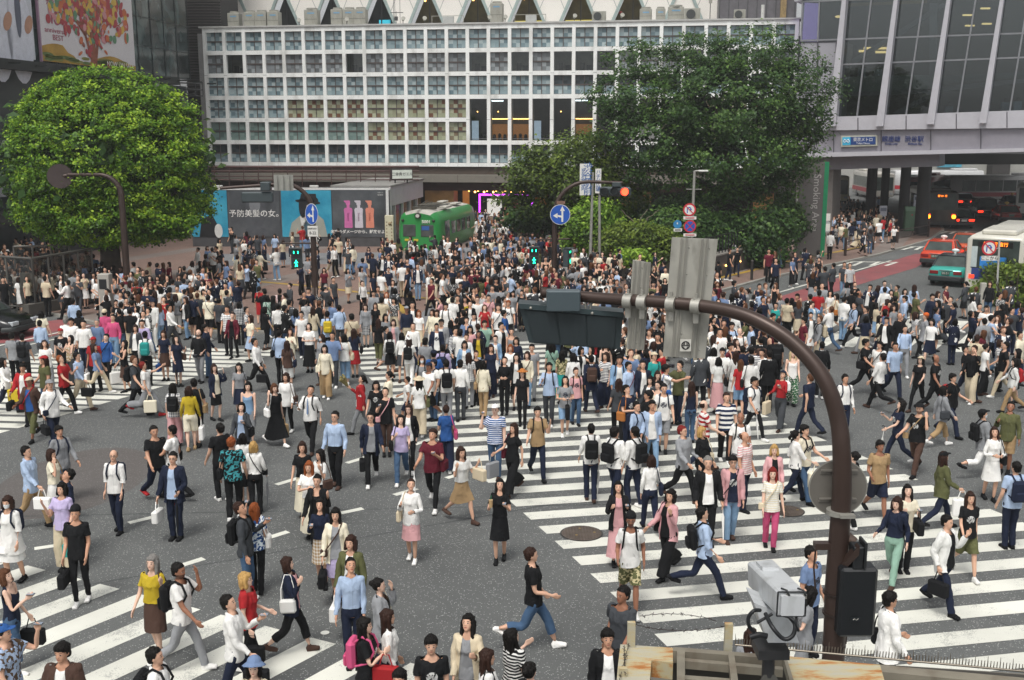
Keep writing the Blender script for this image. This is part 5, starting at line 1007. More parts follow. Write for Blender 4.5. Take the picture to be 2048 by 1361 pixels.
banner('tall white sign with blue vertical station name on grey pole', 1160, 328, 1180, 391, 54, '渋谷駅前', 'Shibuya Sta.', 1186, 1179, 345, .46)
banner('narrow white sign with small vertical writing behind station name sign', 1191, 338, 1202, 387, 56, 'ハチ公広場', '', 1199, 1199, 338, .26)
# street lamp with restriction signs
Y = 57; t = thing('street_lamp', 'pale street lamp with round signs on its pole right of centre', 'street lamp', (P(1382,500,Y)[0], Y, .1)); ox = P(1382,500,Y)[0]
tp = P(1389, 342, Y); m = MB(); m.tube([(0,0,0),(tp[0]-ox,0,tp[2]-.1)],[.1,.07],10); m.tube([(tp[0]-ox,0,tp[2]-.12),(tp[0]-ox+.25,0,tp[2]-.1)],.04,8); m.build('pole', GV, t); MB().box((tp[0]-ox+.2,-.1,tp[2]-.16),(tp[0]-ox+.72,.1,tp[2]-.06),0,.03).build('lamp_head', M('lamp_head_white', '#cfcfca', .4), t)
m = MB(); zz_ = P(1388,379,Y)[2]-.1; m.tube([(-.35,0,zz_),(.45,0,zz_)], .02, 5); m.build('banner_arm', GV, t)
def rsign(parent, px, py, Y, r, kind, ox=0, oy=0):
    c = P(px, py, Y-.12); c = (c[0]-ox, -.12 if parent else c[1], c[2]-.1); s = bpy.data.objects.new('sign_disc', None); COL.objects.link(s); s.parent = parent; s.location = c
    if kind == 'turn':
        MB().disc((0,0,0),(0,-1,0),r,30,0,.02).build('rim', SRD, s); MB().disc((0,-.006,0),(0,-1,0),r*.76,30).build('face', SWH, s); m = MB()
        for k in range(9):
            a0, a1 = R(180-k*20), R(160-k*20); m.add([(-.02+math.cos(a0)*r*.2,-.012,.08*r+math.sin(a0)*r*.2),(-.02+math.cos(a0)*r*.36,-.012,.08*r+math.sin(a0)*r*.36),(-.02+math.cos(a1)*r*.36,-.012,.08*r+math.sin(a1)*r*.36),(-.02+math.cos(a1)*r*.2,-.012,.08*r+math.sin(a1)*r*.2)],[(0,1,2,3)],0)
        shape(m, (-.02,-.012,0), [(-.36,.08),(-.2,.08),(-.2,-.5),(-.36,-.5)], r); shape(m, (-.02,-.012,0), [(.1,.1),(.46,.1),(.28,-.2)], r); m.build('arrow', SBL, s)
        m = MB(); shape(m, (0,-.018,0), [(-.6,.5),(-.5,.6),(.6,-.5),(.5,-.6)], r); m.build('slash', SRD, s)
    elif kind == 'park':
        MB().disc((0,0,0),(0,-1,0),r,30,0,.02).build('rim', SRD, s); MB().disc((0,-.006,0),(0,-1,0),r*.78,30).build('face', SBL, s); m = MB(); shape(m, (0,-.012,0), [(-.6,.5),(-.5,.6),(.6,-.5),(.5,-.6)], r); shape(m, (0,-.013,0), [(.6,.5),(.5,.6),(-.6,-.5),(-.5,-.6)], r); m.build('slash', SRD, s)
    else: MB().disc((0,0,0),(0,-1,0),r,24,0,.02).build('face', M('sign_sky', '#2f7fb4', .4), s); m = MB(); shape(m,(0,-.008,0),[(-.2,0),(.1,0),(.1,.5),(-.2,.4)],r); m.build('figure', SWH, s)
    return s
rsign(t, 1379, 420, Y, .34, 'turn', ox); rsign(t, 1380, 453, Y, .33, 'park', ox); rsign(t, 1355, 449, Y, .22, 'blue', ox)
for px, py, w, red in ((1379,436,.34,1),(1379,470,.34,1),(1355,460,.22,0)):
    c = P(px, py, Y); m = MB(); m.box((c[0]-ox-w,-.12,c[2]-.18),(c[0]-ox+w,-.1,c[2]-.02)); q = m.build('arrow_plate', SWH, t); m = MB(); m.box((c[0]-ox-w*.7,-.13,c[2]-.125),(c[0]-ox+w*.7,-.12,c[2]-.075)); m.build('bar', SRD if red else INK, q)
# right-hand no-U-turn sign
b = G(1992, 612); Y = b[1]; t = thing('road_sign', 'round red rimmed no U-turn sign on white pole by the hedge', 'road sign', (b[0], Y, 0)); tp = P(1999, 483, Y)
MB().tube([(0,0,0),(tp[0]-b[0],0,tp[2])],.045,10).build('pole', M('pole_white', '#b9bab6', .4, .2), t)
s = rsign(t, 1979, 492, Y, .33, 'turn', b[0]); c = P(1977, 513, Y); m = MB(); m.box((c[0]-b[0]-.36,-.13,c[2]-.18),(c[0]-b[0]+.36,-.1,c[2]+.03)); q = m.build('text_plate', SWH, t); text('ここから', .2, INK, Matrix.Translation((c[0]-b[0],-.14,c[2]-.08)) @ FLAT, parent=q); m = MB(); m.tube([(c[0]-b[0]+.2,-.05,tp[2]-.35),(tp[0]-b[0],0,tp[2]-.3)],.03,6); m.build('bracket', GV, t)
b = G(1963, 615); t = thing('marker_post', 'short pale square marker post in front of the hedge', 'post', (b[0], b[1], 0)); m = MB(); m.box((-.12,-.09,0),(.12,.09,1.1),0,.02); m.build('post', M('post_pale', '#a9a69c', .6), t)
# bus stop posts, pillars, cabinets and rails on the right pavement
def stop(label, px, top, bot, w, kind, Yb=None):
    Y = G(px, bot, .1)[1] if Yb is None else Yb; a = P(px, top, Y); x = a[0]; k = Y/FPX; z1 = a[2]; t = thing('bus_stop_sign', label, 'bus stop sign', (x, Y, .1)); z1 -= .1
    if kind == 'round': m = MB(); m.tube([(0,0,0),(0,0,z1-.9)],.04,8); m.build('pole', GV, t); m = MB(); m.disc((0,-.05,z1-.4),(0,-1,0),w/2,20,0,.1); m.box((-w/2,-.05,.75),(w/2,.05,z1-.45)); m.build('board', M('stop_grey', '#a3a7a6', .4), t); m = MB(); [m.box((-w*.42,-.06,.85+i*.7),(w*.42,-.05,1.35+i*.7)) for i in range(2)]; m.build('timetable', SWH, t)
    else: m = MB(); m.box((-w/2,-.06,.75 if kind=='pole' else .1),(w/2,.06,z1),0,.01); m.build('board', M('stop_white', '#b7b9c2', .4, var=.12, scale=4), t); m = MB(); m.box((-w/2+.05,-.07,z1-.4),(w/2-.05,-.06,z1-.15)); [m.box((-w/2+.08,-.07,1.0+i*.17),(w/2-.12-.1*(i%3),-.06,1.05+i*.17)) for i in range(int((z1-1.5)/.17))]; m.build('printed_lines', M('print_greyblue', '#6f7484', .5), t); m = MB(); m.tube([(0,0,0),(0,0,.8)],.05,8); m.build('foot', GV, t)
stop('grey round topped bus stop sign beside the green panel edge', 1655, 437, 487, .42, 'round')
stop('white timetable pillar left of the man in red cap', 1767, 412, 468, .55, 'pillar')
stop('tall white information sign on a pole by the dark bus', 1836, 390, 458, .62, 'pole')
b = G(1816, 462, .1); t = thing('utility_cabinet', 'pale green rounded utility cabinet on the pavement by the bus lane', 'cabinet', (b[0], b[1], .1)); m = MB(); m.box((-.42,-.35,0),(.42,.35,1.6),0,.06); m.tube([(-.42+.02,0,1.6),(.42-.02,0,1.6)],.3,12); m.build('casing', M('cabinet_green', '#5f7d63', .5, var=.06, dirt=('#495f4c', .5, 2)), t); MB().box((.05,-.37,1.2),(.16,-.35,1.3)).build('sticker', SRD, t)
def rail(label, x0, y0, x1, y1):
    a, b = Vector(G(x0, y0, .1)), Vector(G(x1, y1, .1)); t = thing('guard_rail', label, 'guard rail', a, math.atan2(b.y-a.y, b.x-a.x), 'guard rails along the kerb'); L = (b-a).length
    for x in (0, L): m = MB(); m.tube([(x,0,0),(x,0,1.05)], .09, 10); m.sphere((x,0,1.08),.1,8,6); m.build('post', PB, t)
    m = MB(); m.tube([(0,0,.85),(L,0,.85)],.035,6); m.tube([(0,0,.3),(L,0,.3)],.035,6); m.tube([(L/2-.5,0,.3),(L/2-.2,0,.6),(L/2,0,.4),(L/2+.2,0,.6),(L/2+.5,0,.3)],.025,5); m.build('rails', PB, t)
rail('brown guard rail by the bus lane, left one before grey shirted walkers', 1690, 512, 1745, 500); rail('brown guard rail by the bus lane in front of green cabinet', 1794, 486, 1856, 474)
for i, (px, py, l) in enumerate(((1503,560,'dark bollard at the kerb, left of the pair near the planter'),(1530,552,'dark bollard at the kerb, right of the pair near the planter'),(1568,535,'dark bollard at the kerb beside orange banner'))):
    b = G(px, py, .1); t = thing('bollard', l, 'bollard', (b[0],b[1],.1), 0, 'bollards along the right kerb'); m = MB(); m.tube([(0,0,0),(0,0,.95)],.075,10); m.build('post', M('bollard_dark','#2c2826',.5), t); MB().sphere((0,0,.97),.085,10,6).build('cap', M('bollard_dark','#2c2826',.5), t)
b = G(1561, 530, .1); t = thing('banner', 'narrow upright orange banner on the right pavement', 'banner', (b[0], b[1], .1)); m = MB(); m.box((-.14,-.02,.4),(.14,.0,1.9)); m.build('cloth', M('banner_orange', '#b8782c', .6, var=.4, scale=6), t); MB().tube([(-.16,0,0),(-.16,0,1.95)],.02,6).build('pole', GV, t)
# red hexagonal litter/other small things: warning cone batons carried by guards are with the people
# glass smoking fence at left
t = thing('glass_fence', 'glazed smoking area fence with steel frame behind black car', 'fence'); FM = M('fence_steel', '#6d6b66', .4, .5, var=.1); m = MB(); gls = MB()
def fseg(p0, p1, top=2.35, posts=3):
    a, b = Vector(G(*p0, .1)), Vector(G(*p1, .1)); 
    m.tube([a + Vector((0,0,top)), b + Vector((0,0,top))], .05, 6); m.tube([a + Vector((0,0,.25)), b + Vector((0,0,.25))], .035, 6)
    for i in range(posts+1): q = a.lerp(b, i/posts); m.tube([q, q + Vector((0,0,top+.04))], .05, 6)
    gls.quad(a + Vector((0,0,.3)), b + Vector((0,0,.3)), b + Vector((0,0,top-.05)), a + Vector((0,0,top-.05)))
fseg((-30,618),(73,628),2.35,2); fseg((73,628),(190,600),2.35,4); fseg((36,594),(146,590),2.35,3); m.build('frame', FM, t); gls.build('glass', glassy('fence_glass', (.45,.43,.40), .05, .35), t)
m = MB(); a, b = Vector(G(73,628,.1)), Vector(G(205,604,.1)); F = frame(a + Vector((0,-.3,0)), b-a); m2 = MB(F); m2.box((-.2,0,0),((b-a).length,.35,.45)); m2.build('kerb_wall', M('low_wall', '#55524c', .8, var=.2, scale=2), t)
b = G(20, 640, .1); t = thing('notice', 'white notice with green round mark on the glass fence', 'notice', (b[0], G(20,624,.1)[1]-.1, .1)); c = P(17, 562, G(20,624,.1)[1]-.1); MB().box((-.3,-.02,c[2]-.1-.35),(.3,0,c[2]-.1+.35)).build('sheet', SWH, t); m = MB(); m.disc((0,-.03,c[2]-.15),(0,-1,0),.13,16); m.build('round_mark', M('mark_green', '#3a9c86', .5), t)
b = G(217, 640, .1); t = thing('notice_pillar', 'tall pale square pillar left of the round tree trunk', 'pillar', (b[0], b[1], .1)); z = P(212, 548, b[1])[2]; m = MB(); m.box((-.27,-.2,0),(.2,.25,z-.1),0,.02); m.build('pillar', M('pillar_grey', '#a19e96', .6, var=.08, dirt=('#77736b', .5, 2)), t); MB().box((-.2,-.21,z-.7),(.1,-.2,z-.3)).build('hatch', SBK, t)
b = G(238, 632, .1); t = thing('notice_board', 'slanted white notice board fixed low in front of tree trunk', 'board', (b[0], b[1], .1), R(-20)); z = P(238,584,b[1])[2]; m = MB(); m.add([(-.4,0,z-.55),(.5,0,z-.45),(.5,0,z+.22),(-.4,0,z+.12),(-.4,.05,z-.55),(.5,.05,z-.45),(.5,.05,z+.22),(-.4,.05,z+.12)],[(0,1,2,3),(7,6,5,4),(0,4,5,1),(1,5,6,2),(2,6,7,3),(3,7,4,0)]); m.build('board', M('board_pale', '#aaa79e', .6, dirt=('#6f6c64', .5, 3)), t); MB().box((-.05,.06,0),(.08,.14,z)).build('leg', GV, t)
b = G(253, 612, .1); c = P(253, 574, b[1]); t = thing('notice_plate', 'small upright white plate on the dark left signal pole', 'plate', (c[0], b[1]-.22, c[2])); MB().box((-.13,-.01,-.35),(.13,.01,.35)).build('plate', SWH, t); MB().box((-.05,-.02,-.2),(.02,-.01,.05)).build('printed_figure', SBL, t)
# ================================================================ near signal pole, sign backs, camera housing, rusty canopy
D = 11.0
PF = M('near_pole', '#43352f', .38, .35, var=.06, scale=2, dirt=('#3a2c28', .35, 3))
t = thing('signal_pole', 'thick brown curved signal pole arching over the crossing in the foreground', 'signal pole')
ax = [(1668,1700,11.0,.125),(1668,1290,11.0,.122),(1671,1180,11.0,.115),(1683,1000,11.0,.105),(1683,900,11.0,.095),(1676,840,11.05,.09),(1658,780,11.1,.087),(1632,735,11.2,.085),(1590,690,11.35,.082),(1540,655,11.5,.08),(1480,628,11.7,.077),(1400,612,11.95,.074),(1300,603,12.2,.071),(1200,597,12.5,.068),(1088,586,12.8,.064)]
pts = [Vector(P(x, y, Y)) for x, y, Y, r in ax]; pts[0] = Vector((pts[1].x, 11.0, 0)); 
def smooth_path(p, rs, n=6):
    o, r2 = [], []
    for i in range(len(p)-1):
        p0, p1, p2, p3 = p[max(i-1,0)], p[i], p[i+1], p[min(i+2,len(p)-1)]
        for k in range(n): u = k/n; o.append(.5*((2*p1)+(-p0+p2)*u+(2*p0-5*p1+4*p2-p3)*u*u+(-p0+3*p1-3*p2+p3)*u**3)); r2.append(rs[i]+(rs[i+1]-rs[i])*u)
    return o + [p[-1]], r2 + [rs[-1]]
sp, sr = smooth_path(pts, [a[3] for a in ax]); MB().tube(sp, sr, 24).build('pole', PF, t)
e = pts[-1]; MB().sphere(e + Vector((-.01,0,0)), .064, 14, 10, 0, (.6,1,1)).build('end_cap', PF, t)
for px, py, Y in ((1668,1225,11.0),(1668,1290,11.0),(1669,1185,11.0)): c = Vector(P(px, py, Y)); m = MB(); m.tube([c-Vector((0,0,.012)), c+Vector((0,0,.012))], .127, 24); m.build('steel_band', M('band_dark', '#3a302c', .4, .5), t)
GVF = M('galv_near', '#a09e96', .45, .4, var=.15, scale=9, dirt=('#8c8a80', .5, 8))
def clamp(px, py, Y, r, parent, w=.05):
    c = Vector(P(px, py, Y)); d = (Vector(P(px+30, py+3, Y-.08)) - c).normalized(); MB().tube([c-d*w, c+d*w], r+.012, 20).build('clamp', GVF, parent); m = MB(); m.tube([c+Vector((0,0,r)), c+Vector((0,0,r+.07))], .016, 8); m.box((c.x-.035,c.y-.03,c.z+r+.005),(c.x+.035,c.y+.03,c.z+r+.02)); m.box((c.x-.03,c.y-.02,c.z-r-.12),(c.x+.03,c.y+.05,c.z-r)); m.build('bolt', GVF, parent)
def signback(label, tl, tr, br, bl, Y, posts, clamps, emblem=None):
    s = thing('sign_back', label, 'sign'); Yb = Y + .12; pt = [Vector(P(*q, Yb)) for q in (tl, tr, br, bl)]; b = [p + Vector((0,.02,0)) for p in pt]
    m = MB(); m.add(pt + b, [(3,2,1,0),(4,5,6,7),(0,1,5,4),(1,2,6,5),(2,3,7,6),(3,0,4,7)]); m.build('plate', M('alu_plate', '#a7a59c', .45, .15, var=.1, scale=5, dirt=('#6c6a61', .6, 5)), s)
    for f in posts:
        m = MB()
        for g_ in (-.028, .028): 
            a = pt[0].lerp(pt[1], f) + Vector((g_,-.03,0)); c = pt[3].lerp(pt[2], f) + Vector((g_,-.03,0)); m.add([a+Vector((-.01,0,0)),a+Vector((.01,0,0)),c+Vector((.01,0,0)),c+Vector((-.01,0,0)),a+Vector((-.01,.032,0)),a+Vector((.01,.032,0)),c+Vector((.01,.032,0)),c+Vector((-.01,.032,0))],[(3,2,1,0),(0,4,7,3),(1,2,6,5),(0,1,5,4)])
        m.build('channel_rail', M('channel', '#8e8c84', .4, .3, var=.1), s)
        r_ = MB(); [r_.sphere(pt[0].lerp(pt[1], f).lerp(pt[3].lerp(pt[2], f), v) + Vector((.06,-.002,0)), .008, 6, 4) for v in (.08,.3,.55,.8,.93)]; r_.build('rivets', GVF, s)
    for (px, py, yy, r) in clamps: clamp(px, py, yy, r, s)
    return s, pt
s1, pt = signback('tall narrow pale grey sign back, the slimmer of the near pair', (1266,520),(1302,526),(1288,701),(1253,697), 12.25, (.25,.8), ((1256,603,12.3,.071),(1284,605,12.2,.071)))
s2, pt = signback('large grey sign back with a small round emblem sticker', (1344,475),(1436,479),(1410,718),(1326,713), 11.95, (.27,.72), ((1342,609,12.05,.073),(1392,613,11.95,.074)))
c = Vector(P(1371, 691, 12.03)); st_ = MB(); st_.box((c.x-.063,c.y-.006,c.z-.07),(c.x+.063,c.y,c.z+.07)); sk = st_.build('sticker', M('sticker_white', '#c9c7be', .5), s2)
m = MB(); ring(m, (c.x,c.y-.009,c.z), (0,-1,0), .038, .05, 0, 28)
for s in (-1, 1): m.box((c.x+s*.012-.004,c.y-.012,c.z),(c.x+s*.012+.004,c.y-.008,c.z+.042)); m.box((c.x+s*.026-.004,c.y-.012,c.z+.002),(c.x+s*.026+.004,c.y-.008,c.z+.034)); m.tube([(c.x+s*.006,c.y-.01,c.z-.045),(c.x+s*.03,c.y-.01,c.z-.012)],.004,4)
m.box((c.x-.042,c.y-.0125,c.z-.004),(c.x+.042,c.y-.0085,c.z+.004)); m.build('emblem', INK, sk)
# back of the horizontal traffic light
Yt = 12.55; tl = thing('traffic_light', 'big dark back of a horizontal traffic light hanging from the near arm', 'traffic light'); SGN = M('signal_near', '#2f3a3d', .45, .15, var=.06, scale=3, dirt=('#232b2e', .5, 4))
q = [Vector(P(*c, Yt)) for c in ((1034,612),(1240,625),(1250,690),(1065,668))]
A, B_, C_, D_ = [Vector(P(*c, Yt)) for c in ((1036,606),(1247,624),(1240,699),(1058,686))]
m = MB(); dep = Vector((.02,.26,0)); f = [A, B_, C_, D_]
ins_ = [A.lerp(C_, .04), B_.lerp(D_, .04), C_.lerp(A, .03), D_.lerp(B_, .03)]
m.add([p for p in f] + [p+dep for p in f], [(3,2,1,0),(4,5,6,7),(0,1,5,4),(1,2,6,5),(2,3,7,6),(3,0,4,7)]); m.build('housing', SGN, tl)
m = MB()
for f0, f1 in ((.06,.34),(.36,.63),(.65,.93)):
    a, b = A.lerp(B_, f0), A.lerp(B_, f1); c, d = D_.lerp(C_, f0), D_.lerp(C_, f1); a, c2 = a.lerp(c, .16), a.lerp(c, .96); b, d2 = b.lerp(d, .16), b.lerp(d, .96); o = Vector((0,-.028,0))
    m.add([a+o, b+o, d2+o, c2+o, a, b, d2, c2], [(3,2,1,0),(0,1,5,4),(1,2,6,5),(2,3,7,6),(3,0,4,7)])
m.build('back_doors', M('signal_door', '#242d30', .5, .1, var=.08), tl)
m = MB(); o = Vector((0,-.05,0)); m.add([A+o, B_+o, B_.lerp(C_,.13)+o, A.lerp(D_,.13)+o, A, B_, B_.lerp(C_,.13), A.lerp(D_,.13)], [(3,2,1,0),(0,1,5,4),(1,2,6,5),(2,3,7,6),(3,0,4,7)]); m.build('top_rail', M('signal_rail', '#3b484b', .4, .3), tl)
m = MB(); [m.sphere(A.lerp(B_, f)+Vector((0,-.06,-.04)), .018, 8, 6) for f in (.12,.42,.7)]; m.build('bolts', GVF, tl)
for k, f in enumerate((.2,.5,.82)): c = A.lerp(B_, f).lerp(D_.lerp(C_, f), .5) + dep; m = MB(); m.tube([c, c+Vector((.03,.3,-.04))], [.19,.2], 20, 0, False); m.build('visor', SGN, tl)
c0, c1 = Vector(P(1093,581,12.5)), Vector(P(1160,622,12.5)); m = MB(); m.box((c0.x,12.42,c1.z),(c1.x,12.62,c0.z),0,.012); m.build('terminal_box', M('terminal', '#4a565b', .45, .2, var=.05), tl)
m = MB(); [m.tube([Vector(P(x,y,12.55)), Vector(P(x+1,y+20,12.55))], .012, 6) for x, y in ((1170,600),(1180,602))]; m.build('hanger', GVF, tl)
# round sign back on the pole
c = Vector(P(1676, 976, 11.16)); rs_ = thing('round_sign', 'large round grey sign seen from behind on the near pole', 'sign'); MB().disc(c, (0,-1,0), .318, 48, 0, .02).build('disc', M('disc_grey', '#77736c', .45, .35, var=.05, scale=4, dirt=('#67635b', .4, 4)), rs_)
m = MB(); ring(m, c+Vector((0,-.003,0)), (0,-1,0), .308, .32, 0, 48); m.build('rim', GVF, rs_)
m = MB(); [m.box((c.x-.2,c.y-.03,c.z+z-.008),(c.x+.2,c.y-.001,c.z+z+.008)) for z in (.2,-.12)]; [m.box((c.x+x-.055,c.y-.012,c.z+z-.03),(c.x+x+.055,c.y-.002,c.z+z+.0)) for x in (-.15,.15) for z in (.19,-.13)]; m.build('stiffener', M('stiff', '#827e77', .4, .4), rs_)
m = MB(); cc = Vector(P(1676,1025,11.0)); m.tube([cc-Vector((0,0,.02)), cc+Vector((0,0,.03))], .125, 20); m.box((cc.x-.02,cc.y-.16,cc.z-.015),(cc.x+.14,cc.y-.08,cc.z+.02)); m.build('clamp', GVF, rs_)
# loudspeaker box and siren on the pole
sp_ = thing('loudspeaker', 'black rounded loudspeaker box mounted on the right of the near pole', 'loudspeaker'); a, b = Vector(P(1681,1135,10.8)), Vector(P(1746,1272,10.8)); m = MB(); m.box((a.x,10.75,b.z),(b.x,11.0,a.z),0,.03); m.build('casing', M('speaker_black', '#14171a', .4, var=.1), sp_)
c = Vector(P(1711,1239,10.74)); m = MB(); m.box((c.x-.05,c.y-.004,c.z-.024),(c.x+.05,c.y,c.z+.024),0); m.build('name_plate', M('np_dark', '#2c3033', .3, .4), sp_); m = MB(); m.tube([(c.x-.03,c.y-.008,c.z-.005),(c.x-.01,c.y-.008,c.z+.01),(c.x+.005,c.y-.008,c.z-.008),(c.x+.03,c.y-.008,c.z+.01)],.004,4); m.build('emblem', GVF, sp_)
h = Vector(P(1712,1135,10.85)); m = MB(); m.tube([h, h+Vector((0,0,.05))], .05, 12); m.build('swivel', SBK, sp_)
hs_ = thing('loudspeaker', 'small brown horn loudspeaker with black flash box on the near pole', 'horn loudspeaker'); c = Vector(P(1690,1075,11.05)); m = MB(); m.tube([c+Vector((-.06,0,.03)), c+Vector((.09,-.08,-.03))], [.1,.05], 16); m.build('horn', M('horn_brown', '#57483f', .5, .2), hs_); MB().sphere(c+Vector((.1,-.08,-.035)), .045, 12, 8).build('horn_driver', M('horn_grey', '#6b6d6c', .5), hs_)
a, b = Vector(P(1675,1140,10.95)), Vector(P(1716,1098,10.75)); m = MB(); F = frame(a, (b.x-a.x, b.y-a.y, 0)); 
d = (b-a); up = Vector((0,0,.05)); sd = Vector((0,.05,0)); m.add([a-up-sd,b-up-sd,b+up-sd,a+up-sd,a-up+sd,b-up+sd,b+up+sd,a+up+sd],[(0,1,2,3),(7,6,5,4),(0,4,5,1),(1,5,6,2),(2,6,7,3),(3,7,4,0)]); m.build('bracket', PF, hs_)
m = MB(); c = Vector(P(1713,1112,10.85)); m.box((c.x-.06,c.y-.09,c.z-.12),(c.x+.05,c.y+.09,c.z+.13),0,.01); m.box((c.x+.05,c.y-.11,c.z-.1),(c.x+.075,c.y+.11,c.z+.18)); m.build('relay_box', SBK, hs_)
m = MB(); c = Vector(P(1643,1092,11)); m.box((c.x-.08,c.y-.05,c.z-.03),(c.x+.1,c.y+.05,c.z+.04)); m.tube([c+Vector((-.06,0,-.03)), c+Vector((-.07,0,-.25)), c+Vector((-.04,0,-.5))], .01, 6); m.build('bracket', PF, hs_)
c = Vector(P(1684,1255,11)); bx_ = thing('junction_box', 'narrow brown junction box hanging behind the black loudspeaker', 'box'); m = MB(); m.box((c.x-.04,c.y-.05,c.z-.18),(c.x+.05,c.y+.08,c.z+.13),0,.008); m.build('casing', PF, bx_); m = MB(); m.tube([c+Vector((-.02,-.05,-.15)), c+Vector((-.05,-.05,-.4)), c+Vector((-.04,0,-.9))], .012, 6); m.build('cable', SBK, bx_)
# white camera housing on its mount
CW = M('housing_white', '#bfc2c4', .38, .05, var=.04, scale=8, dirt=('#8a8c8a', .45, 14)); ch = thing('surveillance_camera', 'white box shaped camera housing with black cables on a dark mount', 'camera')
back = [Vector(P(x, y, 5.0)) for x, y in ((1555,1183),(1613,1183),(1610,1232),(1552,1232))]; front_ = [Vector(P(x, y, 5.75)) for x, y in ((1494,1122),(1545,1118),(1545,1165),(1494,1172))]
front_ = [Vector(P(1495,1124,5.75)), Vector(P(1548,1119,5.75)), Vector(P(1548,1168,5.75)), Vector(P(1497,1175,5.75))]
def bevbox(mb, bk, fr, e=.08):
    def oct_(q): return [q[0].lerp(q[1], e), q[1].lerp(q[0], e), q[1].lerp(q[2], e), q[2].lerp(q[1], e), q[2].lerp(q[3], e), q[3].lerp(q[2], e), q[3].lerp(q[0], e), q[0].lerp(q[3], e)]
    a, b = oct_(bk), oct_(fr); mb.add(a + b, [tuple(range(7,-1,-1)), tuple(range(8,16))] + [(i, (i+1)%8, 8+(i+1)%8, 8+i) for i in range(8)])
m = MB(); bevbox(m, back, front_); m.build('housing', CW, ch)
m = MB(); ctr = sum(back, Vector())/4; ib = [p.lerp(ctr, .2)+Vector((0,-.03,0)) for p in back]; bevbox(m, ib, [p+Vector((0,.04,0)) for p in ib], .05); m.build('rear_cover', CW, ch)
m = MB(); 
for i in range(4): a_, b_2 = back[i].lerp(ctr, .02)+Vector((0,-.006,0)), back[(i+1)%4].lerp(ctr, .02)+Vector((0,-.006,0)); m.tube([a_, b_2], .004, 6)
m.build('gasket', SBK, ch)
top_c = (back[0]+back[1]+front_[0]+front_[1])/4; fu = (front_[0]-back[0]).normalized(); su = (back[1]-back[0]).normalized(); tz = su.cross(fu)*-1
tz = tz if tz.z > 0 else -tz; pc = top_c + fu*.2; m = MB(); qd = [pc+su*sx*.045+fu*sy*.09 for sx, sy in ((-1,-1),(1,-1),(1,1),(-1,1))]; m.add(qd + [p+tz*.018 for p in qd], [(0,1,5,4),(1,2,6,5),(2,3,7,6),(3,0,4,7),(4,5,6,7)]); m.build('sun_plate', CW, ch)
for f in (.28, .85): p = back[0].lerp(back[1], f)+Vector((0,-.012,0)); m = MB(); m.tube([p+Vector((-.02,.02,.012)), p+Vector((0,-.01,.014)), p+Vector((.012,-.014,-.012))], .0055, 6); m.build('latch', SBK, ch); m = MB(); m.box((p.x,p.y-.012,p.z-.03),(p.x+.018,p.y,p.z-.008)); m.build('latch_plate', GVF, ch)
mt = [Vector(P(x, y, 5.25)) for x, y in ((1508,1206),(1582,1236),(1598,1286),(1536,1286))]; bk2 = [p+Vector((0,.2,0)) for p in mt]; m = MB(); m.add(mt + bk2, [(3,2,1,0),(4,5,6,7),(0,1,5,4),(1,2,6,5),(2,3,7,6),(3,0,4,7)]); m.build('pan_head', CW, ch)
m = MB(); c = Vector(P(1541,1305,5.3)); m.box((c.x-.075,c.y-.05,c.z-.02),(c.x+.09,c.y+.12,c.z+.03)); m.tube([c+Vector((0,.03,0)), c+Vector((0,.03,-.22))], .034, 12); m.build('mount_post', M('mount_dark', '#3a3a3b', .5, .3, var=.15), ch)
b0 = c+Vector((0,.03,-.13)); m = MB(); [m.add([b0, b0+Vector((dx,dy,-.2)), b0+Vector((dx*.1,dy*.1,-.2))], [(0,1,2),(2,1,0)]) for dx, dy in ((-.17,-.05),(.16,-.05),(.0,-.2))]; m.add([b0+Vector((-.03,-.03,0)), b0+Vector((.03,-.03,0)), b0+Vector((.16,-.06,-.2)), b0+Vector((-.17,-.06,-.2))], [(3,2,1,0)]); m.build('mount_foot', M('mount_grey', '#55544f', .6, .2, var=.2), ch)
def cable(pts, r, par): p, rr = smooth_path([Vector(P(*q)) for q in pts], [r]*len(pts)); MB().tube(p, rr, 8).build('cable', M('cable_black', '#17191c', .5), par)
cable(((1520,1221,5.15),(1508,1222,5.1),(1497,1235,5.1),(1498,1252,5.1),(1508,1264,5.12)), .010, ch)
cable(((1531,1228,5.1),(1545,1255,5.0),(1567,1278,4.98),(1585,1272,4.98),(1590,1250,5.0),(1578,1233,5.05)), .011, ch)
cable(((1566,1232,5.0),(1586,1240,4.95),(1597,1262,4.95),(1592,1232,5.0)), .006, ch); cable(((1500,1275,5.2),(1518,1270,5.2),(1534,1273,5.2)), .016, ch); cable(((1514,1246,5.1),(1528,1238,5.1),(1545,1228,5.1)), .008, ch)
# rusty canopy below the viewer
def rustm():
    m_, t4, b4 = node_mat('rusty_sheet'); tc = N(t4, 'TexCoord').outputs['Object']; n = N(t4, 'TexNoise', Scale=5.0, Detail=8.0, Roughness=.7); mp = N(t4, 'Mapping'); mp.inputs['Scale'].default_value = (.5, 2.2, 1); t4.links.new(tc, mp.inputs[0]); t4.links.new(mp.outputs[0], n.inputs['Vector'])
    rp = N(t4, 'ValToRGB'); e = rp.color_ramp.elements; e[0].color = (*hexc('#a9a594'), 1); e[0].position = .42; e[1].color = (*hexc('#6e3a1e'), 1); e[1].position = .74
    k = e.new(.52); k.color = (*hexc('#b0a37e'), 1); k = e.new(.6); k.color = (*hexc('#a8703a'), 1); t4.links.new(n.outputs['Fac'], rp.inputs[0]); t4.links.new(rp.outputs[0], b4.inputs['Base Color']); b4.inputs['Roughness'].default_value = .7; return m_
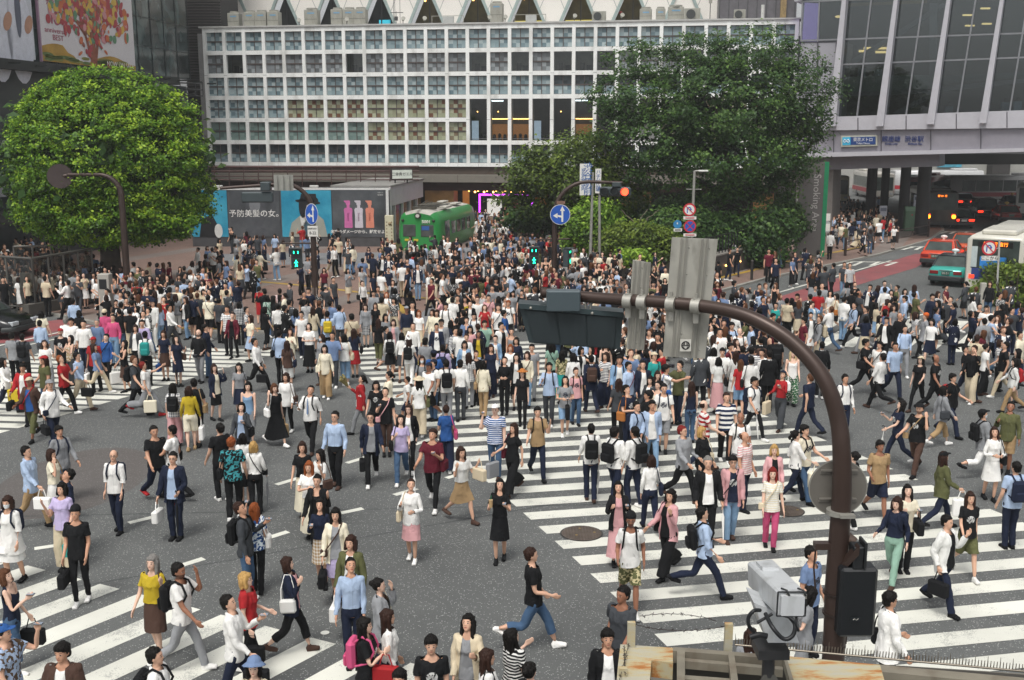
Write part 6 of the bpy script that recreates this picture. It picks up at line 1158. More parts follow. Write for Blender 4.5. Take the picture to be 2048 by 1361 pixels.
RU = rustm(); BM = M('canopy_beam', '#7f796b', .6, .1, var=.2, scale=5, dirt=('#5a4a3a', .6, 6)); BMD = M('canopy_inner', '#3b3833', .8, var=.3, scale=3); CF = M('canopy_floor', '#6d6961', .8, var=.25, scale=3)
cn = thing('rusty_canopy', 'rust stained pale metal canopy frame below the camera at bottom right', 'canopy')
CZ = 4.55
def Gz(px, py, z=CZ): return Vector(G(px, py, z))
def slabz(mb, pts, z, th, mi=0): q = [Vector((*Gz(*p, z)[:2], z)) for p in pts]; n = len(q); ar = sum(q[i].x*q[(i+1)%n].y-q[(i+1)%n].x*q[i].y for i in range(n)); q = q if ar > 0 else q[::-1]; mb.prism([(p.x, p.y) for p in q], z-th, z, mi)
for nm_, mt_, pts_, z_, th_ in (('rusty_sheet', RU, [(1236,1330),(1241,1289),(1303,1321),(1298,1380),(1230,1400)], CZ, .12), ('rusty_sheet', RU, [(1241,1289),(1346,1296),(1346,1326),(1303,1321)], CZ-.004, .11), ('rusty_sheet', RU, [(1566,1312),(1760,1330),(1780,1400),(1590,1372)], CZ+.03, .02), ('beam', BM, [(1354,1300),(1370,1300),(1370,1400),(1354,1400)], CZ+.03, .06), ('beam', BM, [(1456,1305),(1468,1305),(1482,1400),(1466,1400)], CZ+.03, .06), ('beam', BM, [(1346,1294),(1566,1312),(1566,1319),(1346,1302)], CZ+.02, .08), ('beam', BM, [(1362,1316),(1566,1334),(1566,1340),(1362,1322)], CZ, .05), ('beam', BM, [(1362,1350),(1470,1358),(1470,1366),(1362,1358)], CZ, .05), ('beam', BM, [(1760,1330),(2070,1358),(2070,1374),(1762,1344)], CZ+.02, .16), ('beam', BM, [(1566,1312),(1572,1312),(1600,1400),(1590,1400)], CZ+.05, .06), ): m = MB(); slabz(m, pts_, z_, th_); m.build(nm_, mt_, cn)
m = MB(); slabz(m, [(1300,1300),(2090,1350),(2090,1420),(1230,1420)], CZ-.35, .05, 0); slabz(m, [(1346,1300),(2080,1352),(2080,1362),(1346,1310)], CZ-.06, .3, 1); m.build('inner_floor', [CF, BMD], cn)
for px, py, h_ in ((1262,1293,.16),(1456,1299,.17),(1246,1352,.05)): q = Gz(px, py); m = MB(); m.box((q.x-.024,q.y-.012,CZ-.1),(q.x+.024,q.y+.02,CZ+h_)); m.build('post', RU, cn)
wr = thing('barbed_wire', 'sagging barbed wire strung between rusty posts of the canopy', 'barbed wire'); 
def barb(a, b, sag, n=40):
    m = MB(); p = []
    for i in range(n+1): u = i/n; q = a.lerp(b, u) + Vector((0, random.uniform(-.004,.004), -4*sag*u*(1-u) + random.uniform(-.003,.003))); p.append(q)
    m.tube(p, .0022, 4)
    for i in range(2, n, 5):
        for _ in range(3): d_ = Vector((random.uniform(-1,1),random.uniform(-1,1),random.uniform(-1,1))).normalized()*.014; m.tube([p[i]-d_, p[i]+d_], .0016, 3)
    m.build('strand', M('wire_dark', '#3b3230', .5, .5), wr)
a, b = Gz(1262,1293)+Vector((0,0,.15)), Gz(1456,1299)+Vector((0,0,.16)); barb(a, b, .04); barb(a + Vector((.05,0,.05)), b + Vector((-.08,0,.03)), -.03)
barb(Gz(1248,1300)+Vector((0,0,.03)), Gz(1250,1360)+Vector((0,0,.03)), .0); barb(Gz(1258,1296)+Vector((0,0,.03)), Gz(1236,1380)+Vector((0,0,.03)), .0)
sk_ = thing('bird_spikes', 'row of small metal bird spikes along the canopy edge', 'bird spikes'); m = MB(); A_, B2 = Gz(1470,1296), Gz(2075,1352); n = 100
for i in range(n):
    p = A_.lerp(B2, i/n) + Vector((0,0,.02)); 
    for dx, dy, hh in ((0,0,.075 if i%4 == 0 else .045),(.008,.012,.04)): m.tube([p, p+Vector((dx,dy,hh))], [.0035,.0012], 4)
m.tube([A_+Vector((0,0,.02)), B2+Vector((0,0,.02))], .007, 5); m.build('spikes', M('spike_steel', '#8a8276', .35, .7), sk_)
# ================================================================ people: sculpted templates, posed by joint
SHX, SHZ, AR = .175, 1.395, R(20)
ADIR = np.array([math.sin(AR), 0, -math.cos(AR)])
def jts(f=0):
    shx = .158 if f else SHX
    sh = np.array([shx, .0, SHZ]); el = sh + ADIR*.285; wr = el + ADIR*.25
    return sh, el, wr
class SK: pass
def skel(f):
    s = SK(); s.sh, s.el, s.wr = jts(f); s.hip = np.array([.088, 0, .89]); s.kn = np.array([.098, -.005, .49]); s.an = np.array([.102, .02, .085]); return s
BONES = 13   # hips chest head uaL uaR faL faR thL thR shL shR ftL ftR
def mir(p, s): return np.array([p[0]*s, p[1], p[2]])
def weights(V, f, legsoft=.03):
    k = skel(f); segs = [((0,0,.86),(0,0,1.0),.14), ((0,0,1.1),(0,0,1.36),.14), ((0,-.01,1.5),(0,-.01,1.66),.075)]
    for a, b, r in ((k.sh, k.el, .045), (k.el, k.wr + ADIR*.18, .035), (k.hip, k.kn, .075), (k.kn, k.an, .05), (k.an, k.an + np.array([0,-.16,-.06]), .04)):
        for s in (1, -1): segs.append((mir(a, s), mir(b, s), r))
    D = np.zeros((len(V), BONES))
    for i, (a, b, r) in enumerate(segs):
        a, b = np.array(a, float), np.array(b, float); ab = b - a; t = np.clip(((V-a)@ab)/(ab@ab), 0, 1); D[:, i] = np.linalg.norm(V - (a + t[:, None]*ab), axis=1) - r
        if i >= 3:
            s = 1 if i % 2 else -1; D[:, i] += np.where(V[:, 0]*s < (-.004 if i >= 7 else .05), (.5 if i < 7 else np.clip(-V[:, 0]*s, 0, .2)*(.022/legsoft)*6), 0)
    D[:, 0] += np.clip(V[:, 2]-1.12, 0, 9)*2; D[:, 1] += np.clip(1.02-V[:, 2], 0, 9)*2; D[:, 7] += np.clip(V[:, 2]-.93, 0, 9)*4; D[:, 8] += np.clip(V[:, 2]-.93, 0, 9)*4
    W_ = np.exp(-(D - D.min(1, keepdims=True))/.022); return W_ / W_.sum(1, keepdims=True)
def sculpt(mb, voxel=.012, sm=4, faces=1500, wr_=0.0, wsc=9.0, subs=None):
    me = bpy.data.meshes.new('t'); me.from_pydata(mb.v, [], mb.f); o = bpy.data.objects.new('t', me); COL.objects.link(o)
    m = o.modifiers.new('r', 'REMESH'); m.mode = 'VOXEL'; m.voxel_size = voxel
    m = o.modifiers.new('s', 'SMOOTH'); m.factor = .5; m.iterations = sm
    dg = bpy.context.evaluated_depsgraph_get(); me2 = bpy.data.meshes.new_from_object(o.evaluated_get(dg)); bpy.data.objects.remove(o)
    if wr_:
        n = len(me2.vertices); co = np.empty(n*3); me2.vertices.foreach_get('co', co); co = co.reshape(-1, 3); no = np.empty(n*3); me2.vertices.foreach_get('normal', no); no = no.reshape(-1, 3)
        d = np.array([noise.noise(Vector((p[0]*wsc*1.3, p[1]*wsc*1.3, p[2]*wsc*.8))) for p in co]); me2.vertices.foreach_set('co', (co + no*d[:, None]*wr_).ravel()); me2.update()
    out = []
    for fc in (faces if isinstance(faces, (list, tuple)) else [faces]):
        o = bpy.data.objects.new('t', me2); COL.objects.link(o); m = o.modifiers.new('d', 'DECIMATE'); m.ratio = min(1, fc/ (len(me2.polygons)*2)); m.use_collapse_triangulate = True
        m3 = bpy.data.meshes.new_from_object(o.evaluated_get(bpy.context.evaluated_depsgraph_get())); bpy.data.objects.remove(o); out.append(m3)
    return out
def cutmesh(me, cuts, kills=()):
    """cuts: (point, normal, filter) removes the side the normal points to; kills: face filters"""
    bm = bmesh.new(); bm.from_mesh(me)
    for co, no, flt in cuts:
        fs = [f for f in bm.faces if flt is None or flt(f.calc_center_median())]; ge = fs + list({e for f in fs for e in f.edges}) + list({v for f in fs for v in f.verts})
        no = Vector(no).normalized(); co = Vector(co)
        bmesh.ops.bisect_plane(bm, geom=ge, plane_co=co, plane_no=no, dist=1e-5)
        dead = [f for f in bm.faces if (f.calc_center_median()-co).dot(no) > 0 and (flt is None or flt(f.calc_center_median()))]; bmesh.ops.delete(bm, geom=dead, context='FACES')
    for kf in kills: bmesh.ops.delete(bm, geom=[f for f in bm.faces if kf(f.calc_center_median())], context='FACES')
    bmesh.ops.triangulate(bm, faces=bm.faces[:]); bmesh.ops.delete(bm, geom=[v for v in bm.verts if not v.link_faces], context='VERTS')
    V = np.array([v.co[:] for v in bm.verts]); bm.verts.index_update(); F = np.array([[v.index for v in f.verts] for f in bm.faces]); bm.free(); return V, F
def me2np(me):
    return cutmesh(me, [])
def rings(mb, rs, n=20, e=.85):
    vs = []
    for z, rx, ry, cy in rs:
        for j in range(n):
            a = 2*math.pi*j/n; c, s_ = math.cos(a), math.sin(a); vs.append((rx*math.copysign(abs(c)**e, c), cy + ry*math.copysign(abs(s_)**e, s_), z))
    k = len(rs); up = rs[-1][0] > rs[0][0]
    fs = [(i*n+j, i*n+(j+1)%n, (i+1)*n+(j+1)%n, (i+1)*n+j) for i in range(k-1) for j in range(n)]
    if not up: fs = [f[::-1] for f in fs]
    mb.add(vs, fs); lo = tuple(range(n)); hi = tuple(range((k-1)*n, k*n)); mb.add(vs, [lo[::-1] if up else lo, hi if up else hi[::-1]])
def caps(mb, a, b, r0, r1, n=12): mb.tube([a, tuple((np.array(a)+np.array(b))/2), b], [r0, (r0+r1)/2, r1], n); mb.sphere(a, r0, n, 8); mb.sphere(b, r1, n, 8)
def body_mb(f):
    k = skel(f); mb = MB(); q = .86 if f else 1
    if f: rings(mb, [(.80,.10,.09,.01),(.86,.150,.112,.012),(.93,.160,.115,.012),(1.0,.130,.095,.004),(1.07,.112,.085,0),(1.16,.122,.092,-.004),(1.24,.132,.112,-.012),(1.31,.138,.098,-.004),(1.38,.135,.08,.004),(1.43,.085,.06,.008),(1.46,.05,.05,.008)])
    else: rings(mb, [(.80,.11,.10,.01),(.86,.150,.112,.012),(.93,.155,.112,.01),(1.0,.142,.102,.004),(1.08,.138,.100,0),(1.18,.152,.106,-.002),(1.28,.168,.114,-.004),(1.35,.168,.104,0),(1.41,.135,.082,.006),(1.45,.07,.062,.008),(1.47,.055,.055,.008)])
    if f: [mb.sphere((s*.055,-.085,1.255), .058, 12, 8) for s in (-1,1)]
    caps(mb, (0,.012,1.42), (0,-.004,1.54), .05*q+.004, .048*q+.004)
    mb.sphere((0,-.004,1.615), .1, 20, 14, 0, (.77,.95,1.0)); mb.sphere((0,-.035,1.56), .07, 16, 12, 0, (.82,.85,.95)); mb.sphere((0,-.06,1.512), .026, 12, 8, 0, (1.2,1,.8))
    mb.add([(-.010,-.088,1.566),(.010,-.088,1.566),(0,-.112,1.571),(0,-.092,1.606)], [(0,1,2),(0,2,3),(1,3,2),(0,3,1)]); mb.sphere((0,-.099,1.572), .010, 8, 6)
    [mb.sphere((s*.077,.004,1.59), .024, 8, 6, 0, (.35,.7,1.15)) for s in (-1,1)]
    for s in (-1, 1):
        sh, el, wr = mir(k.sh,s), mir(k.el,s), mir(k.wr,s); d = mir(ADIR, s)
        caps(mb, sh, el, .055*q, .038*q); caps(mb, el, wr, .040*q, .025*q); mb.sphere(el*.8+wr*.2, .042*q, 10, 8)
        pm = wr + d*.045; caps(mb, wr+d*.0, wr+d*.05, .024*q, .024*q)
        for j, (oy, L) in enumerate(((-.030,.072),(-.010,.080),(.010,.076),(.028,.060))):
            a = wr + d*.045 + np.array([0,oy*.8,0]); a2 = wr + d*.088 + np.array([0,oy,0]); inn = np.array([-s*.010,-.002,0]); b = a2 + d*L*.5 + inn*.5; c = b + d*L*.45 + inn*1.6
            caps(mb, a, a2, .013, .0105, 8); caps(mb, a2, b, .0105, .0095, 8); caps(mb, b, c, .0095, .0085, 8)
        a = wr + d*.025 + np.array([0,-.018,0]); b = a + d*.035 + np.array([-s*.006,-.026,0]); c = b + d*.030 + np.array([-s*.008,-.006,0]); caps(mb, a, b, .013, .0115, 8); caps(mb, b, c, .0115, .0095, 8)
        hp, kn, an = mir(k.hip,s), mir(k.kn,s), mir(k.an,s)
        caps(mb, hp, kn, .083 if not f else .082, .052); caps(mb, kn, kn*.68+an*.32+np.array([0,.012,0]), .050, .053*q+.004); caps(mb, kn*.68+an*.32+np.array([0,.012,0]), an, .052*q+.004, .033)
        caps(mb, an+np.array([0,.025,-.045]), an+np.array([0,-.10,-.055]), .034, .030); mb.sphere(an+np.array([s*.004,-.135,-.06]), .036, 12, 8, 0, (1.15,1.1,.62)); 
    return mb
def cloth_top(f, sleeve=.55, hem=.86, loose=.02, fit=0, neck=1.445, flare=0.0):
    k = skel(f); mb = MB(); L = loose
    src = [(.80,.150,.112,.010),(.88,.152,.112,.010),(.95,.150,.108,.006),(1.02,.132 if f else .145,.10,.004),(1.08,.122 if f else .142,.098,0),(1.18,.130 if f else .154,.102,-.004),(1.25,.138 if f else .164,.118 if f else .112,-.010 if f else -.004),(1.32,.142 if f else .168,.106,-.002),(1.38,.140 if f else .158,.088,.004),(1.425,.095 if f else .115,.068,.008),(1.455,.062,.058,.008),(1.50,.058,.058,.004)]
    if hem < .8: src = [(hem-.03,.17,.13,.01)] + src
    rr = [(z, rx+L+flare*max(0,1.0-z), ry+L+flare*max(0,1.0-z), cy) for z, rx, ry, cy in src]; rr[-1] = (1.50,.064,.062,.004); rr[-2] = (1.455,.072,.066,.008); rr[-3] = (1.425, rr[-3][1]-L*.5, rr[-3][2]-L*.4, .008)
    rings(mb, rr)
    for s in (-1, 1):
        sh, el, wr = mir(k.sh,s), mir(k.el,s), mir(k.wr,s); q = .86 if f else 1
        if sleeve > 0:
            caps(mb, sh+np.array([-s*.02,0,-.01]), el, .057*q+L*.6, .046*q+L*.75)
            if sleeve > 1: caps(mb, el, wr+mir(ADIR,s)*.03, .044*q+L*.6, .032*q+L*.45)
    if neck > 1.465: mb.tube([(.078*math.cos(a), .008+.072*math.sin(a), 1.452-.018*math.sin(a)*-1 if False else 1.452+.014*math.sin(a)) for a in [2*math.pi*i/20 for i in range(21)]], .017, 8)
    return mb
def top_cuts(f, sleeve, hem, neck=1.448, vneck=0):
    k = skel(f); c = [((0,0,hem),(0,0,-1),lambda p: abs(p.x) < .30 and p.z < 1.15), ((0,.0,neck),(0,-.42 if not vneck else -.9,1),lambda p: abs(p.x) < .13)]
    for s in (-1, 1):
        sh, el, wr = mir(k.sh,s), mir(k.el,s), mir(k.wr,s); d = mir(ADIR,s)
        if sleeve <= 0: c.append(((s*(k.sh[0]-.03),0,1.32),(s,0,.12),lambda p, s=s: p.x*s > 0 and p.z > 1.15)); continue
        q = sh + (el-sh)*sleeve if sleeve <= 1 else el + (wr-el)*(sleeve-1); c.append((q, d, lambda p, s=s, d=d, sh=sh: p.x*s > .17 + .0*p.z and (p.x*s > .17 + max(0, (1.1-p.z))*.18)))
    return c
def pants_mb(f, leg=(.092,.066,.052), rise=1.0):
    k = skel(f); mb = MB(); rings(mb, [(.83,.13,.115,.012),(.88,.168 if f else .160,.125,.012),(.94,.168 if f else .162,.124,.010),(1.0,.142 if f else .152,.106,.004),(1.04,.135 if f else .15,.10,.0)])
    for s in (-1, 1):
        hp, kn, an = mir(k.hip,s), mir(k.kn,s), mir(k.an,s); lo = an + np.array([0,.0,-.05]); caps(mb, hp, kn, leg[0], leg[1]); caps(mb, kn, lo, leg[1], leg[2])
    return mb
def skirt_mb(hem, w, pleat=0, n=40):
    mb = MB(); zs = [1.03, .99, .93, .86] + list(np.linspace(.80, hem, 7)); vs = []
    for z in zs:
        t = max(0, (0.93-z)/(0.93-hem)); rx = (.128 if z > 1 else .136 if z > .97 else .160) if z >= .93 else .162 + (w-.162)*t; ry = (.094 if z > 1 else .104 if z > .97 else .120) if z >= .93 else .122 + (w*.86-.122)*t
        for j in range(n):
            a = 2*math.pi*j/n; fl = 1 + pleat*t*(math.sin(a*9+1+2*t)*.7 + math.sin(a*14-t)*.5); vs.append((rx*fl*math.cos(a), .008 + ry*fl*math.sin(a), z))
    F = [(i*n+j, (i+1)*n+j, (i+1)*n+(j+1)%n, i*n+(j+1)%n) for i in range(len(zs)-1) for j in range(n)]
    V = np.array(vs); F = np.array([[a,b,c] for a,b,c,d in F] + [[a,c,d] for a,b,c,d in F]); return V, F
def hair_mb(kind):
    mb = MB(); mb.sphere((0,.008,1.630), .1, 20, 14, 0, (.87,1.05,.95)); q = random.Random(5)
    if kind != 'bald':
        for i in range(46):
            a, e_ = q.uniform(0, 6.28), q.uniform(.05, 1.45); r_ = .080; mb.sphere((r_*.90*math.cos(a)*math.cos(e_), .010+r_*1.08*math.sin(a)*math.cos(e_), 1.632+r_*math.sin(e_)), q.uniform(.018,.028), 7, 5, 0, (1,1,q.uniform(.6,1.3)))
        for i in range(9): x = -.06+.015*i; mb.sphere((x,-.078+abs(x)*.4,1.652+q.uniform(-.010,.006)), .019, 7, 5, 0, (.8,.8,1.3))
    if kind == 'short': mb.sphere((0,.045,1.585), .074, 14, 10, 0, (1.02,.8,1.0)); mb.sphere((.015,-.04,1.685), .04, 10, 8, 0, (1.2,.9,.8)); [mb.sphere((s*.068,.0,1.60), .022, 8, 6, 0, (.7,1.3,1.5)) for s in (-1,1)]
    if kind == 'mop': mb.sphere((0,.0,1.640), .1, 16, 12, 0, (.95,1.04,.92)); mb.sphere((0,.045,1.58), .082, 14, 10, 0, (1.02,.8,1.0)); mb.sphere((0,-.06,1.668), .06, 12, 8, 0, (1.3,.7,.75))
    if kind in ('bob', 'long'):
        mb.sphere((0,-.05,1.665), .06, 12, 8, 0, (1.25,.85,.75)); zb = 1.50 if kind == 'bob' else 1.30
        for s in (-1, 1): caps(mb, (s*.073,-.01,1.62), (s*.083,-.015,max(zb, 1.40)), .034, .034 if kind == 'bob' else .026)
        for x in (-.05, 0, .05): caps(mb, (x,.055,1.60), (x*1.1,.085 if kind == 'long' else .06,zb), .05, .042 if kind == 'bob' else .036)
    if kind in ('pony', 'bun'):
        mb.sphere((0,.03,1.60), .082, 14, 10, 0, (.98,.9,.9)); mb.sphere((0,-.05,1.668), .05, 12, 8, 0, (1.3,.8,.7))
        if kind == 'pony': caps(mb, (0,.10,1.63), (0,.155,1.585), .03, .036); caps(mb, (0,.155,1.585), (0,.15,1.43), .036, .018)
        else: mb.sphere((0,.105,1.655), .045, 12, 8)
    return mb
def hair_cut(kind):
    if kind == 'bald': return [((0,-.02,1.665),(0,0,1),None), ((0,.012,1.60),(0,-1,.0),None), ((0,.05,1.55),(0,-.2,-1),None)]
    fr = {'short':1.655,'mop':1.632,'bob':1.632,'long':1.635,'pony':1.652,'bun':1.655}[kind]
    low = {'short':1.535,'mop':1.53,'pony':1.54,'bun':1.54}.get(kind)
    face = [((0,0,fr),(0,-.12,-1),lambda p: p.y < -.045 and abs(p.x) < (.058 if kind in ('bob','long','mop') else .075) and p.z < fr+.02)]
    if low: face += [((0,.0,fr-.085),(0,-1,-.62),lambda p: p.z < fr), ((0,.06,low),(0,0,-1),None)]
    return face
LODN = 3
TPL = {}
def add_tpl(key, meshes, f, cuts=None, kills=(), legsoft=.03, headonly=False):
    out = []
    for me in meshes:
        V, F = cutmesh(me, cuts or [], kills)
        W_ = weights(V, f, legsoft)
        if headonly: W_ = np.zeros_like(W_); t = np.clip((1.52-V[:,2])/.14, 0, 1)*.75*(V[:,1] > .0); W_[:, 2] = 1-t; W_[:, 1] = t
        out.append((V, F, W_))
    TPL[key] = out
V3 = 1
for f in (0, 1):
    add_tpl(('body', f), sculpt(body_mb(f), .0085, 3, (5200, 2000, 460)), f)
    for nm, sl, hem, L, fl, nk in (('tee', .62, .84, .022, .06, 1.448), ('tucked', .62, .975, .020, .0, 1.448), ('shirt', 1.95, .80, .018, .05, 1.47), ('tshirt_long', 1.95, .975, .013, .0, 1.468), ('half', 1.22, .86, .018, .04, 1.47), ('tank', 0, .86, .014, .0, 1.43), ('jacket', 1.95, .76, .034, .05, 1.462), ('tunic', 1.2, .66, .03, .12, 1.45)):
        ms = sculpt(cloth_top(f, sl if sl else 0, hem, L, neck=nk, flare=fl), .013, 5, (2800, 1000, 220), .017 if nm != 'tank' else .006, 13.0)
        kills = []
        cuts = top_cuts(f, sl, hem, nk, vneck=nm in ('tank',))
        if nm == 'jacket':
            cuts += [((.055,0,1.44),(-1,-.0,-.10),lambda p: p.y < -.03 and abs(p.x) < .11 and p.x >= 0), ((-.055,0,1.44),(1,0,-.10),lambda p: p.y < -.03 and abs(p.x) < .11 and p.x < 0)]
        add_tpl((nm, f), ms, f, cuts, kills)
    for nm, leg, lo in (('pants',(.094,.070,.060),.075), ('slim',(.090,.060,.045),.09), ('wide',(.108,.115,.125),.10), ('shorts',(.104,.095,.09),.52), ('capri',(.096,.078,.074),.24)):
        add_tpl((nm, f), sculpt(pants_mb(f, leg), .012, 5, (1900, 750, 200), .012, 12.0), f, [((0,0,lo),(0,0,-1),None), ((0,0,1.005),(0,0,1),None)])
for nm, hem, w, pl in (('skirt',.50,.215,.04),('mini',.60,.215,.05),('longskirt',.22,.25,.05),('pencil',.50,.165,.0)):
    V, F = skirt_mb(hem, w, pl); W_ = weights(V, 1, .10); t = np.clip((.95-V[:,2])/.3, 0, 1)*.78; lg = np.clip(V[:,0]/.16*.5+.5, 0, 1)
    W_[:] = 0; W_[:, 0] = 1-t; W_[:, 7] = t*lg; W_[:, 8] = t*(1-lg); TPL[(nm, 1)] = TPL[(nm, 0)] = [(V, F, W_)]*3
for kd in ('short','mop','bob','long','pony','bun','bald'):
    add_tpl((kd, 0), sculpt(hair_mb(kd), .009, 2, (2600, 900, 130), .008, 38), 0, hair_cut(kd), headonly=True); TPL[(kd, 1)] = TPL[(kd, 0)]
def shoe_mb(s): mb = MB(); an = mir(skel(0).an, s); rings_ = None; caps(mb, an+np.array([0,.03,-.040]), an+np.array([0,-.10,-.052]), .046, .042); mb.sphere(an+np.array([s*.004,-.135,-.056]), .045, 12, 8, 0, (1.12,1.15,.66)); mb.box((an[0]-.042,-.150,.0),(an[0]+.042,.085,.022)); caps(mb, an+np.array([0,.01,-.03]), an+np.array([0,.005,-.005]), .045, .040); return mb
for s, nm in ((1,'shoeL'),(-1,'shoeR')):
    add_tpl((nm, 0), sculpt(shoe_mb(s), .010, 2, (420, 200, 60)), 0, [((0,0,.0),(0,0,-1),None), ((0,0,.10),(0,-.3,1),None)]); TPL[(nm, 1)] = TPL[(nm, 0)]
def hat(kind):
    mb = MB()
    if kind == 'cap': mb.sphere((0,.004,1.655), .102, 18, 12, 0, (.90,1.07,.78)); mb.sphere((0,-.11,1.668), .075, 14, 8, 0, (.95,.95,.12))
    elif kind == 'beanie': mb.sphere((0,.012,1.66), .105, 18, 12, 0, (.90,1.05,.92))
    elif kind == 'straw': mb.sphere((0,.004,1.675), .095, 18, 12, 0, (1,1.15,.85)); mb.sphere((0,.0,1.668), .19, 24, 8, 0, (1,1.08,.06))
    else: mb.sphere((0,.004,1.67), .105, 18, 12, 0, (.95,1.1,.8)); mb.tube([(0,0,1.665),(0,-.005,1.625)], [.11,.17], 24)
    return mb
for kd in ('cap','beanie','straw','bucket'):
    lo = {'cap':1.655,'beanie':1.64,'straw':1.655,'bucket':1.622}[kd]
    add_tpl((kd, 0), sculpt(hat(kd), .008, 1, (900, 400, 110)), 0, [((0,0,lo),(0,0,-1),None)], headonly=True); TPL[(kd, 1)] = TPL[(kd, 0)]
# ---------------------------------------------------------------- posing
def T4(p): m = np.eye(4); m[:3, 3] = p; return m
def Rx(a): c, s = math.cos(a), math.sin(a); return np.array([[1,0,0,0],[0,c,-s,0],[0,s,c,0],[0,0,0,1.]])
def Ry(a): c, s = math.cos(a), math.sin(a); return np.array([[c,0,s,0],[0,1,0,0],[-s,0,c,0],[0,0,0,1.]])
def Rz(a): c, s = math.cos(a), math.sin(a); return np.array([[c,-s,0,0],[s,c,0,0],[0,0,1,0],[0,0,0,1.]])
def at(p, m): return T4(p) @ m @ T4(-np.array(p))
JIT = random.Random(3)
def pose(f, leg='s', arms=('n','n'), lean=0, down=0, turn=0, ph=1, amp=1.0):
    k = skel(f); m = [None]*BONES; d = R; rot = 0
    if leg == 'w': rot = 6*ph
    m[0] = at((0,0,.92), Rz(d(rot))); m[1] = m[0] @ at((0,0,1.02), Rx(-d(lean)) @ Rz(d(-2*rot))); m[2] = m[1] @ at((0,0,1.46), Rx(-d(down)) @ Rz(d(turn + rot)))
    for i, s in enumerate((1, -1)):          # 1 = figure's left side (+x)
        a = arms[i]; sw = {'w': -22*ph*s*amp}.get(leg, 2); ab, el, inn = 14, 14 if leg != 'w' else 24, 0
        if a == 'n': jq = JIT.uniform; sw += jq(-6, 8); ab += jq(-5, 4); el += jq(-4, 22); inn += jq(0, 14)
        if a == 'p': sw, ab, el, inn = 26, 8, 96, 34
        elif a == 'P': sw, ab, el, inn = 12, 8, 78, 48
        elif a == 't': sw, ab, el, inn = 38, -6, 150, 42
        elif a == 'c': sw, ab, el, inn = 62, 2, 98, 30
        elif a == 'b': sw, ab, el, inn = 20, 6, 132, 20
        elif a == 'x': sw, ab, el, inn = 24, 10, 84, 74
        elif a == 'u': sw, ab, el, inn = 78, -10, 30, 10
        elif a == 'h': sw, ab, el, inn = 4, 12, 62, 20
        m[3+i] = m[1] @ at(mir(k.sh, s), Rx(-d(sw)) @ Ry(s*d(ab))); m[5+i] = m[3+i] @ at(mir(k.el, s), Ry(-s*AR*0) @ Rz(-s*d(inn)) @ Rx(-d(el)))
        if leg == 'w': fw = ph*s > 0; th, kn, ft = (24*amp, 6, 8) if fw else (-20*amp, 26*amp, -14)
        elif leg == 'r': fw = ph*s > 0; th, kn, ft = (30, 8, 10) if fw else (-24, 52, -26)
        elif leg == 'k': fw = ph*s > 0; th, kn, ft = (12, 14, 2) if fw else (-8, 8, 2)
        else: th, kn, ft = (2, 2, 0) if s*ph > 0 else (6, 10, 4)
        m[7+i] = m[0] @ at(mir(k.hip, s), Rx(-d(th)) @ Ry(s*d(2))); m[9+i] = m[7+i] @ at(mir(k.kn, s), Rx(d(kn))); m[11+i] = m[9+i] @ at(mir(k.an, s), Rx(-d(kn-th+ft*.5)))
    return np.array(m)
def skin(tpl, Mx):
    V, F, W_ = tpl; Vh = np.c_[V, np.ones(len(V))]; B = np.einsum('nb,bij->nij', W_, Mx); return np.einsum('nij,nj->ni', B, Vh)[:, :3]
def npmesh(name, V, F, rest, mats, fmi=None):
    me = bpy.data.meshes.new(name); n, q = len(V), len(F); me.vertices.add(n); me.vertices.foreach_set('co', V.astype(np.float32).ravel()); me.loops.add(3*q); me.loops.foreach_set('vertex_index', F.astype(np.int32).ravel()); me.polygons.add(q)
    me.polygons.foreach_set('loop_start', np.arange(0, 3*q, 3, dtype=np.int32)); me.polygons.foreach_set('loop_total', np.full(q, 3, dtype=np.int32)); me.polygons.foreach_set('use_smooth', np.ones(q, dtype=bool))
    if fmi is not None: me.polygons.foreach_set('material_index', fmi.astype(np.int32))
    me.update(calc_edges=True); at_ = me.attributes.new('rest', 'FLOAT_VECTOR', 'POINT'); at_.data.foreach_set('vector', rest.astype(np.float32).ravel())
    for m in mats: me.materials.append(m)
    return me
def vnormals(V, F):
    n = np.cross(V[F[:,1]]-V[F[:,0]], V[F[:,2]]-V[F[:,0]]); o = np.zeros_like(V)
    for i in range(3): np.add.at(o, F[:, i], n)
    return o / (np.linalg.norm(o, axis=1, keepdims=True) + 1e-9)
BN = {k: [vnormals(v[0], v[1]) for v in TPL[k]] for k in (('body',0),('body',1))}
# ---------------------------------------------------------------- people's materials (all drawn in each figure's rest coordinates)
PCOL = dict(w='#e9e8e4', k='#17181a', n='#1e2538', b='#2d5590', l='#a9bcd6', g='#8d8f92', d='#3f4246', r='#a4282c', p='#d2a0a2', y='#bfa62e', o='#d06430', e='#cdbfa4', t='#a58a66', u='#4b3830', v='#3f6b4a', q='#2f9a94', m='#5f1f2c', i='#5a5c3c', c='#e3dbc4', z='#3d5470', Z='#6f93b5', a='#b9add0', h='#dcdcd8', f='#c4527a', s='#6b7fa0', j='#88a998', x='#b0703a')
CNAME = dict(w='white', k='black', n='navy', b='blue', l='light blue', g='grey', d='dark grey', r='red', p='pink', y='yellow', o='orange', e='beige', t='tan', u='brown', v='green', q='teal', m='maroon', i='olive', c='cream', z='dark denim', Z='light denim', a='lavender', h='off-white', f='magenta', s='slate blue', j='mint', x='rust')
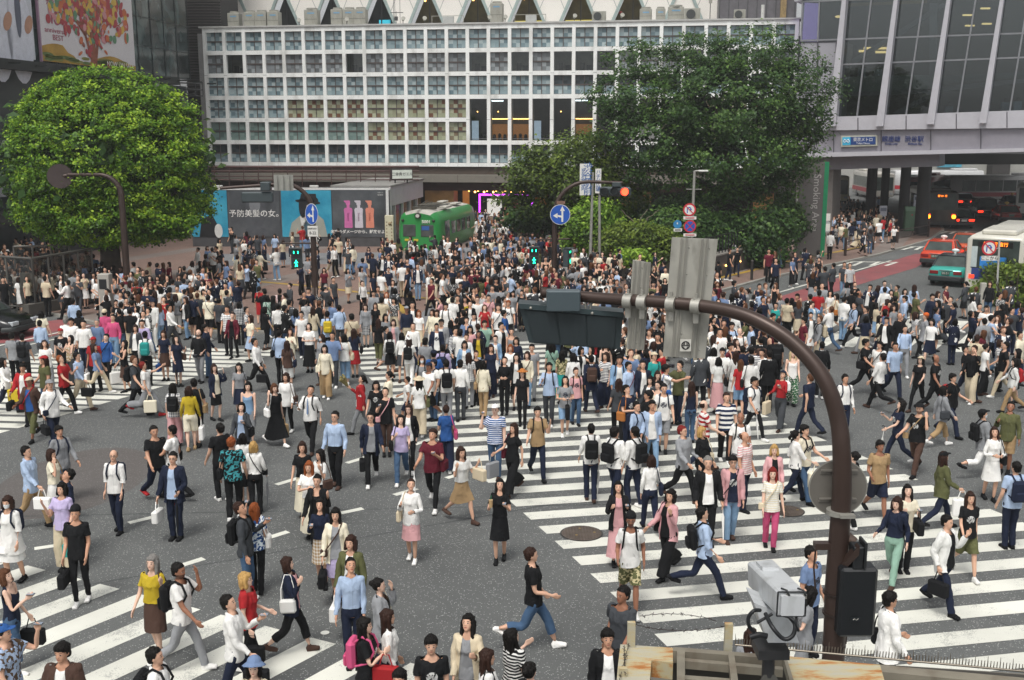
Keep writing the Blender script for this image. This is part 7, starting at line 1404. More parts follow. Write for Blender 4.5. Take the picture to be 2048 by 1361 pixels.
def fabric(c, pat=''):
    key = 'fabric_%s%s' % (c, pat)
    if key in MATS: return MATS[key]
    m, t, b = node_mat(key); at_ = N(t, 'Attribute'); at_.attribute_name = 'rest'; R_ = at_.outputs['Vector']; col = hexc(PCOL[c]); oi = N(t, 'ObjectInfo')
    v = mathn(t, 'MULTIPLY_ADD', oi.outputs['Random'], .22, .89); sc = t.nodes.new('ShaderNodeVectorMath'); sc.operation = 'SCALE'; sc.inputs[0].default_value = col; t.links.new(v, sc.inputs['Scale']); out = sc.outputs[0]
    sx = N(t, 'SeparateXYZ'); t.links.new(R_, sx.inputs[0])
    alt = {'w':'#26304a','h':'#26304a','k':'#d8d8d4','b':'#dfe3ea','r':'#e4e0da','n':'#e0e0dc'}.get(c, '#e4e2dc')
    if pat == '=': out = mixc(t, mathn(t, 'GREATER_THAN', mathn(t, 'FRACT', mathn(t, 'MULTIPLY', sx.outputs[2], 22.0)), .55), out, alt)
    if pat == '-': out = mixc(t, mathn(t, 'GREATER_THAN', mathn(t, 'FRACT', mathn(t, 'MULTIPLY', sx.outputs[2], 9.0)), .5), out, alt)
    if pat == '#':
        a1 = mathn(t, 'GREATER_THAN', mathn(t, 'FRACT', mathn(t, 'MULTIPLY', sx.outputs[2], 16.0)), .6); a2 = mathn(t, 'GREATER_THAN', mathn(t, 'FRACT', mathn(t, 'MULTIPLY', sx.outputs[0], 16.0)), .6); out = mixc(t, mathn(t, 'MULTIPLY', mathn(t, 'ADD', a1, a2), .45), out, alt)
    if pat == '*': vr = N(t, 'TexVoronoi', Scale=24.0); t.links.new(R_, vr.inputs['Vector']); out = mixc(t, mathn(t, 'LESS_THAN', vr.outputs['Distance'], .38), out, alt)
    if pat == '%': nz = N(t, 'TexNoise', Scale=20.0, Detail=1.0); t.links.new(R_, nz.inputs['Vector']); out = mixc(t, mathn(t, 'GREATER_THAN', nz.outputs['Fac'], .52), out, {'i':'#c2b78e','k':'#3f8f96','b':'#dfe8ee'}.get(c, '#5c4b3c'))
    if c in 'zZ': nz = N(t, 'TexNoise', Scale=7.0, Detail=4.0); t.links.new(R_, nz.inputs['Vector']); out = mixc(t, mathn(t, 'MULTIPLY', nz.outputs['Fac'], .5), out, '#9fb3c8' if c == 'Z' else '#54708e')
    if pat == 'G':      # a print on the chest
        ez = mathn(t, 'DIVIDE', mathn(t, 'SUBTRACT', sx.outputs[2], 1.22), .075); ex = mathn(t, 'DIVIDE', sx.outputs[0], .075); rr = mathn(t, 'ADD', mathn(t, 'MULTIPLY', ez, ez), mathn(t, 'MULTIPLY', ex, ex)); nz = N(t, 'TexNoise', Scale=38.0); t.links.new(R_, nz.inputs['Vector'])
        g = mathn(t, 'MULTIPLY', mathn(t, 'MULTIPLY', mathn(t, 'LESS_THAN', rr, 1.0), mathn(t, 'LESS_THAN', sx.outputs[1], -.02)), mathn(t, 'GREATER_THAN', nz.outputs['Fac'], .46)); out = mixc(t, g, out, '#c9c9c6' if c in 'kndbmv' else '#3a3f4c')
    if pat == 'B':      # button front with placket and collar line
        pl = mathn(t, 'MULTIPLY', mathn(t, 'LESS_THAN', mathn(t, 'ABSOLUTE', mathn(t, 'SUBTRACT', sx.outputs[0], .018)), .002), mathn(t, 'LESS_THAN', sx.outputs[1], 0)); out = mixc(t, mathn(t, 'MULTIPLY', pl, .45), out, '#50545c')
    n1 = N(t, 'TexNoise', Scale=9.0, Detail=4.0, Distortion=.8); mp = N(t, 'Mapping'); mp.inputs['Scale'].default_value = (1, 1, .6); t.links.new(R_, mp.inputs[0]); t.links.new(mp.outputs[0], n1.inputs['Vector'])
    bp = N(t, 'Bump', Strength=.9, Distance=.03); t.links.new(n1.outputs['Fac'], bp.inputs['Height']); t.links.new(bp.outputs[0], b.inputs['Normal'])
    t.links.new(out, b.inputs['Base Color']); b.inputs['Roughness'].default_value = .85; b.inputs['Specular IOR Level'].default_value = .2; return m
def skinmat(tone, extra=''):
    key = 'skin_' + tone + extra
    if key in MATS: return MATS[key]
    m, t, b = node_mat(key); at_ = N(t, 'Attribute'); at_.attribute_name = 'rest'; sx = N(t, 'SeparateXYZ'); t.links.new(at_.outputs['Vector'], sx.inputs[0]); X, Y_, Z = sx.outputs; base = {'a':'#d6ab90', 'b':'#c4967a', 'c':'#93674e', 'd':'#e2bda6'}[tone]
    ax = mathn(t, 'ABSOLUTE', X); front = mathn(t, 'LESS_THAN', Y_, -.055); out = base
    nz = N(t, 'TexNoise', Scale=14.0); t.links.new(at_.outputs['Vector'], nz.inputs['Vector']); out = mixc(t, mathn(t, 'MULTIPLY', nz.outputs['Fac'], .18), base, '#b5705c')
    def ell(cx, cz, rx, rz, xx=ax):
        a = mathn(t, 'DIVIDE', mathn(t, 'SUBTRACT', xx, cx), rx); c = mathn(t, 'DIVIDE', mathn(t, 'SUBTRACT', Z, cz), rz); return mathn(t, 'MULTIPLY', front, mathn(t, 'LESS_THAN', mathn(t, 'ADD', mathn(t, 'MULTIPLY', a, a), mathn(t, 'MULTIPLY', c, c)), 1.0))
    out = mixc(t, ell(.030, 1.597, .0145, .0062), out, '#e6ddd6'); out = mixc(t, ell(.030, 1.597, .0105, .0075), out, '#1a1210'); out = mixc(t, ell(.031, 1.620, .017, .0042), out, '#2a1c16'); out = mixc(t, ell(0, 1.538, .023, .0065), out, '#9c4a44'); out = mixc(t, ell(.009, 1.562, .004, .003), out, '#6b3a2c')
    if extra == 'M': out = mixc(t, mathn(t, 'MULTIPLY', mathn(t, 'LESS_THAN', Y_, -.035), mathn(t, 'MULTIPLY', mathn(t, 'LESS_THAN', Z, 1.582), mathn(t, 'GREATER_THAN', Z, 1.505))), out, '#e4e8ea')
    if extra == 'S': out = mixc(t, ell(.030, 1.597, .024, .015), out, '#141416'); 
    if extra == 'J': a = mathn(t, 'MULTIPLY', mathn(t, 'LESS_THAN', Z, 1.56), mathn(t, 'GREATER_THAN', Z, 1.49)); out = mixc(t, mathn(t, 'MULTIPLY', a, .7), out, '#2a1c18')
    t.links.new(out, b.inputs['Base Color']); b.inputs['Roughness'].default_value = .55; b.inputs['Subsurface Weight'].default_value = 0; return m
def hairmat(c):
    key = 'hair_' + c
    if key in MATS: return MATS[key]
    col = dict(k='#14110f', u='#33211a', b='#5a3a26', y='#b8935a', g='#7f7c78', o='#8a4a26', r='#7a2420', h='#c9b48a')[c]; m, t, b = node_mat(key); at_ = N(t, 'Attribute'); at_.attribute_name = 'rest'; nz = N(t, 'TexNoise', Scale=40.0, Detail=3.0); mp = N(t, 'Mapping'); mp.inputs['Scale'].default_value = (1.6, 1, .16); t.links.new(at_.outputs['Vector'], mp.inputs[0]); t.links.new(mp.outputs[0], nz.inputs['Vector'])
    t.links.new(mixc(t, nz.outputs['Fac'], tuple(v*.5 for v in hexc(col)), tuple(min(1, v*1.35) for v in hexc(col))), b.inputs['Base Color']); b.inputs['Roughness'].default_value = .6; b.inputs['Specular IOR Level'].default_value = .18; bp = N(t, 'Bump', Strength=1.0, Distance=.014); t.links.new(nz.outputs['Fac'], bp.inputs['Height']); t.links.new(bp.outputs[0], b.inputs['Normal']); return m
# ---------------------------------------------------------------- the people one can tell apart: head-top x y in the photo, build, facing, hair, top, bottom, stance, arms, extras
DATA = '''
125 1282 m F mk JuTw Pk s nn
303 1293 m R sk Hw Pn s nn bk:k
6 1248 m R sk+Cb Tl% Pn s nc ph
8 1136 f R bb Nn Cz s pn hb:k,sk:d,ph
450 1188 m R sk Sw Pn w1 np hb:k,ph
507 1312 f F bk+Ks Te Pk s nn
488 1143 f R by Tr Pk s nh sk:d,hb:k,gl
572 1112 f R bu JnTp Ck w1 bn sb:h
700 1113 m F sk OlB Pn s nn dn
752 1155 f R uk JgNk Pn s nt sb:c
725 1233 f R lk TkG Pz s xx bk:f,hb:r
771 1217 f R lu Ow Pn s nn
862 1268 m F mk TkG Pk s nn
937 1228 f F lk JeTg Wk s np
970 1296 f R lu Tw Pn s nn sb:k
1021 1256 f BR lk Tk= Pk s np
800 1335 m F mk Tk Pk s nn
1056 1325 f BR uk Tk Pk s nn
1215 1255 m F mk JkTw Pk s nn
1250 1170 m FL sk Td Pk w2 nn sk:c
1058 1094 m R su Tk Cz r1 hn sh:w
1262 1021 m F sk+Bk Tw Hi% w1 hn bk:k,sk:c,jaw,gl
1401 1013 m R sk Hl Pn r2 nh bk:k
352 1124 m R sk Tw Pg w1 nt bk:k,sk:c,jaw
305 1108 f F lg Ty Ku k1 nb sb:u
150 1008 m F sk+Bk Tk Qk k2 nn hb:k,sh:w
228 904 m F dg HwB Pn k1 nn bk:n,gl
346 902 m F sk JnTl Pn s nh hb:w,um:k,gl
124 964 f F bk TaB We s bn hb:q
15 990 f F bu Aw Kw s nn bk:n,mask
48 891 m R sk Sl Pt w1 nn hb:w,sh:k
100 897 f R bu Tc Kw s tn sb:t
116 850 m FR mk Sg Pz w2 nn bk:n
141 937 m FL sk Sn Pn s nn dn
306 850 m FR sk Tk Pn w1 nn sh:r
346 850 m L sk Tw Pk w2 nn sb:k
441 846 m BL sk TkG Pk k1 nn sh:w
461 874 m B so Tk% Pk s nn sb:k
506 882 f B by Ow Pk s nn cb:k,um:g
484 866 f B bk Sw Kk s nn
344 766 f B bk Tw# Wp s nn bk:k,um:r
376 772 f B bu Oy Hc k2 nn tb:w,sh:t
387 757 m B sk Tk Hk k1 nn sb:t
427 727 f FR lu JnTc Ek k1 nt sh:k
478 725 f F lk Tg Kn s nn sb:k
496 763 f F bk NZ Hg s nn tb:b
483 804 f F bk JdTl Pk s np sb:k,ph
548 766 f FR bb Tk Lk w1 tn sb:w,tb:t,sh:w
572 745 f F bu Sw Qk s nn sb:u,sh:h
622 770 m F sk HwB Pk w1 pn bk:k,tie,ph
671 821 m F sk OlB Pk k1 nn gl
741 823 m F sk JnTg Pk w2 nn hb:k,gl
801 829 f F lk Ta Pz w2 ph sb:k,um:k
818 808 f F lu JkTw Qk w1 nn gl,sh:w
771 774 m F sk Tk Cu s pn cb:p,ph,sh:k
752 761 f F bk TkG Wk s nn
728 750 f L pk Jr Pg w1 pn fl
781 742 f L pk Tc Kk w2 nn
816 753 c L sk TwG Hn w1 nn
838 752 f B lk+We Tw We k1 nn sb:i
857 725 m FL sk+Cn Tw Hk w2 nn sk:c
844 711 f F bu Tg Pz s nn bk:k,mask
866 718 m FL sk+Cn Tw Pz s nn bk:n
893 719 m B sk Tw Pg s nn bk:kG
920 719 m B mk OwB Pd k2 nn
966 721 f B bk Sc Pt k1 nn sb:t
1010 713 f F uu Ok Pk s PP
1045 737 f F lu+Wx Tk Qk k1 nn
892 810 f B uu Tb Wn s nh sb:f,um:k
867 856 m F mu Tm Qk w1 np sb:m,um:w,ph
921 892 f FR lu Th Kt w1 bb hb:e
822 956 f F uu Sw Kp k1 pP sb:e,sh:w
1000 957 f F lk Tk Kk k2 pp ph,cup
604 882 f F bu Tk Lc k1 nn
618 921 f F lo Tw Lc s xn
642 897 f FL lk Th Lk s nb sb:u,um:w
635 947 f F uk JkNk Pk s nb
640 997 f F lk On Kt# s ph ph
671 1014 f F lk JcTg Ka k1 nn cb:u,hb:k
702 1069 f F bu JiTw Pk s nn hb:w
474 1003 m R su Sd Pz s np bk:k,sh:w,ph
507 1005 f B lo Tb% Pk s nc sb:w,ph
990 808 m F sk+Ch Tb= Pz k1 tn sk:d,ph
1029 845 f FL lu Tk Wk w1 nn sb:m,tb:g
1075 812 m F mk Tt Pn w1 nb bk:k
1183 847 m B sk Hw Pn k1 nn bk:k,um:w
1228 853 m BR mk Hw Pn s nn bk:k
1272 853 m BL sk Hw Pn s nn bk:k
1304 910 f B bu Ow Pn w1 nn sb:n
1237 962 f F lk JkTp Lp s pp ph
1343 977 f FL bk JpTk Wk w1 nb sb:k
1416 911 m F sg JkTw Pk k1 nn
1466 909 m F mk JpTnG PZ k2 nn cb:k,gl,um:w
1484 868 m FR db Tp= Pn s nn
1362 850 m FR sr Sg Pk w1 nh gl
1403 852 f FR by Sk Pk s nn sb:e
1403 806 m R du Tr- Pn w1 nn sk:d
1482 829 m F dk TwG Pg s nn bk:g,sk:c
1453 784 m F su Tw- Pk k1 nn
1508 753 m FR mk Tw Qk w1 nn bk:n,sh:w,um:w
1328 766 m F sk TwG Hg k1 nn bk:n
1304 799 m F mk JlTw PZ w1 nn
1272 802 m FR sk OlB Pk k2 nn bk:n
1251 769 m FR mk TnG Pn s PP sb:x
1238 757 f B lu Td Pk s nn tb:w
1299 780 m L mk Sk Pk s nn
1362 721 m FL sk Si Pn s cc cam
1256 723 m FR sk Sl Pg s nn cb:m
1286 720 m F sk JnTw Pd s nn
1239 710 m F mk JZTw Pd s nn bk:n
1183 710 m B sk Jn Pn w1 nn bk:u,sh:u
1213 704 f FL lu Tw= Wn s xn
1151 734 f F pu TpG Pz k1 nn bk:k
1131 752 f F lk TgG HZ k2 PP tb:k#,sh:w,ph
1099 724 m F mk HlB Pd k1 pn bk:d,ph,dn
1055 702 f F bu Sc PZ k1 nn cb:u
1064 687 m F sk Tg Pg s nn
1147 706 f B bk Sw Pk s nn
1124 701 f B lk Ti% Lq s nn
1104 684 f B lk Tj Wk s nn cb:k
1309 704 m FR sk+Ce Tq Pd s nn cb:k
1316 666 m F sk Tk Pk s nn
1302 751 f FL lk Jd Pk s nn
1315 741 f F lu Tk Wk s nn
1318 761 f FL uk Nc Kd s nn
1330 728 m R mk Tw Pn s un sb:b
1384 763 f B lu Nn Pz s nn
1567 741 f FL sk+Cn Or Wd w1 np tb:e,ph
1586 699 f F lh Nw Wv* k1 hn hb:w
1623 747 m BL sb Tn Pn w1 nn
1690 747 m F sk OwB Pn s nn bk:n,um:w
1645 683 m B sk Jk Pk s nn
1540 700 m B sk Jk Pk s nn
1731 677 m FR mk TkG Pk w1 nn sb:k,sh:w
1761 682 m FL mk Tw Hk r1 nn cb:k
1768 706 m BL sk Hw Pk r2 nn sb:n
1791 684 m F sk HlB Pn w1 nn
1842 712 f FL bk+Ce Tk Qk w2 nn
1868 713 m FR dk TkG Pk w1 nn sk:c
1932 690 m FR sk+Ck Tk Pn r1 nn sh:u
1905 746 m FR mk Tk Pn w2 nn bk:r,gl
1887 771 f R bk JgTn Ct w1 nn sb:d,sh:w
1840 807 m FL sk+Ck TkG Pu w1 nt cb:t,jaw
1805 800 f L lk TnG Pn w2 pn um:h,ph
1968 818 m R sk+Ck JgTk Cw r1 nn bk:k,mask
1990 853 f F lu Ow Kw k1 PP sb:k,sh:k
2023 803 m FL sk Si Ht s pn sk:c
1760 879 m F mk Tt Hn w1 hn sk:c
1713 903 f BL uk Tk Pk s nn
1890 902 f R lu+Ck Ji Pn w1 nn tb:w
1816 968 f F lk Tc Pk s pp hb:k,ph
1796 992 f FL bu On Pj w1 nn bk:n,sh:u
1892 1028 m FR sk JhTk Pn w2 nb hb:k
1941 982 f F lu TkG Hi w1 nn sh:w
2036 923 m B sk Tl Pn s nn bk:n
1549 888 f F by JpTk Pk s nn sk:d
1588 860 f R pk HwB Pn w1 nn tb:c
1608 848 m FR mk TcG Pz w2 nn bk:k
1546 934 f F lr Tc= Pf k1 nn cb:e,sk:d
1620 1090 m FR sk TsG Pn s nn
1620 1172 f L lk TgG Hg s np
1778 1181 m R mk JwTk= Pk s nh sb:k,gl
1502 1256 f B lu Tg Pk s nn
78 640 m B sk Ol Pd s nn
120 657 m F du+Cr TkG Pk s nn jaw,sk:d
141 670 f FL lk Nt* Pd s pp ph
142 635 m F mk Hw Pn s nn
167 640 m F sk HwB Pn k1 nn
194 637 m F sg Hs Pd s nn
226 628 m F sk Of PZ s nn
208 618 m B sk+Be Sf Pd s nn
213 667 f F uk Sb Pk k1 nn cb:k,gl
185 674 m F dk+Cr TrG Pk s nn sk:c,tb:w
186 687 f R lu Ts Pe r1 nn
88 680 f FR lu Tw Wg s np ph
117 710 m R so Tr Pk w1 np
86 711 m FL lu+Cr Ti Pz s nn
45 726 m F mk JrTw Pk w1 nn hb:k
57 754 m F sk+Ce JuTb Ci w1 nn cb:r,sk:c
99 759 m FR sg+Cg SwB Pn w2 nn cb:n,hb:k
151 704 m R sk Ol Pe w1 nn hb:k,um:g
22 664 m B mk Tg Pk s nn sb:d
43 667 m B sk Td Pk s nn bk:k
4 715 f R lk Sw Pn w1 nn tb:y
265 711 m R sb Td Pk w1 nn bk:k
283 723 f R sr Tw Wg r1 nu tb:c,sh:r
289 662 m B sk Ow Pk s nn bk:q
271 649 f F bu JdTw Pk s nn
249 680 f FL lk Nk Ku s np tb:w
284 639 m F sk Oa Pd s nn
287 621 m F sk SwB Pn s PP bk:k
305 600 m F sk+Cn Sh Ph s nn
241 604 m B sk Tw Pn s nn bk:k
144 597 m B sk Ol Pk s nn
157 620 f B bk Tk Pk s nn
130 635 m B sg Sw Pd s nn
81 622 f B bk Tc Pk s nn
327 660 f F lu Tn Ku s nn hb:b,sh:k
350 671 f FR lk Tn Kn s np um:k,sb:u
398 662 m F dk Hk Pg k1 nh cam,jaw,sk:d
408 648 m R mk Sn Pz s nn
507 676 m R sk OwB Pk r1 nn hb:k
465 624 f F su JmTk Qk s nn
502 630 f FL lu Tc Kl s xn sb:n
372 593 f FL lu JkTw PZ k1 xn
415 590 m B sk Tc Hk s nn cb:k
437 596 m B sk Td Pk s nn
336 609 m R sk Ow Pd w1 nn
350 588 f B lu Tg Pw s nn
455 611 m F sk Tw# Pk s nn
478 603 f B bk Tn# Pk s nn
491 613 m R sk Tw# Pk s nn sb:n
517 573 f B pk Tr Er s nn
534 591 f B bk Tj* Pz k1 nn cb:k,tb:y
555 607 m B sk Ow Pk s nn sb:n
559 577 m B sk Tp# Pk s nn
557 660 m B sk HlB Pk s nn sb:k,hb:k
573 681 f B lu Tu Hw s nn sb:n
580 657 f F lu Sc Kh s pp
603 622 m F sk Tw Pn k1 nn
618 646 f F bk Tw Lk s PP
649 689 f F bk Sc Wt k1 nn sb:c
665 663 m F sk Hs Pd s nt
644 668 f FL bu Sg Pd s nn mask
688 668 f B bk Th CZ s nn sb:e,sh:w
707 657 f B lu Tn Kr s nn sb:k,sh:k
654 622 m B sk Tl Pk s nn bk:y
678 610 m B sk Hl Pd s nn sb:k
703 627 m B mk Te Pk s nn cb:u
625 613 f B lu Se Kh s nn
652 568 m F sg Td Pw s cc cam,sk:d
731 607 f F lu JgTg En# s nn
756 637 f B lu Tk Ci k1 nn
770 652 f R pk Sd Kg w1 nn
779 663 f B bk Ow Mk s nn bk:k
803 665 f B bk Ow Md s nn sb:n
818 673 f B lu+Cw Tw Pw w1 nn bk:k,tb:y
850 675 m B mk Tg Pd s nn
868 699 m B sk+Cn Tb Pk s nn
885 689 m B sk Oa Pn s nn bk:n
826 645 m F su OwB Pn s pn ph
813 612 m F sk+Cg On Pe k1 nn sk:c
838 620 f F lo Tw Ke s nn
824 603 m F sk JkTw Pk s nn
787 638 f F bu JgTp Pd s nn
770 627 f FR lk Tg Pk s nn
773 584 f F bo Sw Kh s pp bk:k
751 605 f F lu Tk Pk s nn
873 646 m F sk JnTwG Pk s nn
882 638 m F sk+Ck JgTw Pk s nn
909 654 m FR sk Sw= Pn s nn cb:k,gl
865 618 f FL bu Sc Kh s nn
874 619 f F lu Oc Kh s nn
892 605 m F mk Hw Pg k1 nn bk:k
884 595 f L pk Tp Kd s nt
723 561 f FR pk Ow Pk k1 nn sb:k
786 560 f F lu JgTk Lw k1 pn tb:e
820 582 f B lk Sk Lk s nn
921 564 m F mk JkTw Pk s nn tie
930 592 f F lk Ny Ki s nn sb:k
941 602 f F uu JkTw Kd s pn
955 593 m F sb Tw Pe s nn sg,sk:d
969 609 f F lb Tr PZ s pp sk:d
977 589 m F sk Tp Pd s nn cb:u
1001 571 m B sk Tg Pk s nn
1013 582 m R sg Tw Pd s nn
1007 593 f R uk Nw Kd s nn
997 608 m F mk Tw Pk s nn cb:n,dn
1017 600 m F mo TwG Pk s nn bk:k
1007 620 m R mk Tb Pk s nn
948 625 m F mk OwB Pn s nn bk:n
969 640 m F mk Tj Pn s nt
941 651 f F lk Tp Kw s nn
957 661 f F uk JkTy Kl* s nn sk:c
1001 644 m FR sk JhTk Pn s nn gl
1023 656 f F uk Ng Kg s nn
991 670 f F uu JZTw Kw s nn
1033 674 f F bk On Kn s nn
933 667 f F uu Ow Kw s nn
929 681 f F bk JZTw Pn s nn
982 688 f F lu Tn Wn s nc
1021 688 f F bo Tw Pk s nn
952 700 f F pu Tk Wk s nn
937 705 f B lu Tg# Pg s nn
1033 706 f F lk Jk Kk s nn
1440 657 m F sk SwB Pn s pp ph,dn
1464 644 m F mk Hl Pn s nn bk:n
1479 660 m F db Tw Pk k1 pP bk:k,sk:d
1428 695 f B bk Tw Kn s nn
1438 714 f B bk Th Lp s nn sb:k
1472 702 f B lu Sh Kh s nn
1482 719 f B lb Tr HZ s nn um:w
1503 712 m B mk Hw Pn s nn sb:k
1523 673 m B sk Jk Pk s nn bk:u
1553 671 m B sk Tk Pk s nn bk:k
1610 634 m L mk Tm Hn w1 nn
1642 631 m L sb Sg Pe s nn bk:e
1624 602 f FR bu JZTw Kd s tc
1574 596 m BR sk Te Pk s nn
1553 605 f FL uk Tq Pk s nn
1674 587 f L bk Sc Mk w1 nn sb:x
1660 581 f F bk Tw Kw s np
1712 604 m L sk Hl Pk r1 nn bk:k
1853 625 f L so+Bo Ag Qk w1 nn
1878 600 m L lk Tn Wd w2 nn bk:k
1941 621 m R sk On Pk r2 np
1985 630 m R sk+Ck Tl Cn w1 nn tb:w*,sh:w
1810 650 m F sk OlB Pg w1 nn sb:n
1774 633 m FL mk Jk Pk w1 nn
1798 629 m F dk Sk Pk w2 nn
1758 631 f FR lk Sc Pn w1 nn sb:g
1734 612 m L sk Sd Pg w1 nn
2032 716 f L bk Sh Pt w1 nn bk:r
2038 697 f L lk Jk Kk s nn
1945 589 f R lk Sw Mk w1 nn tb:a
1828 584 m R sk Ti Wk s np
1770 574 m BR sk Ow Pd w1 nn
2036 602 f R lk Tb Pw w1 nn
1715 585 m R dk Td Wd r2 nn sk:c
'''
TOPN = dict(T=('tee','T-shirt'), U=('tucked','T-shirt'), S=('shirt','shirt'), O=('tshirt_long','shirt'), H=('half','short-sleeved shirt'), N=('tank','sleeveless top'), J=('jacket','jacket'), A=('tunic','long tunic'))
BOTN = dict(P=('pants','trousers'), Q=('slim','tight trousers'), W=('wide','wide trousers'), H=('shorts','shorts'), C=('capri','cropped trousers'), K=('skirt','skirt'), M=('mini','short skirt'), L=('longskirt','long skirt'), E=('pencil','narrow skirt'))
HAIRN = dict(s='short', m='mop', b='bob', l='long', p='pony', u='bun', d='bald'); HATN = dict(C='cap', B='beanie', W='straw', K='bucket')
HCOL = dict(k='black', u='dark brown', b='brown', y='blonde', g='grey', o='ginger', r='red', h='light blonde')
DIRS = dict(F=0, B=180, L=-90, R=90, FL=-42, FR=42, BL=-138, BR=138); FACW = dict(F='facing the camera', B='seen from behind', L='facing left', R='facing right', FL='turned slightly left', FR='turned slightly right', BL='walking away to the left', BR='walking away to the right')
PATW = {'':'', '=':'striped ', '-':'broad-striped ', '#':'checked ', '*':'patterned ', '%':'mottled ', 'G':'printed ', 'B':''}
HANDO = lambda k, s: mir(k.wr + ADIR*.105, s)
def parse(line):
    q = line.split(); d = dict(x=float(q[0]), y=float(q[1]), g=q[2], dir=q[3], hair=q[4], top=q[5], bot=q[6], st=q[7], ar=q[8], ex={})
    if len(q) > 9:
        for e in q[9].split(','): a, _, b = e.partition(':'); d['ex'][a] = b or True
    return d
def split_top(s):
    out, i = [], 0
    while i < len(s):
        c = s[i:i+2]; i += 2; p = ''
        if i < len(s) and s[i] in '=-#*%GB': p = s[i]; i += 1
        out.append((c[0], c[1], p))
    return out
def body_cover(f, tops, bot):
    V, F, W_ = TPL[('body', f)][0]
    return None
def shrunk(f, lod, long_sleeve, short_sleeve, legs_to, skirtish):
    V, F, W_ = TPL[('body', f)][lod]; N_ = BN[('body', f)][lod]; tor = W_[:, 0] + W_[:, 1]; m = np.clip(tor*1.3, 0, 1)*(V[:, 2] < 1.432)*(np.abs(V[:, 0]) < .3); up = W_[:, 3] + W_[:, 4]; fo = W_[:, 5] + W_[:, 6]
    if short_sleeve: m = np.maximum(m, np.clip(up*1.3, 0, 1)*((V[:, 2] > (1.24 if not long_sleeve else 0))))
    if long_sleeve: k = skel(f); m = np.maximum(m, np.clip(fo*1.3, 0, 1)*(V[:, 2] > k.wr[2] + .02))
    m = np.maximum(m, np.clip(W_[:, 7:11].sum(1)*1.3, 0, 1)*(V[:, 2] > legs_to)); m = np.maximum(m, (V[:, 2] < .10)*(V[:, 2] < .3)*1.0)
    return V - N_*(m*.021)[:, None]
STATS = []
def build_person(d, lod=0, to=None):
    f = 0 if d['g'] in 'mc' else 1; rr = random.Random(int(d['x']*7 + d['y']*13)); ex = d['ex']; tops = split_top(d['top']); wd = rr.uniform(.90, 1.01) if f else rr.uniform(.91, 1.04); sc = np.array([wd, wd, 1.0])*(rr.uniform(.985, 1.03) if f == 0 else rr.uniform(.955, .995)) * (.78 if d['g'] == 'c' else 1) * (.985 if f == 0 else .955)
    st, ph = d['st'][0], (1 if d['st'].endswith('1') else -1); 
    if st == 's': ph = rr.choice((1, -1)); st = 'k' if rr.random() < .45 else 's'
    Mx = pose(f, st, (d['ar'][1], d['ar'][0]), lean=rr.uniform(0, 4) + (3 if st == 'r' else 0), down=rr.uniform(0, 8) + (16 if 'p' in d['ar'] or 'P' in d['ar'] or 'dn' in ex else 0), turn=rr.uniform(-14, 14), ph=ph)
    rz = R(DIRS[d['dir']] + rr.uniform(-9, 9)); t0 = tops[0][0]; long_s = t0 in 'SOJ' ; short_s = t0 != 'N'; bk_ = d['bot'][0]
    legs_to = dict(P=.0, Q=.0, W=.0, H=.56, C=.28, K=.60, M=.7, L=.35, E=.55)[bk_]
    tone = ex.get('sk', rr.choice('aab') if f == 0 else rr.choice('aad')); sx_ = 'M' if 'mask' in ex else 'J' if 'jaw' in ex else 'S' if ('gl' in ex or 'sg' in ex) and 'sg' in ex else ''
    parts = []
    V0, F0, W0 = TPL[('body', f)][lod]; Vb = shrunk(f, lod, long_s or t0 in 'HA', short_s, legs_to, 0)
    parts.append(('body', skin((Vb, F0, W0), Mx), F0, V0, skinmat(tone, sx_)))
    def add(key, nm, mat): t = TPL[(key, f)][lod]; parts.append((nm, skin(t, Mx), t[1], t[0], mat))
    bn, bw = BOTN[bk_]; bpat = d['bot'][2:3]
    if len(tops) == 2 and tops[0][0] == 'J': 
        add({'T':'tee','N':'tank'}[tops[1][0]], 'shirt', fabric(tops[1][1], tops[1][2]))
    elif t0 == 'J': add('tee', 'shirt', fabric({'k':'w','n':'w'}.get(tops[0][1], 'w')))
    key = TOPN[t0][0]
    if f and t0 == 'T' and bk_ in 'KLEM': key = 'tucked'
    if t0 == 'O' or key == 'tucked': pass
    add(bn, {'H':'shorts','K':'skirt','M':'skirt','L':'skirt','E':'skirt'}.get(bk_, 'trousers'), fabric(d['bot'][1], bpat))
    add(key, {'J':'jacket'}.get(t0, 'top'), fabric(tops[0][1], tops[0][2] if tops[0][2] else ('B' if t0 in 'SHO' and f == 0 else '')))
    hh = d['hair'].split('+'); add(HAIRN[hh[0][0]], 'hair', hairmat(hh[0][1]))
    if len(hh) > 1: add(HATN[hh[1][0]], 'hat', fabric(hh[1][1]))
    shc = ex.get('sh', rr.choice('kkuw') if st != 's' else 'k')
    for k in ('shoeL', 'shoeR'): add(k, 'shoe', fabric(shc))
    zmin = min(p[1][:, 2].min() for p in parts if p[0] == 'shoe'); Rr = Rz(rz)[:3, :3]; top = max((p[1][np.argmax(p[1][:, 2])] for p in parts), key=lambda v: v[2]); hz_ = max(p[1][:, 2].max() for p in parts if p[0] in ('hair', 'hat'))
    hx = [p for p in parts if p[0] in ('hair', 'hat')][-1][1]; c = hx.mean(0); tp = np.array([c[0], c[1], hz_ - zmin])*sc
    g0 = G(d['x'], d['y'], tp[2]); tw = Rr @ tp; loc = Vector((g0[0]-tw[0], g0[1]-tw[1], 0))
    if loc.y > 45.2: loc.z = KZ if inside_plaza(loc.x, loc.y) else 0
    if loc.z: g0 = G(d['x'], d['y'], tp[2] + KZ); loc.x, loc.y = g0[0]-tw[0], g0[1]-tw[1]
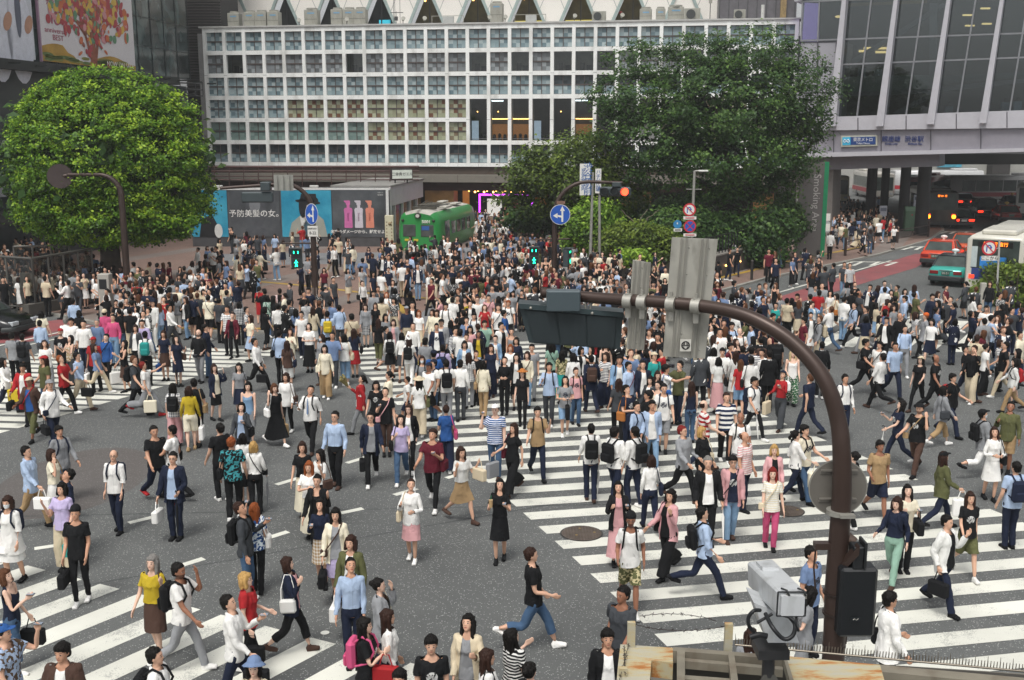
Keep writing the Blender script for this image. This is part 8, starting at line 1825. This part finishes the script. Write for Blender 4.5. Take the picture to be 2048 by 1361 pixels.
    return dict(parts=[(n, (V - [0, 0, zmin])*sc, F, rest, mat) for n, V, F, rest, mat in parts], loc=loc, rz=rz, Mx=Mx, zmin=zmin, sc=sc, f=f, tops=tops, d=d)
_pz = [Vector(p[:2]) for p in kp]
def inside_plaza(x, y):
    for a, b in zip(_pz, _pz[1:]):
        if min(a.x, b.x) <= x <= max(a.x, b.x): return y > a.y + (b.y-a.y)*(x-a.x)/((b.x-a.x) or 1)
    return False
def wword(c): return CNAME[c]
def describe(d, full=True):
    tops = split_top(d['top']); t = tops[0]; top = PATW[t[2]] + TOPN[t[0]][1]; s = 'person in %s %s' % (wword(t[1]), top); b = '%s %s' % (wword(d['bot'][1]), BOTN[d['bot'][0]][1])
    return s, b
def extras(d, c, root, lab):
    """bags, phones and umbrellas carried: things of their own"""
    ex = d['ex']; f = c['f']; k = skel(f); Mx = c['Mx']; out = []
    def X(bone, p): q = (Mx[bone] @ np.array([*p, 1]))[:3] - [0, 0, c['zmin']]; return Vector(q*c['sc'])
    def fin(name, label, cat, items, grp):
        t = thing(name, label, cat, c['loc'], c['rz'], grp)
        for nm, mb, mt in items: mb.build(nm, mt, t)
    def onchest(mb): mb.v = [tuple(X(1, p)) for p in mb.v]; return mb
    def col(v): return v[0] if isinstance(v, str) else 'k'
    short = lab.split(',')[0].replace('person in ', '')
    if 'bk' in ex:
        v = ex['bk']; a = MB(); q = .165 if f else .185; a.box((-.15,q-.035,1.0),(.15,q+.10,1.41),0,.045); a.box((-.12,q+.09,1.03),(.12,q+.15,1.22),0,.03); b = MB()
        for s in (-1, 1): b.tube([(s*.07,q-.03,1.39),(s*.085,.03,1.475),(s*.10,-.085,1.43),(s*.115,-.150 if not f else -.142,1.28),(s*.135,-.06,1.12),(s*.12,q-.03,1.06)], .017, 6)
        fin('backpack', '%s backpack worn by the %s' % (wword(col(v)), lab), 'backpack', [('pack', onchest(a), fabric(col(v))), ('strap', onchest(b), fabric('n' if col(v) == 'n' else 'k' if col(v) != 'f' else 'f'))], 'backpacks worn in the crowd')
    if 'sb' in ex:
        s = 1 if rr_side(d) else -1; v = ex['sb']; a = MB(); a.box((s*.245-.05,-.13,.86),(s*.245+.05,.15,1.09),0,.03); b = MB(); b.tube([(s*.24,-.10,1.07),(s*.19,-.11,1.25),(s*.125,-.05,1.455),(s*.12,.05,1.46),(s*.18,.12,1.25),(s*.24,.12,1.07)], .011, 6)
        fin('shoulder_bag', '%s shoulder bag carried by the %s' % (wword(col(v)), lab), 'bag', [('bag', onchest(a), fabric(col(v))), ('strap', onchest(b), fabric(col(v)))], 'shoulder bags in the crowd')
    if 'cb' in ex:
        s = -1; v = ex['cb']; a = MB(); a.box((s*.19-.09,-.15,.88),(s*.19+.04,-.08,1.02),0,.02); b = MB(); fr = -.165; b.tube([(s*.18,-.13,1.0),(s*.06,fr,1.17),(-s*.05,fr+.01,1.32),(-s*.11,-.04,1.462),(-s*.09,.09,1.42),(0,.14,1.25),(s*.15,.13,1.02),(s*.2,0,.98),(s*.18,-.13,1.0)], .012, 6)
        fin('crossbody_bag', '%s crossbody bag on the %s' % (wword(col(v)), lab), 'bag', [('pouch', onchest(a), fabric(col(v))), ('strap', onchest(b), fabric(col(v)))], 'crossbody bags in the crowd')
    hand = lambda s: X(5 if s > 0 else 6, HANDO(k, s))
    free = -1 if d['ar'][0] in 'nh' else 1
    if 'hb' in ex or 'tb' in ex:
        v = ex.get('hb') or ex.get('tb'); big = 'tb' in ex; h = hand(free); w_, dd, hh_ = (.17, .055, .34) if big else (.17, .06, .24); a = MB(); a.box((h.x-dd, h.y-w_, h.z-.16-hh_),(h.x+dd, h.y+w_, h.z-.16),0,.02); b = MB(); b.tube([(h.x, h.y-.09, h.z-.17),(h.x, h.y-.04, h.z),(h.x, h.y+.04, h.z),(h.x, h.y+.09, h.z-.17)], .009, 6); pt = v[1:2] if isinstance(v, str) else ''
        if big: fin('tote_bag', '%s tote bag held by the %s' % (wword(col(v)), lab), 'bag', [('bag', a, fabric(col(v), pt)), ('handle', b, fabric(col(v)))], 'bags carried in the hand')
        else: fin('handbag', '%s bag held by the %s' % (wword(col(v)), lab), 'bag', [('bag', a, fabric(col(v), pt)), ('handle', b, fabric(col(v)))], 'bags carried in the hand')
    if 'um' in ex:
        h = hand(-free if ('hb' in ex or 'tb' in ex) else free); a = MB(); z0 = .04; top_ = Vector((h.x, h.y, h.z+.03)); bt = Vector((h.x+.02, h.y-.08, max(z0, h.z-.72))); a.tube([top_, top_.lerp(bt,.25), top_.lerp(bt,.35), top_.lerp(bt,.9), bt], [.006,.007,.028,.012,.004], 8); b = MB(); b.tube([top_, top_+Vector((0,0,.06)), top_+Vector((0,-.03,.08)), top_+Vector((0,-.05,.05))], .009, 6)
        fin('umbrella', '%s folded umbrella held by the %s' % (wword(col(ex['um'])), lab), 'umbrella', [('canopy', a, fabric(col(ex['um']))), ('handle', b, fabric('k'))], 'folded umbrellas in the crowd')
    if 'ph' in ex:
        s = 1 if d['ar'][1] in 'pPtc' else -1; h = hand(s); a = MB(); a.box((h.x-.034,h.y-.055,h.z+.012),(h.x+.034,h.y+.055,h.z+.026),0,.004); b = MB(); b.box((h.x-.03,h.y-.05,h.z+.026),(h.x+.03,h.y+.05,h.z+.029)); fin('phone', 'phone in the hand of the %s' % lab, 'phone', [('case', a, M('phone_case', '#2a2b30', .3)), ('screen', b, M('phone_screen', '#8a93a0', .2))], 'phones held in the crowd')
    if 'cam' in ex:
        h = (hand(1)+hand(-1))/2; a = MB(); a.box((h.x-.07,h.y-.06,h.z-.02),(h.x+.07,h.y+.01,h.z+.075),0,.01); b = MB(); b.tube([(h.x,h.y-.05,h.z+.03),(h.x,h.y-.14,h.z+.03)],.035,12); fin('camera', 'black camera held up by the %s' % lab, 'camera', [('camera_body', a, M('phone_case', '#2a2b30', .3)), ('camera_lens', b, M('phone_case', '#2a2b30', .3))], 'cameras in the crowd')
    if 'cup' in ex:
        h = hand(-1); a = MB(); a.tube([(h.x,h.y-.02,h.z-.05),(h.x,h.y-.02,h.z+.09)],[.028,.038],14); b = MB(); b.tube([(h.x,h.y-.02,h.z+.09),(h.x+.01,h.y-.02,h.z+.17)],.004,6); fin('drink_cup', 'iced drink cup held by the %s' % lab, 'cup', [('cup', a, M('cup_coffee','#b89a70',.3)), ('straw', b, M('straw_green','#2f8a5a',.5))], None)
    if 'fl' in ex:
        h = hand(-1); a = MB(); a.tube([(h.x,h.y,h.z),(h.x,h.y-.12,h.z+.2)],[.02,.1],8); [a.sphere((h.x+random.uniform(-.1,.1),h.y-.14+random.uniform(-.06,.06),h.z+.2+random.uniform(-.05,.09)),.035,6,5) for _ in range(12)]; fin('bouquet', 'bunch of dried flowers held by the %s' % lab, 'flowers', [('flowers', a, M('dried_flowers','#7d7448',.8,var=.5,scale=30))], None)
def rr_side(d): return (int(d['x']) + int(d['y'])) % 2
PEOPLE = [parse(l) for l in DATA.strip().splitlines()]
PEOPLE.sort(key=lambda d: -d['y'])
# ---- labels: clothing first; where two would read alike, the nearest differently dressed neighbour settles it
def candidates(d):
    s, b = describe(d); hh = d['hair'].split('+'); ex = d['ex']; hair = {'s':'short','m':'thick','b':'bobbed','l':'long','p':'tied-back','u':'tied-up','d':'thinning'}[hh[0][0]] + ' ' + HCOL[hh[0][1]] + ' hair'
    if len(hh) > 1: hair = wword(hh[1][1]) + ' ' + {'C':'cap','B':'knitted hat','W':'brimmed hat','K':'sun hat'}[hh[1][0]]
    act = 'holding a phone' if 'ph' in ex else 'taking a photo' if 'cam' in ex else 'wearing a face mask' if 'mask' in ex else 'in glasses' if 'gl' in ex else 'with folded arms' if d['ar'][0] == 'x' else FACW[d['dir']]
    return s, b, hair, act
labs = {}
base = {}
for i, d in enumerate(PEOPLE): s, b, h_, a = candidates(d); base[i] = '%s and %s' % (s, b)
cnt = {}
for i in base: cnt[base[i]] = cnt.get(base[i], 0) + 1
def shortref(j): t = split_top(PEOPLE[j]['top'])[0]; return '%s %s' % (wword(t[1]), {'T':'T-shirt','S':'shirt','O':'shirt','H':'shirt','N':'top','J':'jacket','A':'tunic','U':'T-shirt'}[t[0]])
used_labels = set()
for i, d in enumerate(PEOPLE):
    s, b, h_, a = candidates(d); opts = []
    near = sorted((j for j in range(len(PEOPLE)) if j != i), key=lambda j: (PEOPLE[j]['x']-d['x'])**2 + 2*(PEOPLE[j]['y']-d['y'])**2)[:5]
    rel = []
    for j in near:
        e = PEOPLE[j]; dx, dy = d['x']-e['x'], d['y']-e['y']; w_ = 'left of' if dx < -abs(dy)*.9 else 'right of' if dx > abs(dy)*.9 else 'in front of' if dy > 0 else 'behind'; rel.append('%s %s' % (w_, shortref(j)))
    L1 = base[i]
    if cnt[L1] == 1: opts.append('%s, %s' % (L1, a))
    for r_ in rel: opts += ['%s, %s, %s' % (L1, h_, r_)]
    for r_ in rel[:3]:
        for r2 in rel[:4]:
            if r_ != r2: opts.append('%s, %s and %s' % (L1, r_, r2))
    opts += ['%s, %s' % (s, r_) for r_ in rel] + ['%s, %s and %s' % (s, a_, b_) for a_ in rel for b_ in rel if a_ != b_]
    ok = [o for o in opts if len(o.split()) <= 16 and o not in used_labels]; lab = ok[0] if ok else opts[0]; used_labels.add(lab); labs[i] = lab
def rels(i, n=6):
    d = PEOPLE[i]; out = []
    for j in sorted((j for j in range(len(PEOPLE)) if j != i), key=lambda j: (PEOPLE[j]['x']-d['x'])**2 + 2*(PEOPLE[j]['y']-d['y'])**2)[:n]:
        e = PEOPLE[j]; dx, dy = d['x']-e['x'], d['y']-e['y']; w_ = 'left of' if dx < -abs(dy)*.9 else 'right of' if dx > abs(dy)*.9 else 'in front of' if dy > 0 else 'behind'; out.append('%s %s' % (w_, shortref(j)))
    return out
sc_n = {}
for i in range(len(PEOPLE)): sc_n[shortref(i)] = sc_n.get(shortref(i), 0) + 1
BREF, seen_ = {}, set()
for i in range(len(PEOPLE)):
    s_ = 'person in ' + shortref(i); o_ = ([base[i]] if cnt[base[i]] == 1 and len(base[i].split()) < 9 else []) + ['%s %s' % (s_, r_) for r_ in rels(i)] + ['%s %s and %s' % (s_, a, b) for a in rels(i, 3) for b in rels(i, 4) if a != b]
    o_ = [o for o in o_ if o not in seen_ and len(o.split()) < 11]; BREF[i] = o_[0] if o_ else s_; seen_.add(BREF[i])
zones = 'people on the scramble crossing and square'
for i, d in enumerate(PEOPLE):
    lod = 0 if d['y'] > 790 else 1
    c = build_person(d, lod); root = thing('person', labs[i], 'person', c['loc'], c['rz'], zones)
    for n, V, F, rest, mat in c['parts']:
        o = bpy.data.objects.new(n, npmesh(n, V, F, rest, [mat])); COL.objects.link(o); o.parent = root
    if 'gl' in d['ex'] and lod == 0:
        Mx = c['Mx']; m = MB(); [ring(m, (s*.031,-.098,1.597), (0,-1,0), .016, .020, 0, 12) for s in (-1,1)]; m.box((-.012,-.1,1.598),(.012,-.097,1.602)); [m.tube([(s*.05,-.095,1.6),(s*.078,0,1.602)],.0025,4) for s in (-1,1)]
        m.v = [tuple(((Mx[2] @ np.array([*p, 1]))[:3] - [0,0,c['zmin']])*c['sc']) for p in m.v]; m.build('glasses', SBK, root)
    if 'tie' in d['ex']:
        Mx = c['Mx']; m = MB(); m.add([(-.012,-.155,1.42),(.012,-.155,1.42),(.024,-.165,1.05),(0,-.165,1.02),(-.024,-.165,1.05)], [(0,4,3,2,1)]); m.v = [tuple(((Mx[1] @ np.array([*p, 1]))[:3] - [0,0,c['zmin']])*c['sc']) for p in m.v]; m.build('tie', fabric('s'), root)
    s, b, h_, a = candidates(d); who = base[i] if cnt[base[i]] == 1 else base[i]
    own = labs[i]; w0 = own.split(', ')
    ref = 'person in ' + shortref_own if False else w0[0].replace('T-shirt', 'T-shirt')
    r_ = w0[-1] if len(w0) > 1 and w0[-1].split()[0] in ('left','right','in','behind') and w0[-1] != 'in glasses' else ''
    ref2 = BREF[i]
    extras(d, c, root, ref2)
print('PEOPLE', len(PEOPLE), 'distinct', len(set(labs.values())), 'long', [l for l in labs.values() if len(l.split()) > 16][:3])
# ---------------------------------------------------------------- the rest of the crowd: one mass
cr = random.Random(11); occupied = [(d['x'], d['y']) for d in PEOPLE]
REG = [ # polygon-ish boxes in photo px of head tops: x0,y0,x1,y1,count,facing mix
 (0,470,110,560,34),(110,500,230,560,24),(200,520,330,600,34),(300,520,420,590,30),(390,490,520,580,24),(520,565,660,620,15),(430,452,560,500,15),(560,452,700,482,12),(600,480,700,560,9),(660,480,790,500,6),(760,470,960,520,46),(860,520,1010,560,26),
 (700,505,860,545,12),(950,400,1110,440,50),(960,435,1130,480,60),(940,470,1080,530,44),(1060,480,1160,545,26),(1000,540,1110,590,12),(1110,490,1240,560,34),(1160,560,1260,640,30),(1230,500,1340,560,14),(1240,560,1330,660,26),(1100,600,1260,700,16),
 (1330,520,1440,640,30),(1420,560,1560,640,26),(1420,600,1560,700,16),(1560,560,1720,640,14),(1720,560,1850,640,16),(1860,560,2048,640,22),(1950,640,2048,700,8),(1450,470,1560,500,9),(1545,490,1640,520,9),(1655,410,1790,450,28),(1650,392,1760,420,26),(1660,420,1760,462,14),(1600,520,1700,545,6),
 (0,500,190,545,18),(230,560,330,620,12),(330,560,420,600,8),(1400,640,1480,700,6),(700,570,800,610,5),(900,560,1000,600,10),(880,620,960,660,6),(1260,640,1330,720,8),(40,470,110,500,10)]
lines = []
tops_c = ['Tw','Tk','Tk','Sw','Ow','Tn','Hl','Tg','Tk','Td','Td','Ts','Te','Sn','Tw','Tk','Ts','Jk','Jn','Sg','Tr','Tw=','Sd','Tm','Ti','Sk','Nk','Jd','Sc','Tn','Td*']; bots_c = ['Pk','Pn','Pk','Pz','Pd','Pe','Kk','Kn','Ke','Lk','Hk','PZ','Wk','We','Kw','Pg','Ck']
for (x0, y0, x1, y1, n) in REG:
    k = 0; tries = 0
    while k < n and tries < n*14:
        tries += 1; x, y = cr.uniform(x0, x1), cr.uniform(y0, y1); s_ = (y-262)/420
        if any(abs(x-a) < 11*s_*1.1 and abs(y-b) < 15*s_ for a, b in occupied): continue
        occupied.append((x, y)); k += 1; g = cr.choice('mf'); t = cr.choice(tops_c); b = cr.choice(bots_c)
        if g == 'm' and b[0] in 'KLM': b = 'Pk'
        if g == 'f' and cr.random() < .3 and b[0] == 'P': b = 'K' + b[1]
        lines.append('%.0f %.0f %s %s %s %s %s %s %s' % (x, y, g, cr.choice(['F','B','L','R','FL','FR','BL','BR','F','B']), (cr.choice(['sk','mk','sk','su','sb']) if g == 'm' else cr.choice(['lk','bk','lu','pk','bu','uk','lb'])), t, b, cr.choice(['s','s','w1','w2','k1']), cr.choice(['nn','nn','nn','np','pp','nt','nc'])))
cv, cf, crst, cmi, mats_, mix = [], [], [], [], [], {}
off = 0
for l in lines:
    c = build_person(parse(l), 2); Rr = Rz(c['rz'])[:3, :3]; lo = np.array(c['loc'])
    for n, V, F, rest, mat in c['parts']:
        if mat.name not in mix: mix[mat.name] = len(mats_); mats_.append(mat)
        cv.append(V @ Rr.T + lo); cf.append(F + off); crst.append(rest); cmi.append(np.full(len(F), mix[mat.name])); off += len(V)
me = npmesh('crowd', np.concatenate(cv), np.concatenate(cf), np.concatenate(crst), mats_, np.concatenate(cmi)); o = bpy.data.objects.new('crowd', me); COL.objects.link(o); tag(o, 'dense mass of distant people filling the square behind the crossing', 'crowd', kind='stuff')
print('CROWD', len(lines), 'faces', len(me.polygons))
# ================================================================ thin humid air over the square
hz = MB(); hz.box((-230, -50, -1.0), (230, 410, 60)); hz_o = hz.build('haze', []); hm = bpy.data.materials.new('haze'); hm.use_nodes = True; ht = hm.node_tree; ht.nodes.clear()
pv_ = ht.nodes.new('ShaderNodeVolumePrincipled'); pv_.inputs['Density'].default_value = .0008; pv_.inputs['Color'].default_value = (.93, .95, .96, 1); pv_.inputs['Anisotropy'].default_value = .3
ho = ht.nodes.new('ShaderNodeOutputMaterial'); ht.links.new(pv_.outputs[0], ho.inputs['Volume']); hz_o.data.materials.clear(); hz_o.data.materials.append(hm); tag(hz_o, 'thin pale haze hanging over the whole square', 'haze', kind='stuff')
S.cycles.volume_bounces = 0
